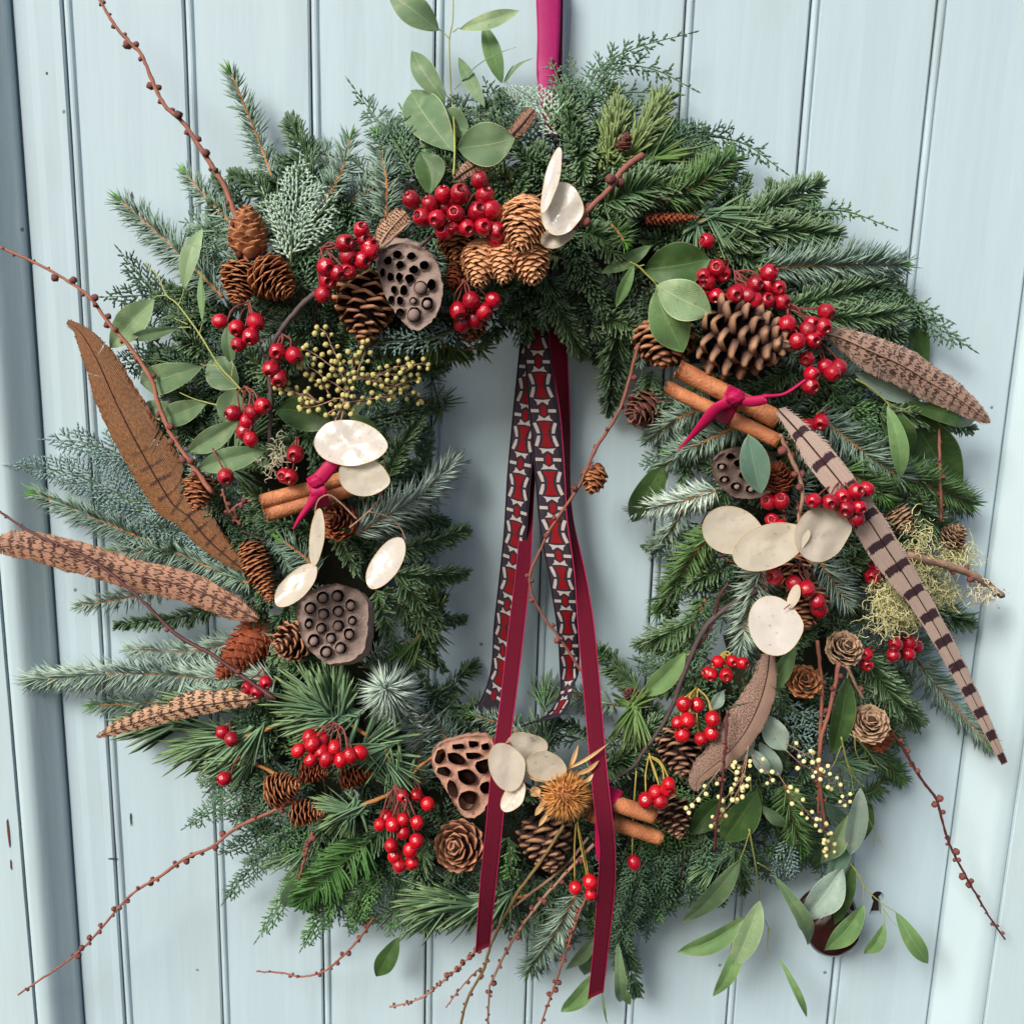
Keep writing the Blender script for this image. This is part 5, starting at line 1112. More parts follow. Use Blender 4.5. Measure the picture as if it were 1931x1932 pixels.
cypress('cyp_dark', [(370,700), (290,680), (205,690)], 46, 'dark cypress spray left of the oval leaves', G2, step=12, bead=8.6)
cypress('cyp_dark', [(400,760), (340,760), (270,790)], 44, 'dark cypress spray under the oval leaves at the left', G2, step=12, bead=8.6, off=-.008)
cypress('cyp_dark', [(440,640), (400,600), (380,520)], 50, 'dark cypress spray behind the yellow green eucalyptus stem', G2, step=12, bead=8.6, off=-.008)
cypress('cyp_pale', [(548,500), (552,440), (560,380), (565,312)], 66, 'pale silvery cypress spray at the upper left beside the upright cone', G2, off=.008)
cypress('cyp_pale', [(545,470), (590,420), (628,375)], 42, 'silvery cypress spray leaning right at the upper left', G2, off=.006)
cypress('cyp_pale', [(545,480), (520,420), (500,370)], 34, 'silvery cypress spray leaning left at the upper left', G2, off=.004)
cypress('cyp_grey', [(500,540), (440,480), (390,430), (350,420)], 56, 'grey green cypress spray behind the upright cone', G2, off=-.008)
cypress('cyp_grey', [(560,500), (620,450), (680,440)], 44, 'grey green cypress spray above the upper berries', G2, off=-.002)
cypress('cyp_grey', [(550,560), (580,530), (600,560)], 34, 'grey cypress tip left of the dark open cone', G2)
cypress('cyp_grey', [(780,330), (740,260), (700,210), (672,172)], 52, 'grey green cypress spray left of the top eucalyptus', G2)
cypress('cyp_grey', [(810,340), (790,270), (760,210)], 48, 'dark cypress spray behind the top eucalyptus leaves', G2, off=-.006)
cypress('cyp_dark', [(960,300), (940,220), (915,155)], 40, 'dark cypress spray right of the large round eucalyptus leaf', G2, step=12, bead=8.6)
cypress('cyp_pale', [(1060,260), (1020,200), (970,165)], 42, 'pale cypress spray left of the hanging ribbon', G2, off=-.002)
cypress('cyp_grey', [(1070,230), (1060,170), (1038,112)], 30, 'grey cypress tip standing before the hanging ribbon', G2)
cypress('cyp_grey', [(1080,200), (1078,150), (1075,108)], 26, 'grey cypress tip right beside the hanging ribbon', G2)
cypress('cyp_grey', [(1090,220), (1130,130), (1200,90), (1295,64)], 30, 'topmost long thin cypress spray reaching right', G2, step=13, bead=9)
cypress('cyp_grey', [(1100,210), (1160,130), (1230,130), (1300,164)], 30, 'long thin cypress spray arching right and down', G2, step=13, bead=9)
cypress('cyp_grey', [(1105,200), (1180,175), (1270,178)], 28, 'lowest long thin cypress spray at the top right', G2, step=13, bead=9)
cypress('cyp_dark', [(920,340), (900,280), (930,230)], 46, 'dark cypress spray under the large round eucalyptus leaf', G2, off=-.012)
cypress('cyp_dark', [(1000,420), (960,360), (930,300)], 46, 'dark cypress spray above the top berries', G2, off=-.012)
cypress('cyp_grey', [(1230,290), (1310,258), (1400,270), (1468,316)], 38, 'green cypress spray curving along the top right rim', G2, step=11, droop=.15)
cypress('cyp_green', [(1520,395), (1600,400), (1676,428)], 20, 'light green cypress spray sticking out level at the upper right', G2, step=13, bead=9)
cypress('cyp_grey', [(1620,560), (1720,590), (1822,652)], 48, 'green cypress spray above the end of the barred right feather', G2, droop=.3)
cypress('cyp_grey', [(1600,550), (1700,560), (1780,600)], 40, 'grey green cypress spray behind it at the right rim', G2, droop=.2, off=-.008)
cypress('cyp_green', [(1555,720), (1620,790), (1685,860)], 34, 'bright green cypress spray under the barred right feather', G2, step=14, bead=9, off=.004)
cypress('cyp_green', [(1600,760), (1630,830), (1660,880)], 26, 'smaller bright green cypress spray below the barred right feather', G2, step=14, bead=9)
cypress('cyp_dark', [(1330,1000), (1320,1100), (1330,1180)], 44, 'dark cypress spray left of the hanging pale spruce', G2, off=-.01)
cypress('cyp_blue', [(1480,1330), (1530,1360), (1570,1390)], 34, 'blue cypress spray right of the taupe feather', G2, step=12, bead=9)
cypress('cyp_blue', [(1470,1350), (1510,1400), (1530,1450)], 30, 'blue cypress spray above the cream berried spray', G2, step=12, bead=9)
cypress('cyp_blue', [(1490,1570), (1480,1620), (1470,1670)], 44, 'grey blue cypress spray hanging above the door knob', G2, droop=.3)
cypress('cyp_grey', [(1540,1560), (1545,1620), (1555,1690)], 36, 'grey cypress spray hanging left of the oval leaves', G2, droop=.3)
cypress('cyp_grey', [(480,1480), (420,1520), (352,1560)], 40, 'cypress spray pointing left above the lowest left twig', G2)
cypress('cyp_grey', [(560,1560), (480,1630), (428,1695)], 52, 'grey green cypress spray hanging at the lower left', G2, droop=.3)
cypress('cyp_green', [(600,1600), (540,1690), (492,1762)], 50, 'green cypress spray hanging below the twig at the lower left', G2, droop=.3)
cypress('cyp_green', [(650,1640), (610,1720), (572,1785)], 50, 'green cypress spray hanging lowest at the lower left', G2, droop=.3)
cypress('cyp_green', [(720,1640), (680,1700), (660,1760)], 44, 'green cypress spray hanging right of the yew sprig', G2, droop=.3)
cypress('cyp_dark', [(520,1540), (470,1590), (420,1610)], 44, 'dark cypress spray between the budded twig and the rim', G2, off=-.006)
cypress('cyp_green', [(960,1590), (965,1640), (980,1680)], 22, 'fresh green cypress tip between the two lower cones', G2, step=12, bead=9, off=.006)
cypress('cyp_grey', [(1210,1590), (1190,1690), (1160,1820)], 54, 'large grey green cypress spray hanging below the bottom cinnamon', G2, droop=.4)
cypress('cyp_grey', [(1250,1600), (1240,1680), (1220,1770)], 46, 'grey green cypress spray right of the largest hanging one', G2, droop=.4, off=-.004)
cypress('cyp_grey', [(1180,1600), (1160,1700), (1130,1790)], 44, 'grey green cypress spray behind the right velvet ribbon', G2, droop=.4, off=-.008)
cypress('cyp_grey', [(1330,1570), (1320,1640), (1300,1715)], 40, 'grey cypress spray hanging left of the long oval leaves', G2, droop=.4)
cypress('cyp_dark', [(1400,1560), (1420,1610), (1450,1660)], 40, 'dark cypress spray among the lower eucalyptus stems', G2, droop=.3, off=-.006)
cypress('cyp_blue', [(868,618), (800,642), (730,645), (672,656)], 30, 'blue grey cypress spray lying level under the large lotus pod', G2, off=.010)
cypress('cyp_dark', [(560,640), (600,600), (640,640)], 40, 'dark cypress behind the left mimosa', G2, off=-.014)
cypress('cyp_dark', [(1350,820), (1330,850), (1300,880)], 34, 'dark cypress under the right cinnamon', G2, off=-.014)
cypress('cyp_dark', [(1480,720), (1430,760), (1500,770)], 40, 'dense dark cypress under the large open cone', G2, off=-.008)
# ================================================================== eucalyptus
def Q(c, r, p): return q(c, r, [p])[0]
def lv(c, r, a, b, w, m, **kw): return (Q(c, r, a), Q(c, r, b), w * .28, m, kw)
euc('tall eucalyptus branch with yellow stem rising past the top of the picture', [q(1, 0, [(1400, 1180), (1408, 1000), (1400, 800), (1385, 640), (1375, 450), (1372, 260), (1395, 130), (1398, -120)]),
     (q(1, 0, [(1375, 265), (1340, 225), (1295, 190)]), 1.2), (q(1, 0, [(1395, 215), (1430, 188), (1450, 190)]), 1.2), (q(1, 0, [(1385, 670), (1350, 640), (1340, 610)]), 1.2), (q(1, 0, [(1405, 600), (1440, 565), (1480, 545)]), 1.2)],
    [lv(1, 0, (1300, 205), (960, -50), 190, 'leaf', bow=.08), lv(1, 0, (1445, 195), (1845, 70), 105, 'leaf_light', side=.12, fold=.05), lv(1, 0, (1345, 690), (1120, 340), 150, 'leaf', side=-.08),
     lv(1, 0, (1395, 1020), (1112, 615), 270, 'leaf', side=-.05, off=.008), lv(1, 0, (1500, 890), (1280, 800), 230, 'leaf', off=.004, roll=15), lv(1, 0, (1425, 995), (1815, 930), 265, 'leaf', off=.02, side=.03, bow=.06),
     lv(1, 0, (1725, 560), (1600, 155), 120, 'leaf_green', off=.006), lv(1, 0, (1610, 720), (1432, 385), 95, 'leaf', off=.006, side=-.05), lv(1, 0, (1405, 600), (1825, 315), 26, 'leaf', roll=70, off=.02),
     lv(1, 0, (1245, 1305), (1172, 1020), 190, 'leaf_dark', off=.004, side=.2), lv(1, 0, (1740, 575), (1935, 390), 42, 'leaf', roll=50, off=.006), lv(1, 0, (1735, 560), (1805, 435), 18, 'leaf_dark', off=.006)],
    Q(1, 0, (1400, 1180)), off=.010)
euc('branched eucalyptus with yellow green stem and oval leaves at the upper left rim', [q(0, 1, [(1640, 990), (1560, 900), (1470, 800), (1340, 590), (1200, 400), (1120, 330), (1060, 200), (975, 120)]),
     (q(0, 1, [(1120, 335), (1060, 340), (1010, 370)]), 1.2), (q(0, 1, [(1205, 400), (1230, 330), (1242, 285)]), 1.2), (q(0, 1, [(1345, 595), (1362, 520)]), 1.1), (q(0, 1, [(1285, 550), (1240, 550), (1195, 553)]), 1.1),
     (q(0, 1, [(1470, 815), (1400, 805), (1355, 815)]), 1.2), (q(0, 1, [(1560, 880), (1570, 800)]), 1.1), (q(0, 1, [(1480, 1075), (1400, 1060), (1300, 1030), (1210, 990)]), 1.3), (q(0, 1, [(1600, 960), (1540, 970)]), 1.1), (q(0, 1, [(1265, 530), (1175, 490)]), 1.0)],
    [lv(0, 1, (1040, 365), (745, 690), 205, 'leaf_light', side=.06), lv(0, 1, (1240, 290), (1366, -118), 115, 'leaf_light', side=-.12, off=.018), lv(0, 1, (1365, 515), (1353, 165), 62, 'leaf_green', roll=30), lv(0, 1, (1200, 553), (858, 632), 85, 'leaf', roll=20, side=.1),
     lv(0, 1, (1362, 812), (945, 925), 200, 'leaf', side=-.05), lv(0, 1, (1560, 800), (1540, 520), 95, 'leaf', off=.004), lv(0, 1, (1600, 960), (1410, 760), 220, 'leaf', off=.002), lv(0, 1, (1590, 965), (1515, 1205), 185, 'leaf'),
     lv(0, 1, (1298, 1125), (965, 1080), 140, 'leaf', off=.006), lv(0, 1, (1392, 1055), (1080, 1180), 160, 'leaf', off=.010), lv(0, 1, (1602, 1185), (1262, 1395), 150, 'leaf', side=-.06), lv(0, 1, (1788, 1378), (1326, 1505), 160, 'leaf', side=.04, off=.018)],
    Q(0, 1, (1640, 990)), off=.012)
euc('large dark eucalyptus leaves under the yellow mimosa', [q(1, 1, [(590, 1215), (640, 1240), (680, 1260)])],
    [lv(1, 1, (580, 1200), (195, 1100), 240, 'leaf_dark', side=.1, bow=.12), lv(1, 1, (885, 1235), (690, 1140), 85, 'leaf_green', off=.01), lv(1, 1, (700, 1160), (820, 1050), 60, 'leaf', roll=30)], Q(1, 1, (640, 1240)), off=.004)
euc('eucalyptus shoot with a large dark green leaf and pale oval leaves at the upper right', [q(2, 1, [(930, 110), (990, 140), (1050, 200), (1110, 265), (1100, 330)]), (q(2, 1, [(990, 140), (1030, 128)]), 1.4)],
    [lv(2, 1, (1030, 160), (1475, 90), 290, 'leaf_dark', side=.03, bow=.10, off=.010), lv(2, 1, (1112, 268), (1482, 458), 245, 'leaf_light', side=.02, off=.026), lv(2, 1, (1098, 315), (1290, 718), 250, 'leaf_green', off=.018, side=.02),
     lv(2, 1, (960, 130), (838, 415), 75, 'leaf_green', side=.05), lv(2, 1, (1075, 0), (735, 185), 95, 'leaf_green', side=-.1, off=.004)], Q(2, 1, (990, 140)), off=.012)
euc('single blue green eucalyptus leaf hanging in front of the dark lotus pod', [q(3, 1, [(80, 1260), (70, 1290)])], [lv(3, 1, (75, 1275), (160, 1670), 190, 'leaf_blue', side=.03)], Q(3, 1, (80, 1260)), off=.028)
euc('dark eucalyptus leaf at the right edge of the opening', [q(2, 1, [(1190, 1420), (1210, 1400)])], [lv(2, 1, (1190, 1430), (945, 1860), 200, 'leaf_dark', side=.12), lv(2, 1, (1330, 1290), (1210, 1420), 60, 'leaf')], Q(2, 1, (1190, 1430)), off=-.004)
euc('eucalyptus leaves round the end of the barred feather at the right', [q(3, 1, [(800, 900), (900, 960), (1010, 1060), (1020, 1100)]), (q(3, 1, [(1000, 1050), (1100, 1100), (1215, 1075)]), 1.3), (q(3, 1, [(1100, 1100), (1200, 1160)]), 1.2)],
    [lv(3, 1, (1012, 1080), (1098, 1580), 120, 'leaf_green', side=-.06, off=.018), lv(3, 1, (1150, 1120), (1490, 1720), 330, 'leaf_dark', side=-.05, off=-.006), lv(3, 1, (790, 860), (1250, 1035), 150, 'leaf_grey', side=.08, off=.004),
     lv(3, 1, (1000, 250), (1285, 800), 190, 'leaf_dark', side=-.2, off=-.012), lv(3, 1, (1090, 1050), (1600, 1180), 130, 'leaf_dark', off=-.004), lv(3, 1, (950, 1050), (1170, 1420), 190, 'leaf_dark', off=-.008), lv(3, 1, (900, 240), (1120, 275), 60, 'leaf_dark', off=-.004)],
    Q(3, 1, (800, 900)), off=.006)
euc('single green eucalyptus leaf at the lower right of the opening', [(q(2, 2, [(1440, 930), (1340, 1080), (1250, 1200), (1200, 1320)]), 1.3)], [lv(2, 2, (1305, 1090), (1015, 1385), 165, 'leaf_green', side=-.04)], Q(2, 2, (1300, 1100)), off=.008)
euc('two long dark green leaves hanging beside the rosette cones', [q(3, 2, [(385, 1000), (385, 1050)]), q(3, 2, [(750, 1200), (740, 1260)])], [lv(3, 2, (388, 1040), (232, 1370), 120, 'leaf_green', side=.08), lv(3, 2, (742, 1250), (640, 1765), 170, 'leaf_dark', off=.008)], Q(3, 2, (385, 1000)), off=.016)
euc('small grey green leaves under the taupe feather', [q(3, 2, [(150, 1500), (80, 1700), (20, 1900)])],
    [lv(3, 2, (190, 1510), (330, 1750), 170, 'leaf_grey', side=.05), lv(3, 2, (90, 1730), (215, 1905), 95, 'leaf_grey'), lv(3, 2, (150, 1690), (290, 1915), 120, 'leaf_grey', off=.01), lv(3, 2, (-20, 1830), (120, 1650), 90, 'leaf_grey'), lv(2, 2, (1560, 1340), (1480, 1480), 90, 'leaf_grey', off=-.002), lv(2, 2, (1830, 1500), (1700, 1600), 90, 'leaf_grey', off=-.002)],
    Q(3, 2, (150, 1500)), off=.014, sm='twig_pale')
euc('eucalyptus branch with four long leaves hanging at the lower right', [q(2, 3, [(1735, 620), (1760, 760), (1785, 900), (1805, 1110)]), (q(2, 3, [(1735, 650), (1700, 760), (1670, 830)]), 1.5), (q(2, 3, [(1790, 845), (1880, 900), (1925, 960)]), 1.3),
     (q(2, 3, [(1840, 1230), (1870, 1290), (1930, 1380)]), 1.0), (q(2, 3, [(1865, 1290), (1858, 1400), (1860, 1500)]), 1.6)],
    [lv(2, 3, (1680, 820), (1288, 1240), 175, 'leaf', side=-.05), lv(2, 3, (1715, 1215), (1250, 1450), 190, 'leaf_green', side=-.05), lv(2, 3, (1680, 1340), (1492, 1745), 135, 'leaf_green', side=-.06), lv(2, 3, (1810, 1105), (1630, 1545), 200, 'leaf_light', side=.04, off=.024),
     lv(3, 3, (240, 925), (475, 1400), 120, 'leaf', roll=25, side=.04), lv(3, 3, (278, 1480), (468, 1888), 60, 'leaf_green', side=-.35, off=.01)],
    Q(2, 3, (1735, 620)), off=.016)
euc('eucalyptus branch with oval leaves hanging over the door knob', [q(3, 3, [(700, 0), (740, 170), (800, 280), (840, 345)]), (q(3, 3, [(700, 60), (650, 180), (610, 230)]), 1.1), (q(3, 3, [(745, 190), (775, 300), (765, 400)]), 1.2), (q(3, 3, [(760, -20), (850, 60), (910, 140), (950, 220)]), 1.5), (q(3, 3, [(790, 0), (800, 100), (840, 180)]), 1.1),
     (q(3, 3, [(740, 820), (810, 920), (860, 1010), (960, 1110), (1080, 1190), (1100, 1230)]), 1.7), (q(3, 3, [(820, 930), (880, 950)]), .9), (q(3, 3, [(850, 1000), (850, 1130)]), 1.2), (q(3, 3, [(965, 1115), (990, 1190), (992, 1265)]), 1.0), (q(3, 3, [(980, 1150), (1060, 1260), (1140, 1300)]), .9), (q(3, 3, [(880, 540), (930, 640), (1000, 760)]), .9), (q(3, 3, [(930, 640), (920, 740)]), .8)],
    [lv(3, 3, (832, 345), (762, 795), 165, 'leaf_grey', side=.03, off=.03), lv(3, 3, (740, 525), (566, 855), 150, 'leaf_light', side=-.05, off=.022), lv(3, 3, (745, 700), (630, 975), 150, 'leaf_blue', off=.022), lv(3, 3, (710, 880), (435, 1235), 270, 'leaf_grey', side=.02, off=.028, bow=.08),
     lv(3, 3, (780, 850), (655, 1260), 140, 'leaf_dark', off=.014), lv(3, 3, (852, 1130), (585, 1440), 185, 'leaf_green', side=-.06, off=.026), lv(3, 3, (992, 1262), (852, 1460), 125, 'leaf_green', side=-.02), lv(3, 3, (1068, 1180), (1285, 1528), 140, 'leaf_green', side=.02, off=.024),
     lv(3, 3, (890, 430), (848, 700), 130, 'leaf_dark', off=.0, side=.1), lv(3, 3, (620, 640), (500, 880), 130, 'leaf_dark', off=.0), lv(3, 3, (160, 460), (330, 600), 90, 'leaf', off=.006), lv(3, 3, (600, 440), (720, 600), 130, 'leaf_blue', off=.004)],
    Q(3, 3, (700, 0)), off=.018)
euc('dark broad leaves behind the cream berried spray', [q(2, 3, [(1740, 250), (1750, 400)])], [lv(2, 3, (1790, 370), (1560, 710), 260, 'leaf_dark', side=.04), lv(2, 3, (1560, 420), (1360, 650), 210, 'leaf_dark'), lv(3, 3, (140, 330), (20, 690), 170, 'leaf_dark')], Q(2, 3, (1740, 250)), off=.0)
euc('eucalyptus leaves hanging at the bottom behind the right velvet ribbon', [q(2, 3, [(760, 1250), (720, 1400), (690, 1590)]), (q(2, 3, [(745, 1720), (760, 1850), (790, 1950)]), 1.2)],
    [lv(2, 3, (700, 1590), (468, 1850), 165, 'leaf_green', side=-.08), lv(2, 3, (850, 1370), (862, 1785), 95, 'leaf'), lv(2, 3, (705, 1330), (500, 1565), 110, 'leaf', side=-.1), lv(2, 3, (700, 1380), (620, 1600), 160, 'leaf_dark', off=-.004), lv(2, 3, (870, 1650), (935, 1805), 70, 'leaf_green'), lv(2, 3, (740, 1680), (775, 1930), 22, 'leaf')],
    Q(2, 3, (760, 1250)), off=.002)
euc('dark pointed leaf hanging below the long pine needles', [q(1, 3, [(1040, 1330), (1030, 1380)])], [lv(1, 3, (1030, 1350), (882, 1615), 165, 'leaf_dark', side=.06)], Q(1, 3, (1030, 1350)), off=.0)
euc('pale leaf behind the yew sprig at the lower left', [q(1, 3, [(480, 840), (450, 880)])], [lv(1, 3, (470, 850), (262, 1145), 220, 'leaf_green', side=-.04)], Q(1, 3, (470, 850)), off=-.006)

# ================================================================== feathers
feather(q(0, 2, [(1660, 545), (1530, 440), (1400, 325), (1270, 170)]) + q(0, 1, [(1165, 1740), (1050, 1560), (900, 1290), (780, 1050), (650, 760), (540, 580), (455, 512)]), [(0, 4), (.06, 14), (.25, 34), (.5, 42), (.7, 38), (.85, 26), (.95, 10), (1, 5)], [(0, 4), (.06, 20), (.2, 46), (.4, 58), (.55, 50), (.7, 44), (.82, 32), (.94, 12), (1, 5)],
        'f_brown', 'large smooth brown feather leaning up left with its tip bent over', off=.018, split=10, dd=(.066, .050))
feather(q(0, 2, [(1745, 870), (1500, 740), (1250, 640), (900, 560), (600, 475), (300, 400), (120, 372), (-60, 365)]), [(0, 3), (.05, 26), (.2, 36), (.45, 34), (.7, 32), (.88, 24), (1, 14)], [(0, 3), (.05, 16), (.2, 28), (.45, 30), (.7, 34), (.88, 30), (1, 12)],
        'f_pink', 'long barred pinkish brown feather pointing left past the door frame', off=.022, split=8, dd=(.078, .052))
feather(q(0, 2, [(1760, 1390), (1500, 1420), (1250, 1460), (1000, 1530), (800, 1600), (655, 1655)]), [(0, 3), (.08, 14), (.3, 22), (.6, 21), (.8, 15), (.95, 7), (1, 3)], [(0, 3), (.08, 16), (.3, 30), (.48, 24), (.5, 12), (.55, 22), (.8, 18), (.95, 7), (1, 3)],
        'f_cream', 'small cream and dark barred feather at the lower left', off=.018, n=160, split=8, rw=1.3)
feather(q(3, 1, [(590, 590), (700, 620), (900, 710), (1100, 800), (1300, 920), (1500, 1040), (1700, 1190)]), [(0, 5), (.06, 16), (.2, 28), (.45, 31), (.7, 26), (.88, 16), (.97, 8), (1, 3)], [(0, 5), (.06, 20), (.2, 36), (.45, 36), (.7, 28), (.88, 17), (.97, 9), (1, 3)],
        'f_right', 'barred grey brown feather pointing right from the berries', off=.020, n=210, split=8, rach='rachis_pale')
feather(q(3, 1, [(270, 1100), (400, 1240), (560, 1430), (760, 1680)]) + q(3, 2, [(890, 205), (1000, 380), (1140, 590), (1340, 920), (1530, 1280), (1660, 1540), (1800, 1835)]),
        [(0, 12), (.1, 24), (.3, 26), (.5, 20), (.7, 16), (.85, 12), (.95, 9), (1, 7)], [(0, 6), (.1, 24), (.3, 32), (.42, 30), (.5, 20), (.7, 17), (.85, 12), (.95, 9), (1, 7)],
        'f_band', 'long grey feather with paired dark bands running down to the right edge', off=.038, n=280, split=8, droop=.1, rach='rachis', rw=1.5)
feather(q(2, 2, [(1870, 1080), (1850, 1250), (1790, 1450), (1690, 1640), (1560, 1790), (1400, 1925)]) + q(2, 3, [(1375, 360)]), [(0, 8), (.2, 26), (.4, 28), (.6, 26), (.8, 18), (.95, 10), (1, 5)], [(0, 10), (.2, 34), (.4, 46), (.6, 42), (.8, 26), (.95, 12), (1, 5)],
        'f_taupe', 'taupe feather with a wrinkled half hanging over the lower right berries', off=.030, n=230, split=6, rw=1.0)
feather(q(1, 0, [(880, 1690), (960, 1560), (1080, 1430)]), [(0, 6), (.3, 20), (.8, 16), (1, 3)], [(0, 6), (.3, 16), (.8, 16), (1, 3)], 'f_cream', 'scrap of barred feather between the upper berries and the pod', off=.006, n=70, split=3, rach='rachis_pale')
feather(q(1, 0, [(1400, 1210), (1520, 1130), (1720, 1040)]), [(0, 4), (.3, 13), (.8, 12), (1, 3)], [(0, 5), (.3, 14), (.8, 12), (1, 3)], 'f_cream', 'barred feather tip under the large round eucalyptus leaf', off=.008, n=80, split=3)
feather(q(1, 0, [(1780, 920), (1850, 850), (1940, 740)]), [(0, 4), (.3, 12), (.8, 10), (1, 2)], [(0, 5), (.3, 12), (.8, 10), (1, 2)], 'f_pink', 'pinkish feather tip right of the round eucalyptus leaf', off=.008, n=60, split=3)

# ================================================================== cones
cone(1412, 640, 172, 160, -14, 'largest open pine cone with pale tipped scales at the upper right', 'umbo', n=60, tilt=24, op0=0, op1=58, ls=.78, ws=.56, off=.020, m='cone_pine')
cone(690, 585, 140, 122, 268, 'dark open pine cone hanging beside the large lotus pod', m='cone_brown', n=66, tilt=8, op0=-8, op1=40, ls=.55, ws=.85, off=.004)
cone(1252, 655, 90, 124, 265, 'brown cone half hidden under pale eucalyptus leaves', m='cone_brown', n=54, tilt=15, op0=10, op1=70, ls=.6, ws=.9, off=.006)
cone(467, 426, 86, 68, 92, 'smooth closed cone standing upright on the twig at the upper left', 'thin', 'cone_larch', n=56, tilt=8, op0=62, op1=80, ls=.75, ws=1.2, off=.016)
cone(452, 540, 82, 72, 262, 'left one of the pair of warm brown cones at the upper left', 'thin', 'cone_larch', n=66, tilt=12, op0=25, op1=62, ls=.62, ws=1.15, off=.016)
cone(522, 533, 88, 78, 318, 'right one of the pair of warm brown cones at the upper left', 'thin', 'cone_larch', n=66, tilt=14, op0=25, op1=62, ls=.62, ws=1.15, off=.016)
cone(374, 934, 76, 60, 262, 'small tan cone lying on the base of the brown feather', 'thin', 'cone_larch', n=56, tilt=12, op0=28, op1=66, ls=.62, ws=1.1, off=.020)
cone(491, 1083, 132, 56, 292, 'long narrow curved cone above the end of the barred feather', 'thin', 'cone_larch', n=96, tilt=6, op0=32, op1=60, ls=.66, ws=1.15, off=.014)
cone(456, 1233, 158, 86, 226, 'dark red brown cone with tight small scales at the left', 'pointed', 'cone_red', n=150, tilt=14, op0=58, op1=76, ls=.42, ws=1.0, off=.010)
cone(543, 1214, 74, 84, 200, 'small open cone with rounded pale scale ends left of the seeded lotus pod', m='cone_brown', n=46, tilt=52, op0=20, op1=72, ls=.55, ws=.85, off=.010)
cone(632, 981, 60, 68, 150, 'small dark brown cone seen end on under the left cinnamon stick', 'thin', 'cone_red', n=60, tilt=64, op0=55, op1=82, ls=.5, ws=1.0, off=.014)
TAN = 'tan cones clustered at the top middle'
cone(985, 438, 92, 86, 258, 'largest and highest of the tan cones at the top middle', 'pointed', 'cone_tan', n=110, tilt=22, op0=60, op1=80, ls=.52, ws=1.25, off=.028)
cone(905, 508, 78, 68, 262, 'leftmost pale tan cone of the lower row', 'pointed', 'cone_tan', n=90, tilt=14, op0=58, op1=80, ls=.52, ws=1.25, off=.024)
cone(948, 501, 80, 60, 272, 'middle pale tan cone of the lower row', 'pointed', 'cone_tan', n=90, tilt=14, op0=58, op1=80, ls=.52, ws=1.25, off=.026)
cone(1000, 503, 80, 76, 282, 'rightmost pale tan cone of the lower row', 'pointed', 'cone_tan', n=96, tilt=16, op0=58, op1=80, ls=.52, ws=1.25, off=.026)
cone(862, 468, 76, 66, 275, 'darker tan cone tucked under the top berries', 'pointed', 'cone_larch', n=80, tilt=14, op0=55, op1=80, ls=.52, ws=1.2, off=.006)
cone(862, 525, 60, 54, 230, 'reddish brown cone behind the pale tan cones', 'pointed', 'cone_red', n=60, tilt=14, op0=50, op1=80, ls=.52, ws=1.2, off=-.004)
cone(888, 622, 62, 62, 268, 'small tan cone peeping out under the middle berries', 'pointed', 'cone_larch', n=64, tilt=14, op0=40, op1=76, ls=.52, ws=1.1, off=.006)
cone(1207, 776, 78, 76, 215, 'small rosy brown cone on the hanging twig at the upper right of the opening', 'thin', 'cone_rose', n=44, tilt=30, op0=58, op1=78, ls=.75, ws=1.15, off=.014)
cone(1118, 912, 54, 50, 258, 'smallest brown cone on the hanging twig in front of the opening', 'thin', 'cone_larch', n=30, tilt=22, op0=60, op1=80, ls=.9, ws=1.1, off=.030)
cone(1469, 893, 62, 50, 100, 'dried orange brown cone beside the dark lotus pod', 'pointed', 'cone_red', n=56, tilt=30, op0=50, op1=80, ls=.6, ws=1.1, off=.012)
cone(1522, 1146, 96, 84, 262, 'rounded brown cone behind the white honesty pod', m='cone_brown', n=54, tilt=25, op0=10, op1=62, ls=.6, ws=1.0, off=.008)
cone(1492, 1086, 60, 90, 255, 'brown cone under the right berries and honesty pods', m='cone_brown', n=34, tilt=40, op0=25, op1=62, ls=.6, ws=1.0, off=.006)
cone(1596, 1221, 50, 68, 80, 'grey brown rosette cone above the hanging twigs at the right', 'thin', 'cone_grey', n=52, tilt=66, op0=42, op1=84, ls=.62, ws=1.35, off=.018)
cone(1518, 1283, 50, 62, 110, 'small orange brown rosette cone beside the green hanging leaf', 'thin', 'cone_larch', n=40, tilt=66, op0=45, op1=84, ls=.62, ws=1.2, off=.018)
cone(1642, 1362, 54, 76, 98, 'rosette cone hanging lowest at the right', 'thin', 'cone_grey', n=56, tilt=58, op0=35, op1=84, ls=.62, ws=1.35, off=.022)
cone(1657, 1400, 54, 66, 275, 'darker cone right under the lowest rosette cone', 'thin', 'cone_red', n=60, tilt=10, op0=35, op1=70, ls=.62, ws=1.2, off=.012)
cone(1700, 985, 60, 60, 300, 'dim cone behind the banded feather near the lichen', 'thin', 'cone_grey', n=50, tilt=14, op0=30, op1=70, ls=.62, ws=1.2, off=.0)
cone(1803, 1008, 52, 56, 60, 'small lichen covered cone at the far right', 'thin', 'cone_grey', n=46, tilt=35, op0=30, op1=76, ls=.62, ws=1.1, off=.016)
cone(1283, 1422, 104, 96, 270, 'open pine cone with pale edges at the lower right of the opening', m='cone_pine', n=46, tilt=30, op0=-4, op1=58, ls=.66, ws=.9, off=.014)
cone(1272, 1545, 88, 80, 285, 'smaller open pine cone right of the bottom cinnamon', m='cone_pine', n=44, tilt=30, op0=0, op1=60, ls=.66, ws=.8, off=.012)
cone(1032, 1594, 120, 118, 282, 'large open pine cone under the spiky seed head', m='cone_pine', n=54, tilt=15, op0=4, op1=52, ls=.6, ws=.9, off=.010)
cone(862, 1597, 70, 108, 140, 'open flower shaped cone under the brown lotus pod', m='cone_brown', n=42, tilt=68, op0=14, op1=66, ls=.62, ws=.95, off=.014)
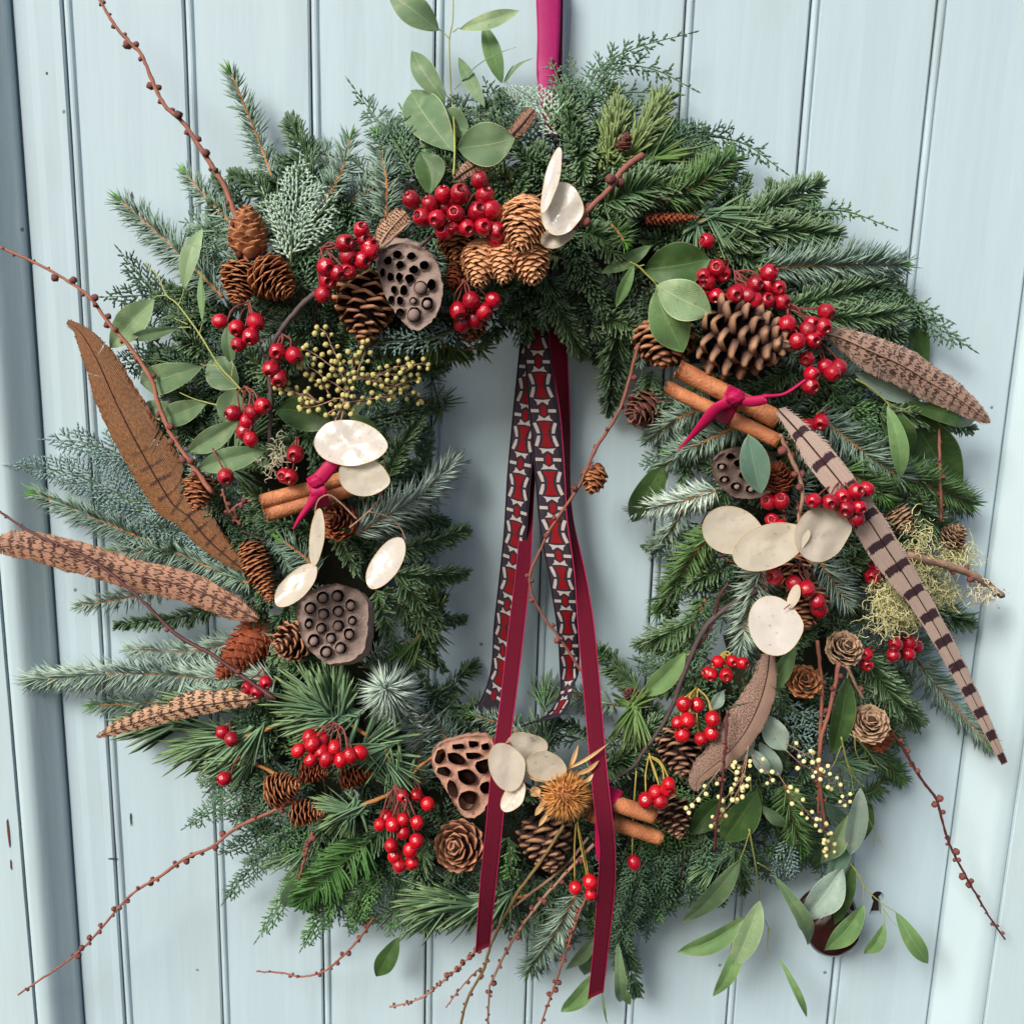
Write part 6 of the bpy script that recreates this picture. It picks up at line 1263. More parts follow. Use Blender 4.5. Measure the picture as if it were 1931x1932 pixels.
cone(539, 1487, 76, 66, 18, 'striped tan cone at the end of the long lower left twig', 'thin', 'cone_larch', n=58, tilt=10, op0=35, op1=70, ls=.62, ws=1.3, off=.020)
cone(584, 1533, 76, 56, 2, 'brown cone just below the striped one at the lower left', 'thin', 'cone_larch', n=58, tilt=10, op0=20, op1=62, ls=.62, ws=1.2, off=.018)
cone(594, 1459, 66, 42, 0, 'dim cone under the left end of the lower berries', 'thin', 'cone_red', n=50, tilt=6, op0=20, op1=62, ls=.62, ws=1.2, off=.008)
cone(676, 1463, 76, 48, 10, 'dim cone under the right end of the lower berries', 'thin', 'cone_red', n=56, tilt=6, op0=20, op1=62, ls=.62, ws=1.2, off=.006)
cone(1180, 262, 34, 30, 60, 'small brown bud among the pine needles at the top right', 'pointed', 'cone_rose', n=30, tilt=35, op0=60, op1=82, ls=.7, ws=1.3, off=.016, name='pine_bud')
cone(1185, 1308, 30, 36, 150, 'pink papery bud on the pine sprig at the lower right of the opening', 'pointed', 'cone_rose', n=26, tilt=20, op0=40, op1=70, ls=.7, ws=1.2, off=.012, name='pine_bud')
cone(1270, 412, 100, 22, 2, 'long reddish shoot of pine buds at the upper right', 'pointed', 'cone_red', n=80, tilt=4, op0=50, op1=76, ls=.8, ws=1.0, off=.004, name='pine_shoot')

# ================================================================== lotus pods
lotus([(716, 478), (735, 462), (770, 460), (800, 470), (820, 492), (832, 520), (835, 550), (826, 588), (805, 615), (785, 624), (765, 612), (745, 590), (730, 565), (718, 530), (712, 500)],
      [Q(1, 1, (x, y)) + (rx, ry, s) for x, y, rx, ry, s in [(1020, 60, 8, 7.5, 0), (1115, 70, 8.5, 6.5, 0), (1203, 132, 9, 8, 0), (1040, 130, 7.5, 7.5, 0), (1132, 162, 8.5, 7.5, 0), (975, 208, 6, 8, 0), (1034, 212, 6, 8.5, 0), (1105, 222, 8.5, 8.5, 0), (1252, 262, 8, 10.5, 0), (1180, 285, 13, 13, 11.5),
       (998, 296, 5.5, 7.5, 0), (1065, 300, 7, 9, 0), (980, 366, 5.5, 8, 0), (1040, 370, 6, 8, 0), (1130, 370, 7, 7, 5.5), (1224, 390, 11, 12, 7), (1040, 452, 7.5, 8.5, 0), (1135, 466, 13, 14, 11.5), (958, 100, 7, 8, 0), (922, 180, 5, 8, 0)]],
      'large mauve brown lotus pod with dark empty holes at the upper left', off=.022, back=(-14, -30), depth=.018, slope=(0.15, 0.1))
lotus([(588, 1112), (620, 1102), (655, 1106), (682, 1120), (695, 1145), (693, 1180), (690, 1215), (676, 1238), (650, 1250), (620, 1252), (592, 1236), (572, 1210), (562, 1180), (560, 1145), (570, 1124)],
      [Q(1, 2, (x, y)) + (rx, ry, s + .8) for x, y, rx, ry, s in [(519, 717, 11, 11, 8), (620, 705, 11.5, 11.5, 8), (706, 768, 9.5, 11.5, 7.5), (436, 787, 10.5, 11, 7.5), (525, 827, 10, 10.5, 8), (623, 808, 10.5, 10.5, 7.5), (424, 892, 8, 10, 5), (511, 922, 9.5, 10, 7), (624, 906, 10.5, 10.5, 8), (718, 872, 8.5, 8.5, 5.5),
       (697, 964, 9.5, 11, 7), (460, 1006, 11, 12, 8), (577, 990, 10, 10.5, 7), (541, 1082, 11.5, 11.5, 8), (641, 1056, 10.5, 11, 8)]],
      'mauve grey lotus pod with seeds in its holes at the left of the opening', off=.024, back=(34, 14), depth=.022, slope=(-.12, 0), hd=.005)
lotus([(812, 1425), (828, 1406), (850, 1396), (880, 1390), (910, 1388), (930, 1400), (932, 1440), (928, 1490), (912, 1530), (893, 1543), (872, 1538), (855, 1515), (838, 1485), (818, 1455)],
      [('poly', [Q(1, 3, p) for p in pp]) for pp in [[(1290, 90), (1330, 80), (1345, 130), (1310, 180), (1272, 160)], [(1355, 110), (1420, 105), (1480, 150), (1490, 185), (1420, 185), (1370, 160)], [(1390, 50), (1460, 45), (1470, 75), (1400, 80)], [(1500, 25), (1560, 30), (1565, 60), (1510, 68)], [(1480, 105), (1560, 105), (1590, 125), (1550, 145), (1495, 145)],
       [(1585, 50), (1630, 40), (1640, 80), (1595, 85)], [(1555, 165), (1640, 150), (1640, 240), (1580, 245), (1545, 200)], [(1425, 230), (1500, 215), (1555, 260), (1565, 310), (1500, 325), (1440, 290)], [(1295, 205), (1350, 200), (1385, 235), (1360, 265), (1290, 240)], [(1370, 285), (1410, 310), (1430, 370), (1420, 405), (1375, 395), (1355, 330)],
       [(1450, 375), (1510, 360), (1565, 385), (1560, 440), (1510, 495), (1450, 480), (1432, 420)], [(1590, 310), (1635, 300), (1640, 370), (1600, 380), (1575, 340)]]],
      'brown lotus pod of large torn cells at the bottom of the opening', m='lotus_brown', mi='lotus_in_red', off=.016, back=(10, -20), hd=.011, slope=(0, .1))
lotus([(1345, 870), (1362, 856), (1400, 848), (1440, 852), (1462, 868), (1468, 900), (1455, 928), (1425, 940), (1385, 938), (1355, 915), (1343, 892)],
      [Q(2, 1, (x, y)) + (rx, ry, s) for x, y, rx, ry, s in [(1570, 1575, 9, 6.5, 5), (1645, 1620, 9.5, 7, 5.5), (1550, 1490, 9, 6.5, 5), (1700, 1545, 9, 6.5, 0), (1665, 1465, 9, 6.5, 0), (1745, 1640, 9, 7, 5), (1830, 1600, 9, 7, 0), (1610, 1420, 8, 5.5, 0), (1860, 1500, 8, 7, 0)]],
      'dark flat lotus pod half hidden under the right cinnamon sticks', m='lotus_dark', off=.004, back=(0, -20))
# ================================================================== berries
def bq(c, r, l): return q(c, r, l)
berries(bq(1, 0, [(1115, 1345), (1240, 1375), (1190, 1465), (1330, 1310), (1445, 1305), (1575, 1215), (1610, 1320), (1560, 1425), (1415, 1440), (1290, 1475), (1340, 1395, -.008), (1335, 1560), (1395, 1525, -.004), (1490, 1535), (1600, 1530), (1655, 1415), (1690, 1560, -.006), (1380, 1350, -.010), (1690, 1610, -.008)]), 16.5,
        'largest bunch of crimson berries at the top middle above the tan cones', Q(1, 0, (1440, 1480)), off=.030)
berries(bq(1, 0, [(780, 1550), (805, 1615), (670, 1640), (692, 1725), (785, 1755), (842, 1690), (540, 1800), (620, 1840), (692, 1830), (555, 1890)]) + bq(1, 1, [(520, 330), (835, 10, -.004)]), 16,
        'bunch of crimson berries left of the large lotus pod', Q(1, 0, (520, 1670)), off=.028)
berries(bq(1, 1, [(1430, 440), (1520, 370), (1665, 365), (1605, 445), (1545, 500), (1455, 530)]), 15.5, 'six berries hanging between the tan cones and the opening', Q(1, 1, (1470, 230)), off=.028)
berries(bq(0, 1, [(1482, 510), (1595, 555), (1725, 515), (1690, 612), (1608, 665)]), 15.5, 'five berries hanging under the pair of warm brown cones', Q(0, 1, (1680, 380)), off=.026)
berries(bq(1, 1, [(215, 715), (325, 740), (172, 832), (225, 892)]), 15.5, 'four berries on the dark branch left of the mimosa', Q(1, 1, (250, 600)), off=.028)
berries(bq(0, 1, [(1570, 1130), (1770, 1080), (1700, 1125), (1660, 1182), (1650, 1255), (1690, 1305)]), 15.5, 'six berries among the oval leaves at the left', Q(0, 1, (1650, 950)), off=.028)
berries(bq(0, 1, [(1520, 1555)]), 15.5, 'single round berry under the lowest oval leaf at the left', Q(0, 1, (1430, 1370)), off=.028, face=.2)
berries(bq(1, 1, [(335, 1405), (300, 1560), (265, 1550, -.004)]), 15.5, 'two shrivelled berries above the left end of the cinnamon stick', Q(1, 1, (350, 1290)), off=.030)
berries(bq(2, 1, [(1520, 150), (1430, 205), (1350, 275), (1455, 295), (1455, 245), (1515, 340), (1560, 190)]), 15.5, 'shaded berries beside the large dark green leaf', Q(2, 1, (1600, 100)), off=.008, face=.9)
berries(bq(3, 1, [(215, 185), (120, 260), (205, 270), (280, 285), (195, 370), (300, 380), (75, 340), (10, 310), (110, 365)]) + bq(2, 1, [(1690, 330), (1640, 330)]), 16, 'bunch of crimson berries above the largest open cone', Q(2, 1, (1640, 180)), off=.020, face=.9)
berries(bq(3, 1, [(335, 530), (475, 570), (600, 445), (580, 545), (500, 525), (505, 635), (405, 645), (530, 600)]), 15.5, 'berries at the base of the barred right feather', Q(3, 1, (330, 410)), off=.030)
berries(bq(3, 1, [(500, 865), (595, 815), (683, 822), (492, 945), (470, 760), (640, 860)]), 15.5, 'berries under the base of the barred right feather', Q(3, 1, (540, 650)), off=.028)
berries(bq(3, 1, [(470, 1225), (565, 1190)]), 15, 'two loose berries above the banded feather', Q(3, 1, (620, 1100)), off=.022, face=.2)
berries(bq(3, 1, [(515, 1720), (625, 1730), (710, 1690), (800, 1655), (870, 1640), (822, 1760), (732, 1772), (800, 1838)]), 15.5, 'bunch of crimson berries lying on the banded feather', Q(3, 1, (700, 1580)), off=.046)
berries(bq(3, 2, [(210, 70), (298, 65), (235, 195), (292, 242)]), 15, 'four berries above the row of honesty pods at the right', Q(3, 2, (340, 150)), off=.020, face=.4)
berries(bq(3, 2, [(250, 575), (380, 620), (470, 660), (540, 742), (552, 792)]), 16, 'five berries between the honesty pods at the right', Q(3, 2, (430, 480)), off=.034)
berries(bq(3, 2, [(912, 575), (950, 530)]), 16, 'two shaded berries beside the banded feather', Q(3, 2, (900, 480)), off=.010)
berries(bq(3, 2, [(870, 1100), (872, 1165)]), 15, 'two berries right beside the grey brown rosette cone', Q(3, 2, (930, 1060)), off=.018, face=.3)
berries(bq(3, 2, [(1065, 1030), (1160, 1020), (1150, 1095), (1050, 1105), (1200, 1040, -.003)]), 15, 'berries hanging under the lichen near the banded feather', Q(3, 2, (1120, 940)), off=.016, face=.3)
berries(bq(2, 2, [(1525, 1150), (1620, 1145), (1480, 1235), (1582, 1240), (1460, 1225), (1690, 1160)]), 13.5, 'four bright berries left of the taupe feather', Q(2, 2, (1560, 1090)), m='haw_bright', off=.028, face=.3, stalks='stalk_g')
berries(bq(2, 2, [(1295, 1435), (1385, 1440, -.006), (1490, 1535), (1255, 1560), (1320, 1545), (1285, 1638), (1410, 1670), (1482, 1630)]), 14.5, 'eight bright berries on yellow stalks above the lower right cone', Q(2, 2, (1385, 1330)), m='haw_bright', off=.034, face=.2, stalks='stalk_g', down=True)
berries(bq(2, 3, [(1040, 425), (1105, 370), (1190, 345), (1138, 430), (1195, 315)]), 14.5, 'bright berries resting on the bottom cinnamon sticks', Q(2, 3, (1060, 120)), m='haw_bright', off=.040, face=.3, stalks='stalk_g', down=True, ocol=-.006)
berries(bq(2, 3, [(960, 845)]), 14, 'single dark berry on a long stalk below the bottom cinnamon', Q(2, 3, (975, 220)), m='haw', off=.024, face=.1, stalks='stalk_g', down=True, sq=1.15)
berries(bq(2, 3, [(565, 1015), (665, 975), (668, 1058)]), 14.5, 'three bright berries on long stalks beside the right velvet ribbon', Q(2, 3, (575, 580)), m='haw_bright', off=.034, face=.3, stalks='stalk_g', down=True)
berries(bq(1, 3, [(355, 90), (450, 45), (440, 150), (510, 95), (545, 150), (640, 155), (705, 125), (770, 105), (600, 70), (510, 15, -.008), (430, 0, -.008)]), 15, 'row of glossy red berries hanging from the large pine sprig at the lower left', Q(1, 2, (600, 1560)), m='haw_bright', off=.034, face=.35, down=True, sq=1.08)
berries(bq(1, 3, [(905, 590), (990, 590), (1058, 555), (1060, 640), (1155, 575), (978, 730), (1005, 800), (1110, 760), (1035, 868), (1120, 845), (1150, 700), (950, 540, -.006)]), 14.2, 'hanging bunch of glossy red berries left of the flower shaped cone', Q(1, 3, (1000, 330)), m='haw_bright', off=.034, face=.45, down=True)
berries(bq(1, 3, [(1225, 450), (1150, 390), (1055, 395)]), 14.5, 'three bright berries beside the brown lotus pod', Q(1, 3, (1100, 280)), m='haw_bright', off=.020, face=.2)
berries(bq(0, 2, [(1670, 1325), (1790, 1290), (1735, 1350)]), 14, 'three berries at the end of the dark red twig', Q(0, 2, (1740, 1240)), off=.026, face=.3)
berries(bq(0, 2, [(1500, 1625), (1560, 1672)]), 15, 'two shaded berries in the pine at the lower left rim', Q(0, 2, (1560, 1560)), off=.014, face=.4)
berries(bq(0, 3, [(1510, 280)]), 15, 'single berry hanging at the lower left rim', Q(0, 3, (1620, 130)), off=.026, face=.5)
berries(bq(2, 0, [(1450, 1625)]), 15, 'single shaded berry above the large dark green leaf', Q(2, 0, (1500, 1580)), off=.002, face=.1, stalks=None)

# ================================================================== twigs
twig([(470, 510), (458, 450, .006), (440, 395), (420, 345), (375, 275), (345, 230), (305, 190), (268, 105), (250, 85), (215, 45), (172, -30)], 5.5, 2.6, 'longest upper left twig with round buds rising past the top edge', bud=22, bs=6.2, off=.014, seed=2, start=.12)
twig([(400, 930), (330, 830), (300, 765), (285, 715), (245, 655), (205, 610), (165, 557), (85, 505), (-20, 458)], 5.0, 2.2, 'knobbly brown twig crossing the left door frame above the brown feather', bud=24, bs=5.6, off=.022, seed=3)
twig([(520, 1320), (470, 1285), (400, 1235), (330, 1195), (260, 1125), (170, 1055), (60, 1005), (-15, 955)], 4.2, 2.2, 'smooth dark red twig crossing the barred feather at the left', m='twig_red', bud=75, bs=3.6, off=.034, name='twig', seed=4)
twig([(560, 1510), (535, 1522), (450, 1560), (400, 1598), (350, 1620), (300, 1655), (240, 1695), (150, 1795), (35, 1877)], 4.0, 2.0, 'long knobbly twig reaching down to the lower left corner', bud=22, bs=5.0, off=.018, seed=5, m='twig')
twig([(705, 1730), (690, 1755), (670, 1780), (640, 1810), (610, 1833), (570, 1843), (530, 1836), (484, 1833)], 2.8, 1.8, 'short budded twig curving left below the bottom greenery', bud=17, bs=4.2, off=.004, seed=6)
twig([(1110, 1580), (1060, 1640), (960, 1720), (895, 1795), (850, 1839), (802, 1878), (770, 1892), (735, 1900)], 3.2, 2.2, 'budded twig ending in a knob left of the other bottom twigs', bud=16, bs=5.0, off=.008, seed=7, start=.45, m='twig_pale')
twig(q(2, 3, [(490, 590), (330, 840), (170, 1060), (0, 1390)]) + q(1, 3, [(1600, 1570), (1500, 1750), (1440, 1960)]), 3.4, 3.0, 'smooth olive brown stem running down from the spiky seed head', m='twig_olive', bud=60, bs=4.2, off=.026, name='stem_twig', seed=8, start=.6)
twig(q(1, 3, [(1560, 1570), (1440, 1700), (1350, 1820)]), 2.0, 1.4, 'thin side twig with small buds at the bottom', bud=16, bs=3.4, off=.02, seed=9)
twig(q(2, 3, [(690, 720), (480, 940), (280, 1170), (120, 1410), (0, 1650)]) + q(1, 3, [(1640, 1700), (1630, 1960)]), 3.6, 2.2, 'pale budded twig running down to the bottom edge', m='twig_pale', bud=20, bs=5.0, off=.022, seed=10)
twig(q(2, 3, [(700, 960), (620, 1120), (540, 1330), (450, 1600), (370, 1830), (325, 1960)]), 3.0, 2.0, 'budded twig left of the right velvet ribbon at the bottom', m='twig', bud=19, bs=4.8, off=.014, seed=11)
twig([(1660, 1380), (1693, 1397), (1735, 1467), (1766, 1511), (1788, 1587), (1819, 1649), (1864, 1727), (1895, 1772)], 3.4, 2.0, 'budded twig reaching to the lower right corner', bud=24, bs=6.0, off=.016, seed=12, m='twig_red')
twig([(1203, 650), (1187, 715), (1165, 780), (1123, 847), (1092, 917), (1047, 984, .012), (1025, 1025, .016), (998, 1095, .024), (1022, 1159, .028), (1056, 1204, .028), (1095, 1266, .016), (1134, 1336, .002)], 3.4, 2.4, 'long thin twig hanging across the opening in front of the ribbons', bud=34, bs=4.8, off=.024, seed=13)
twig([(1030, 440), (1075, 430), (1110, 395), (1150, 355), (1175, 320), (1212, 292)], 3.6, 5.8, 'thick knobbly twig rising right from the curled honesty pod', bud=15, bs=7.0, off=.038, seed=14, start=0.1)
twig([(1770, 765), (1772, 870), (1775, 985)], 2.6, 3.0, 'straight twig hanging below the end of the barred right feather', bud=26, bs=4.4, off=.018, seed=15)
twig([(1470, 820), (1494, 869), (1513, 925), (1505, 985)], 4.2, 3.4, 'grey brown twig beside the dark lotus pod', m='twig_pale', bud=18, bs=7.0, off=.030, seed=16)
twig([(1541, 1208), (1550, 1299), (1546, 1391), (1544, 1459), (1543, 1540)], 3.6, 2.6, 'reddish twig hanging left of the long dark leaf', bud=26, bs=4.6, off=.020, seed=17)
twig([(1583, 1250), (1564, 1341), (1547, 1403), (1547, 1486), (1558, 1566)], 4.0, 3.4, 'twig joining it from the right and hanging lower', bud=26, bs=4.6, off=.024, seed=18)
twig(q(3, 2, [(740, 1180), (790, 1290), (850, 1400)]), 3.0, 3.0, 'short twig between the two grey brown rosette cones', m='twig_pale', bud=60, bs=6.5, off=.030, seed=19, start=.8)
twig([(1372, 1340), (1369, 1391), (1361, 1489), (1352, 1550), (1347, 1606)], 2.6, 2.8, 'red brown twig hanging through the cream berried spray', bud=24, bs=4.0, off=.040, seed=20, m='twig_red')
twig([(610, 545), (592, 556), (561, 584), (519, 640), (505, 687), (511, 743), (508, 835)], 5.5, 4.0, 'dark curved branch passing behind the left berries', m='twig_dark', bud=0, off=.018, name='branch', seed=21)
twig([(485, 630), (500, 680), (507, 720)], 2.2, 2.2, 'thin dark side branch beside the five left berries', m='twig_dark', bud=0, off=.016, name='branch', seed=31)
twig([(1470, 1090), (1347, 1165), (1299, 1249), (1260, 1350), (1215, 1416), (1193, 1447), (1148, 1478)], 6.5, 3.6, 'dark curved branch at the lower right of the opening', m='twig_dark', bud=0, off=.002, name='branch', seed=22)
twig(q(2, 2, [(1590, 620), (1530, 720), (1500, 860), (1440, 980), (1390, 1060)]), 3.0, 2.6, 'reddish twig above the dark curved branch', m='twig_red', bud=0, off=.012, name='branch', seed=32)
twig(q(1, 3, [(450, 640), (410, 780), (360, 960)]), 3.2, 2.6, 'short knobbly twig pointing down below the brown cone at the lower left', bud=14, bs=5.0, off=.018, seed=23)
twig(q(0, 1, [(1620, 1880), (1540, 1780), (1500, 1640)]), 3.0, 2.4, 'pinkish knobbly twig beside the mossy patch at the left', bud=12, bs=5.0, off=.018, seed=24)
twig(q(0, 1, [(1530, 1810), (1600, 1750), (1700, 1715)]), 2.4, 2.4, 'small pink tipped twig left of the cinnamon stick', bud=11, bs=4.6, off=.024, seed=25)
twig([(805, 470), (790, 466), (835, 430)], 4.0, 3.0, 'grey stalk at the top of the large lotus pod', m='twig_dark', bud=0, off=.018, name='branch', seed=26)
twig(q(1, 0, [(900, 1690), (1000, 1590), (1090, 1510)]), 3.2, 2.2, 'pale straw stalk lying between the upper berries', m='twig_pale', bud=0, off=.022, name='stalk_twig', seed=27)

# ================================================================== honesty
def hon(label, loc): return thing('honesty_sprig', label, 'honesty seed pods', D(loc[0], loc[1], .03))
h = hon('honesty sprig with white and cream pods over the left cinnamon stick', (720, 950))
pod(h, 659, 836, 124, 80, -8, 'pod_white', .046, (12, -14), wav=.05); pod(h, 685, 899, 84, 68, -12, 'pod_beige', .054); pod(h, 730, 1064, 50, 104, -34, 'pod_white', .048, (32, 0), wav=.03, curl=.35)
pod(h, 598, 1014, 28, 100, -6, 'pod_beige', .050, (40, 0)); pod(h, 560, 1106, 46, 98, -46, 'pod_cream', .050, (30, 0), wav=.04, curl=.35)
stems(h, [q(1, 1, [(700, 1900), (820, 1800), (905, 1700), (925, 1600), (938, 1500), (920, 1370)]), q(1, 1, [(830, 1790), (960, 1830), (1040, 1900)]) + q(1, 2, [(1080, 330)]), q(1, 2, [(750, 190), (640, 80), (560, 25), (490, 60), (468, 150), (490, 220)]), q(1, 2, [(480, 450), (470, 520)]), q(1, 1, [(905, 1700), (900, 1640)])], 'twig_pale', 1.8, .044)
h = hon('honesty sprig with shiny pods left of the spiky seed head', (985, 1470))
pod(h, 991, 1414, 78, 74, 20, 'pod_beige', .034, (10, 20), wav=.05); pod(h, 955, 1447, 62, 92, 20, 'pod_cream', .046, (-10, 0), wav=.03); pod(h, 1028, 1445, 72, 60, -10, 'pod_beige', .044, (0, 20)); pod(h, 968, 1503, 34, 66, -34, 'pod_cream', .040, (20, 0))
stems(h, [[(985, 1480), (1000, 1455), (1010, 1435)], [(985, 1480), (975, 1460)], [(1040, 1520), (985, 1480)]], 'twig_pale', 1.6, .038)
h = hon('honesty sprig with three overlapping beige pods at the right', (1470, 1080))
pod(h, 1380, 1001, 106, 84, -12, 'pod_beige', .040); pod(h, 1450, 1031, 132, 76, 20, 'pod_beige', .048); pod(h, 1548, 1008, 100, 94, 14, 'pod_cream', .044, (-12, 8), wav=.04)
stems(h, [q(2, 2, [(1800, 520), (1830, 600), (1850, 680)]), q(2, 2, [(1530, 400), (1580, 460), (1650, 480)]), q(3, 2, [(430, 210), (420, 150), (400, 60)])], 'stalk', 1.3, .036)
h = hon('brightest round white honesty pod at the top of the taupe feather', (1470, 1190))
pod(h, 1460, 1180, 88, 98, 0, 'pod_white', .052, (6, -34), wav=.012, curl=.04); pod(h, 1497, 1126, 14, 44, -20, 'pod_beige', .044, (50, 0)); stems(h, [[(1490, 1140), (1478, 1150)]], 'stalk', 1.3, .048)
h = hon('honesty sprig with a curled papery pod at the top middle', (1050, 440))
pod(h, 1058, 394, 66, 84, -10, 'pod_white', .040, (10, 10), wav=.07); pod(h, 1040, 340, 22, 110, -14, 'pod_white', .044, (35, 0), wav=.06); pod(h, 1052, 445, 60, 30, 22, 'pod_cream', .038, (0, 30), wav=.07)
stems(h, [[(930, 440), (985, 385), (1020, 366), (1032, 350)], [(925, 425), (960, 408), (1015, 390)]], 'twig_pale', 1.4, .024)

# ================================================================== cinnamon
def bundle(label, loc): return thing('cinnamon_bundle', label, 'cinnamon sticks', D(loc[0], loc[1], .02))
def bow(parent, x, y, r, strands, m='taffeta', off=.05):
    g = np.random.default_rng(int(x)); V = []; F = []
    C = D(x, y, off); V, F = ball(C, r * U, 16, 10, (1.1, .7, .9)); V = [np.array(v) + (np.array(v) - C) * (.16 * math.sin(i * 1.3) + .08 * g.standard_normal()) for i, v in enumerate(V)]; part('knot', V, F, M[m], parent)
    for s in strands: strip(parent, [(a[0], a[1], a[2], a[3], surf(*a[:2]) + off + (a[4] if len(a) > 4 else 0), (a[5] if len(a) > 5 else 0)) for a in s], m, 'ribbon_end', 30, camber=.0012)
def wrap(parent, a, b, w, cx, off):
    """band round the sticks"""
    rows = []; n = 9; A = np.array(a, float); B = np.array(b, float); d = (B - A) / np.linalg.norm(B - A); pn = np.array([d[1], -d[0]])
    LP = []; RP = []
    for i in range(n):
        t = -1 + 2 * i / (n - 1); c = A * .5 + B * .5 + (B - A) * 0; c = np.array(cx[:2], float) + pn * t * cx[2]; dep = off - .006 * t * t * 2
        rows.append((c[0] - d[0] * w / 2, c[1] - d[1] * w / 2, c[0] + d[0] * w / 2, c[1] + d[1] * w / 2, surf(c[0], c[1]) + dep))
    strip(parent, rows, 'taffeta', 'tie', 24, .0006)
b = bundle('fat cinnamon stick tied with crimson ribbon at the left of the opening', (600, 930))
stick(b, Q(1, 1, (120, 1770)), Q(1, 1, (830, 1560)), 58, off=.024, oa=.004, seed=1, turn=90, dbl=True)
wrap(b, Q(1, 1, (120, 1770)), Q(1, 1, (830, 1560)), 30, Q(1, 1, (490, 1660)) + (31,), .042)
bow(b, *Q(1, 1, (480, 1590)), 13, [[(583, 915, 612, 912, 0), (628, 888, 650, 880, -.002), (652, 868, 664, 858, -.006)][::1] and [Q(1, 1, (440, 1560)) + Q(1, 1, (540, 1600)), Q(1, 1, (520, 1470)) + Q(1, 1, (620, 1500)), Q(1, 1, (570, 1420)) + Q(1, 1, (680, 1450))],
     [Q(1, 1, (450, 1620)) + Q(1, 1, (530, 1660)), Q(1, 1, (415, 1720)) + Q(1, 1, (470, 1740)), Q(1, 1, (350, 1830)) + Q(1, 1, (420, 1800)), Q(1, 1, (315, 1905)) + Q(1, 1, (330, 1910))]], off=.040)
b = bundle('pair of cinnamon sticks tied with bright crimson ribbon at the upper right', (1365, 760))
stick(b, Q(2, 1, (1255, 835)), Q(2, 1, (1925, 1178)), 37, off=.026, seed=2, turn=60); stick(b, Q(2, 1, (1175, 955)), Q(2, 1, (1930, 1320)), 31, off=.028, seed=3, turn=120)
wrap(b, Q(2, 1, (1215, 890)), Q(2, 1, (1930, 1240)), 34, Q(2, 1, (1600, 1075)) + (35,), .042)
bow(b, *Q(2, 1, (1640, 1025)), 14, [[Q(2, 1, (1600, 1010)) + Q(2, 1, (1660, 1080)), Q(2, 1, (1480, 1080)) + Q(2, 1, (1560, 1110)), Q(2, 1, (1400, 1180)) + Q(2, 1, (1480, 1190)), Q(2, 1, (1330, 1280)) + Q(2, 1, (1390, 1270)), Q(2, 1, (1255, 1372)) + Q(2, 1, (1262, 1378))],
     [Q(2, 1, (1640, 1070)) + Q(2, 1, (1650, 1010)), Q(2, 1, (1760, 1085)) + Q(2, 1, (1740, 1015)), Q(2, 1, (1860, 1060)) + Q(2, 1, (1850, 1003)), Q(3, 1, (200, 1030)) + Q(3, 1, (170, 1000)), Q(3, 1, (330, 1005)) + Q(3, 1, (310, 990)), Q(3, 1, (470, 910)) + Q(3, 1, (455, 895))]], off=.046)
b = bundle('pair of reddish cinnamon sticks beside the right velvet ribbon at the bottom', (1180, 1530))
stick(b, Q(2, 3, (640, 390)), Q(2, 3, (1100, 540)), 34, off=.030, seed=4, turn=70); stick(b, Q(2, 3, (650, 520)), Q(2, 3, (1140, 685)), 34, off=.022, seed=5, turn=110)
wrap(b, Q(2, 3, (700, 450)), Q(2, 3, (1140, 620)), 30, Q(2, 3, (800, 450)) + (31,), .034)
strip(b, [(a + c + (surf(*a) + .028,)) for a, c in [(Q(2, 3, (700, 520)), Q(2, 3, (760, 560))), (Q(2, 3, (695, 650)), Q(2, 3, (765, 680))), (Q(2, 3, (700, 760)), Q(2, 3, (760, 790))), (Q(2, 3, (712, 835)), Q(2, 3, (722, 838)))]], 'taffeta', 'ribbon_end', 20)

# ================================================================== ribbons
r = thing('hanging_ribbon', 'bright magenta ribbon the wreath hangs from, leaving the picture at the top', 'ribbon', PA(1035, 100, .02))
strip(r, [(1008, -60, 1060, -60, .016), (1013, 60, 1056, 60, .018), (1012, 140, 1052, 140, .022), (1022, 210, 1056, 210, .034), (1030, 260, 1056, 260, .044)], 'satin', 'front_band', camber=.001, edge=None)
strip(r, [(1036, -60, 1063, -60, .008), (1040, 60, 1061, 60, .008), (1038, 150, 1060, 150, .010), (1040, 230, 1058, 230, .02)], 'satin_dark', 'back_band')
r = thing('velvet_ribbon', 'left crimson velvet ribbon tail hanging straight over the bottom cones', 'ribbon', PA(985, 900, .05))
strip(r, [(1000, 640, 1026, 640, .020), (996, 800, 1016, 800, .014), (984, 940, 1006, 940, .016), (975, 1060, 1001, 1060, .034), (958, 1200, 987, 1200, .066), (943, 1330, 971, 1330, .086), (928, 1440, 957, 1440, .108), (917, 1560, 947, 1560, .116), (905, 1680, 934, 1680, .112), (897, 1798, 923, 1786, .095)], 'velvet', 'band', 80, edge='selvage')
r = thing('velvet_ribbon', 'right crimson velvet ribbon tail that twists and hangs lowest', 'ribbon', PA(1080, 900, .05))
strip(r, [(1034, 600, 1066, 600, .045), (1040, 680, 1070, 680, .036, -.004), (1056, 780, 1074, 780, .032, -.012), (1065, 900, 1074, 900, .034, -.02), (1069, 980, 1080, 980, .040, -.016), (1083, 1080, 1103, 1080, .052, -.006), (1090, 1180, 1120, 1180, .064), (1103, 1330, 1134, 1330, .088), (1113, 1440, 1143, 1440, .110), (1122, 1530, 1153, 1530, .124), (1131, 1600, 1160, 1600, .122), (1127, 1680, 1159, 1680, .112), (1119, 1790, 1147, 1790, .10), (1109, 1886, 1137, 1873, .09)], 'velvet', 'band', 100, edge='selvage')
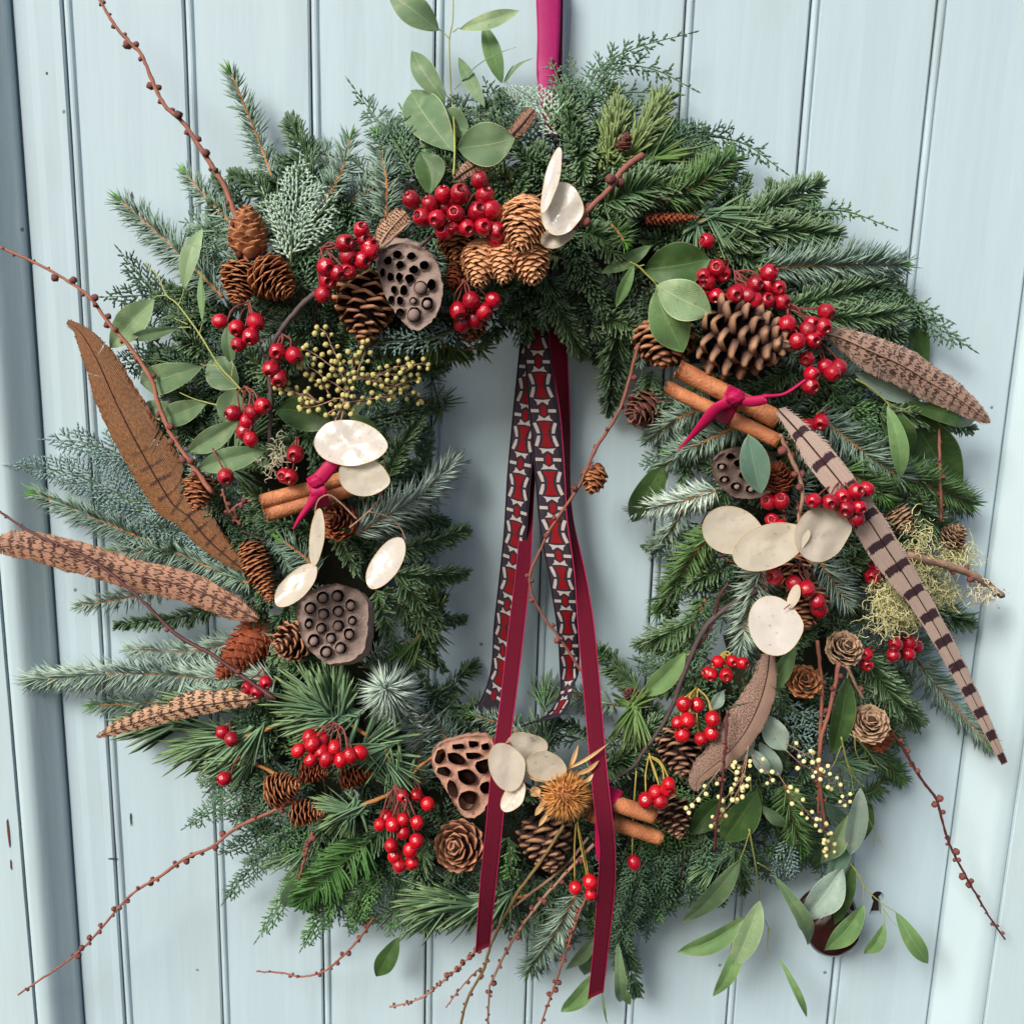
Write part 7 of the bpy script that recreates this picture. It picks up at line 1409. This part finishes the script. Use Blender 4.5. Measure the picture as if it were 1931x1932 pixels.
M['rb_slate'] = velvet('woven_slate_ribbon', (48, 42, 52), (100, 84, 100), .2, .7); M['rb_red'] = velvet('woven_red', (132, 13, 22), (200, 60, 60), .2, .6); M['rb_white'] = velvet('woven_cream', (184, 173, 168), (230, 220, 210), .1, .6); M['rb_dark'] = velvet('woven_charcoal', (46, 38, 48), (90, 70, 90), .2, .7)
def patterned(rows, label, loc, period=98, cam=.0):
    t = thing('patterned_ribbon', label, 'ribbon', PA(loc[0], loc[1], .04)); n = 160
    LP, RP, NN = strip(t, rows, 'rb_slate', 'band', n); mid = (LP + RP) / 2; s = np.r_[0, np.cumsum(np.linalg.norm(np.diff(mid, axis=0), axis=1))] / U; W = 46
    def mp(u, v, h):       # u along (view units from the top), v across -1..1
        i = float(np.interp(u, s, np.arange(n))); k = min(int(i), n - 2); f = i - k; a = LP[k] * (1 - f) + LP[k + 1] * f; b_ = RP[k] * (1 - f) + RP[k + 1] * f; return a * (1 - v) / 2 + b_ * (1 + v) / 2 + NN[k] * h
    red, white, dark = Acc(), Acc(), Acc(); nm = int((s[-1]) // period)
    def poly(acc, pts, h):
        V = [mp(u, v, h) for u, v in pts]; c = np.mean(V, axis=0); k = len(V); acc.add(V + [c], [(i, (i + 1) % k, k) for i in range(k)])
    for i in range(nm + 1):
        u0 = 6 + i * period; K = 1.48
        if u0 + 92 > s[-1]: break
        for sg in (1, -1):     # two halves of the figure: red waist, cream bars at the sides, cream points at the ends
            f = lambda uu: u0 + (22 + sg * uu) * K
            poly(red, [(f(.3), -.18), (f(.3), .18), (f(9), .27), (f(16), .44), (f(16.6), 0), (f(16), -.44), (f(9), -.27)], .0003)
            for w in (-1, 1): poly(white, [(f(1.6), w * .42), (f(1.6), w * .62), (f(15), w * .86), (f(16.5), w * .64), (f(9), w * .48)], .0003)
            poly(white, [(f(18.5), -.60), (f(19.5), 0), (f(18.5), .60), (f(22), .42), (f(26.5), .38), (f(21.8), .14), (f(21.5), -.14), (f(26.5), -.38), (f(22), -.42)], .0003)
        c = u0 + 56 * K; poly(dark, [(c + 16 * math.sin(a), .62 * math.cos(a)) for a in np.linspace(0, 2 * math.pi, 20)[:-1]], .0002)
        poly(red, [(c + 11 * math.sin(a), .24 * math.cos(a) * (1.0 if abs(math.sin(a)) > .35 else .75)) for a in np.linspace(0, 2 * math.pi, 16)[:-1]], .00036)
        for w in (-1, 1): poly(white, [(c - 3.2, w * .34), (c - 3.2, w * .90), (c + 3.2, w * .90), (c + 3.2, w * .34)], .0004)
    red.build('red_pattern', M['rb_red'], t, False); white.build('cream_pattern', M['rb_white'], t, False); dark.build('dark_disc_pattern', M['rb_dark'], t, False)
    for E in (LP, RP): v, f = tube(E + NN * .0002, .0005, 5); part('dark_edge', v, f, M['rb_dark'], t)
patterned([(989, 600, 1030, 600, .046), (990, 640, 1034, 640, .040), (993, 720, 1044, 720, .034), (1001, 800, 1054, 800, .032), (1010, 900, 1064, 900, .032), (1019, 1000, 1074, 1000, .034), (1034, 1080, 1083, 1080, .036), (1050, 1180, 1090, 1180, .036, -.006), (1056, 1260, 1091, 1260, .036, -.006), (1056, 1310, 1083, 1290, .038, .0), (1030, 1350, 1062, 1345, .050, .01), (982, 1371, 1010, 1362, .062, .008)],
          'right patterned ribbon tail of dark red and cream figures, curling at its end', (1040, 900))
patterned([(985, 610, 1026, 610, .040), (976, 700, 1022, 700, .030), (966, 800, 1012, 800, .026), (957, 900, 1001, 900, .026), (951, 1000, 993, 1000, .026), (941, 1100, 984, 1100, .028), (932, 1180, 970, 1180, .030), (927, 1260, 962, 1270, .032), (912, 1310, 944, 1330, .034), (893, 1342, 925, 1365, .036)],
          'left patterned ribbon tail of dark red and cream figures behind the velvet one', (970, 900))

# ================================================================== mimosa and cream berried spray
M['mimosa'] = organic('yellow_mimosa_ball', srgb(236, 224, 146), srgb(206, 192, 116), .85, ns=200, rnd='obj', bump=1.0)
M['cream'] = organic('cream_bead', srgb(246, 238, 172), srgb(226, 212, 150), .7, ns=200, rnd='obj', bump=.5)
def ball_mesh(nm, m):
    V, F = ball((0, 0, 0), 1, 14, 9); g = np.random.default_rng(3); V = [np.array(v) * (1 + .07 * g.standard_normal()) for v in V]; return mesh(nm, V, F, M[m])
MB_ = ball_mesh('flower_ball', 'mimosa'); CB_ = ball_mesh('bead', 'cream')
def spray(label, name, cat_, loc, curves, me, nm, r, gap, stem, off, reach, seed, rs=1.0, both=True):
    t = thing(name, label, cat_, D(loc[0], loc[1], off)); g = np.random.default_rng(seed)
    for st in curves:
        P = cat([D(p[0], p[1], off + (p[2] if len(p) > 2 else 0)) for p in st], 8 * len(st)); v, f = tube(P, np.linspace(rs, rs * .5, len(P)) * U, 5, .1); part('stem', v, f, M[stem], t)
        ll = np.linalg.norm(np.diff(P, axis=0), axis=1).sum() / U; n = int(ll / gap); T, N, B = frames(P)
        for i in range(n):
            s = .12 + .88 * (i + .5) / n; k = min(int(s * (len(P) - 1)), len(P) - 1); a = (1 if i % 2 else -1) * (math.pi / 2 + g.normal(0, .7)); d = nrm(math.cos(a) * N[k] + math.sin(a) * B[k] + T[k] * g.uniform(.2, .9) + FWD * -.2); L = reach * U * g.uniform(.6, 1.2)
            c = P[k] + d * L; v, f = tube(cat([P[k], P[k] + d * L * .5 + T[k] * L * .1, c], 5), .45 * U, 4); part('pedicel', v, f, M[stem], t); R = r * U * g.uniform(.82, 1.15)
            link(nm, me, t, Matrix.Translation(Vector(c)) @ Matrix.Rotation(g.random() * 6, 4, 'X') @ Matrix.Rotation(g.random() * 6, 4, 'Z') @ Matrix.Scale(R, 4))
        link(nm, me, t, Matrix.Translation(Vector(P[-1])) @ Matrix.Scale(r * U, 4))
    return t
m1 = lambda *p: q(1, 1, p)
spray('dried yellow mimosa sprig spreading over the upper left edge of the opening', 'mimosa_sprig', 'mimosa', (655, 790), [m1((640, 1180), (690, 1000), (760, 830), (800, 720), (790, 650)), m1((600, 1180), (660, 1050), (620, 1030), (480, 1080), (360, 1090)), m1((700, 980), (640, 860), (560, 800), (480, 740), (390, 690)),
      m1((690, 1000), (600, 930), (540, 900), (450, 830), (370, 820)), m1((700, 900), (620, 760), (580, 680), (540, 590), (480, 550)), m1((720, 900), (850, 890), (980, 830), (1100, 800)), m1((740, 880), (900, 920), (1050, 960), (1180, 1050)), m1((900, 870), (1050, 860), (1150, 800), (1230, 800)),
      m1((660, 1060), (800, 1040), (920, 1020), (1000, 1020)), m1((600, 1150), (560, 1130), (620, 1100), (720, 1110)), m1((500, 1060), (380, 1010), (280, 960), (190, 900)), m1((480, 1060), (420, 1000), (340, 1000), (200, 960)), m1((720, 850), (720, 760), (740, 740)), m1((560, 1000), (520, 930), (440, 900)), m1((960, 960), (1080, 920), (1170, 900))],
      MB_, 'flower_ball', 4.5, 9.0, 'twig_pale', .024, 11, 5, rs=1.5)
n1 = lambda *p: q(2, 3, p); n2 = lambda *p: q(3, 3, p)
spray('spray of small cream beads on pale curved stems at the lower right', 'beaded_spray', 'cream bead spray', (1440, 1420), [n1((1730, 60), (1700, 250), (1640, 400), (1560, 510), (1480, 600)), n1((1700, 250), (1620, 360), (1560, 430)), n1((1540, 210), (1450, 330), (1360, 440), (1330, 510)), n1((1560, 180), (1640, 250), (1720, 330)), n1((1690, 200), (1650, 180), (1640, 170)),
      n2((330, 90), (430, 180), (530, 230), (620, 290), (700, 360), (725, 460)), n2((270, 240), (330, 330), (420, 440), (500, 540), (570, 600), (610, 700)), n2((610, 700), (620, 760), (600, 800)), n2((320, 40), (430, 100), (520, 160), (580, 230)), n2((100, 120), (180, 210), (240, 290)), n2((60, 120), (30, 260), (0, 420))],
      CB_, 'bead', 4.2, 16, 'twig_pale', .034, 13, 6, rs=1.2)

# ================================================================== spiky seed head
M['spike'] = organic('orange_spikes', srgb(206, 142, 72), srgb(168, 104, 48), .6, tip=(srgb(214, 160, 96), .5, 1), ns=60, bump=0)
M['bract'] = organic('dry_bract', srgb(206, 172, 120), srgb(170, 128, 82), .7, ns=60, rnd='obj')
s = thing('spiky_seed_head', 'round orange spiky dried seed head at the bottom between the ribbons', 'seed head', D(1067, 1503, .04)); C = D(1067, 1500, .036)
V, F = ball(C, 30 * U, 16, 10); part('core', V, F, M['stem_orange'], s); n = 900
d = rng.normal(0, 1, (n, 3)); d = nrm(d); d = d[(d @ -FWD) > -.35]; n = len(d); up_ = nrm(RIGHT * .25 + UP * -.1 - FWD * .2); d = nrm(d + up_ * .15); X, Z = ortho(d, np.tile(UP, (n, 1)) + rng.normal(0, .4, (n, 3)))
sp = Soup(); sp.add(batch(T_SPR, C + d * 27 * U, X, d, Z, np.full(n, 2.6 * U), U * (20 + 10 * rng.random(n)), U * 24 * rng.normal(0, 1, n))); sp.build('spikes', M['spike'], s)
for a, b_, w in [((1055, 1460), (1012, 1418), 12), ((1070, 1455), (1090, 1405), 9), ((1085, 1462), (1130, 1435), 10), ((1035, 1475), (990, 1462), 12), ((1030, 1510), (1008, 1540), 12), ((1035, 1530), (1015, 1560), 9), ((1020, 1490), (1000, 1500), 22), ((1095, 1480), (1120, 1460), 9), ((1060, 1455), (1150, 1400), 7)]:
    o = leaf(s, a, b_, w, 'leaf_light', off=.036, side=.1); o.name = 'bract'; o.data.materials[0] = M['bract']

# ================================================================== lichen
M['lichen'] = organic('beard_lichen', srgb(224, 220, 166), srgb(190, 186, 128), .9, ns=60, rnd='obj'); M['lichen_white'] = organic('white_lichen', srgb(222, 216, 192), srgb(188, 180, 150), .9, ns=60, rnd='obj')
def tangle(parent, blobs, n, ln, r, m, name, seed, off, curl=.9):
    g = np.random.default_rng(seed); A = Acc()
    for i in range(n):
        bx, by, bw, bh = blobs[i % len(blobs)]; x, y = bx + g.normal(0, bw), by + g.normal(0, bh); p = D(x, y, off + g.uniform(-.006, .006)); d = nrm(g.normal(0, 1, 3)); P = [p]
        for k in range(8): d = nrm(d + g.normal(0, curl, 3) * .75 + np.array([0, 0, -.15])); p = p + d * ln * U / 8 * (1 - abs(0)); P.append(p)
        v, f = tube(P, np.linspace(r, r * .5, 9) * U, 3, cap=False); A.add(v, f)
    return A.build(name, M[m], parent, kind='stuff')
t = twig(q(3, 2, [(1150, 430), (1300, 470), (1420, 500), (1600, 570), (1785, 705)]), 9, 6, 'rough grey twig grown over with yellow green beard lichen at the right edge', m='twig_pale', bud=34, bs=7, off=.016, name='lichen_twig', seed=40)
t['category'] = 'lichen twig'
tangle(t, [Q(3, 2, (1230, 400)) + (16, 30), Q(3, 2, (1300, 560)) + (22, 22), Q(3, 2, (1380, 680)) + (16, 10), Q(3, 2, (1480, 420)) + (16, 10)], 520, 42, 1.0, 'lichen', 'beard_lichen', 1, .014)
tangle(t, [Q(3, 2, (1610, 660)) + (10, 14), Q(3, 2, (1690, 680)) + (12, 12)], 130, 20, 1.3, 'lichen_white', 'white_lichen', 2, .024, .5)
t = thing('beard_lichen', 'tuft of yellow green beard lichen left of the banded feather', 'lichen', D(1690, 1160, .01)); tangle(t, [Q(3, 2, (1060, 830)) + (24, 16), Q(3, 2, (1000, 700)) + (10, 18), Q(3, 2, (1120, 760)) + (20, 20)], 520, 44, 1.0, 'lichen', 'strands', 3, .016)
t = thing('white_lichen', 'small tuft of white lichen on the dark branch at the left', 'lichen', D(525, 865, .02)); tangle(t, [Q(1, 1, (200, 1420)) + (12, 16)], 70, 24, 1.1, 'lichen_white', 'strands', 4, .022, .5)
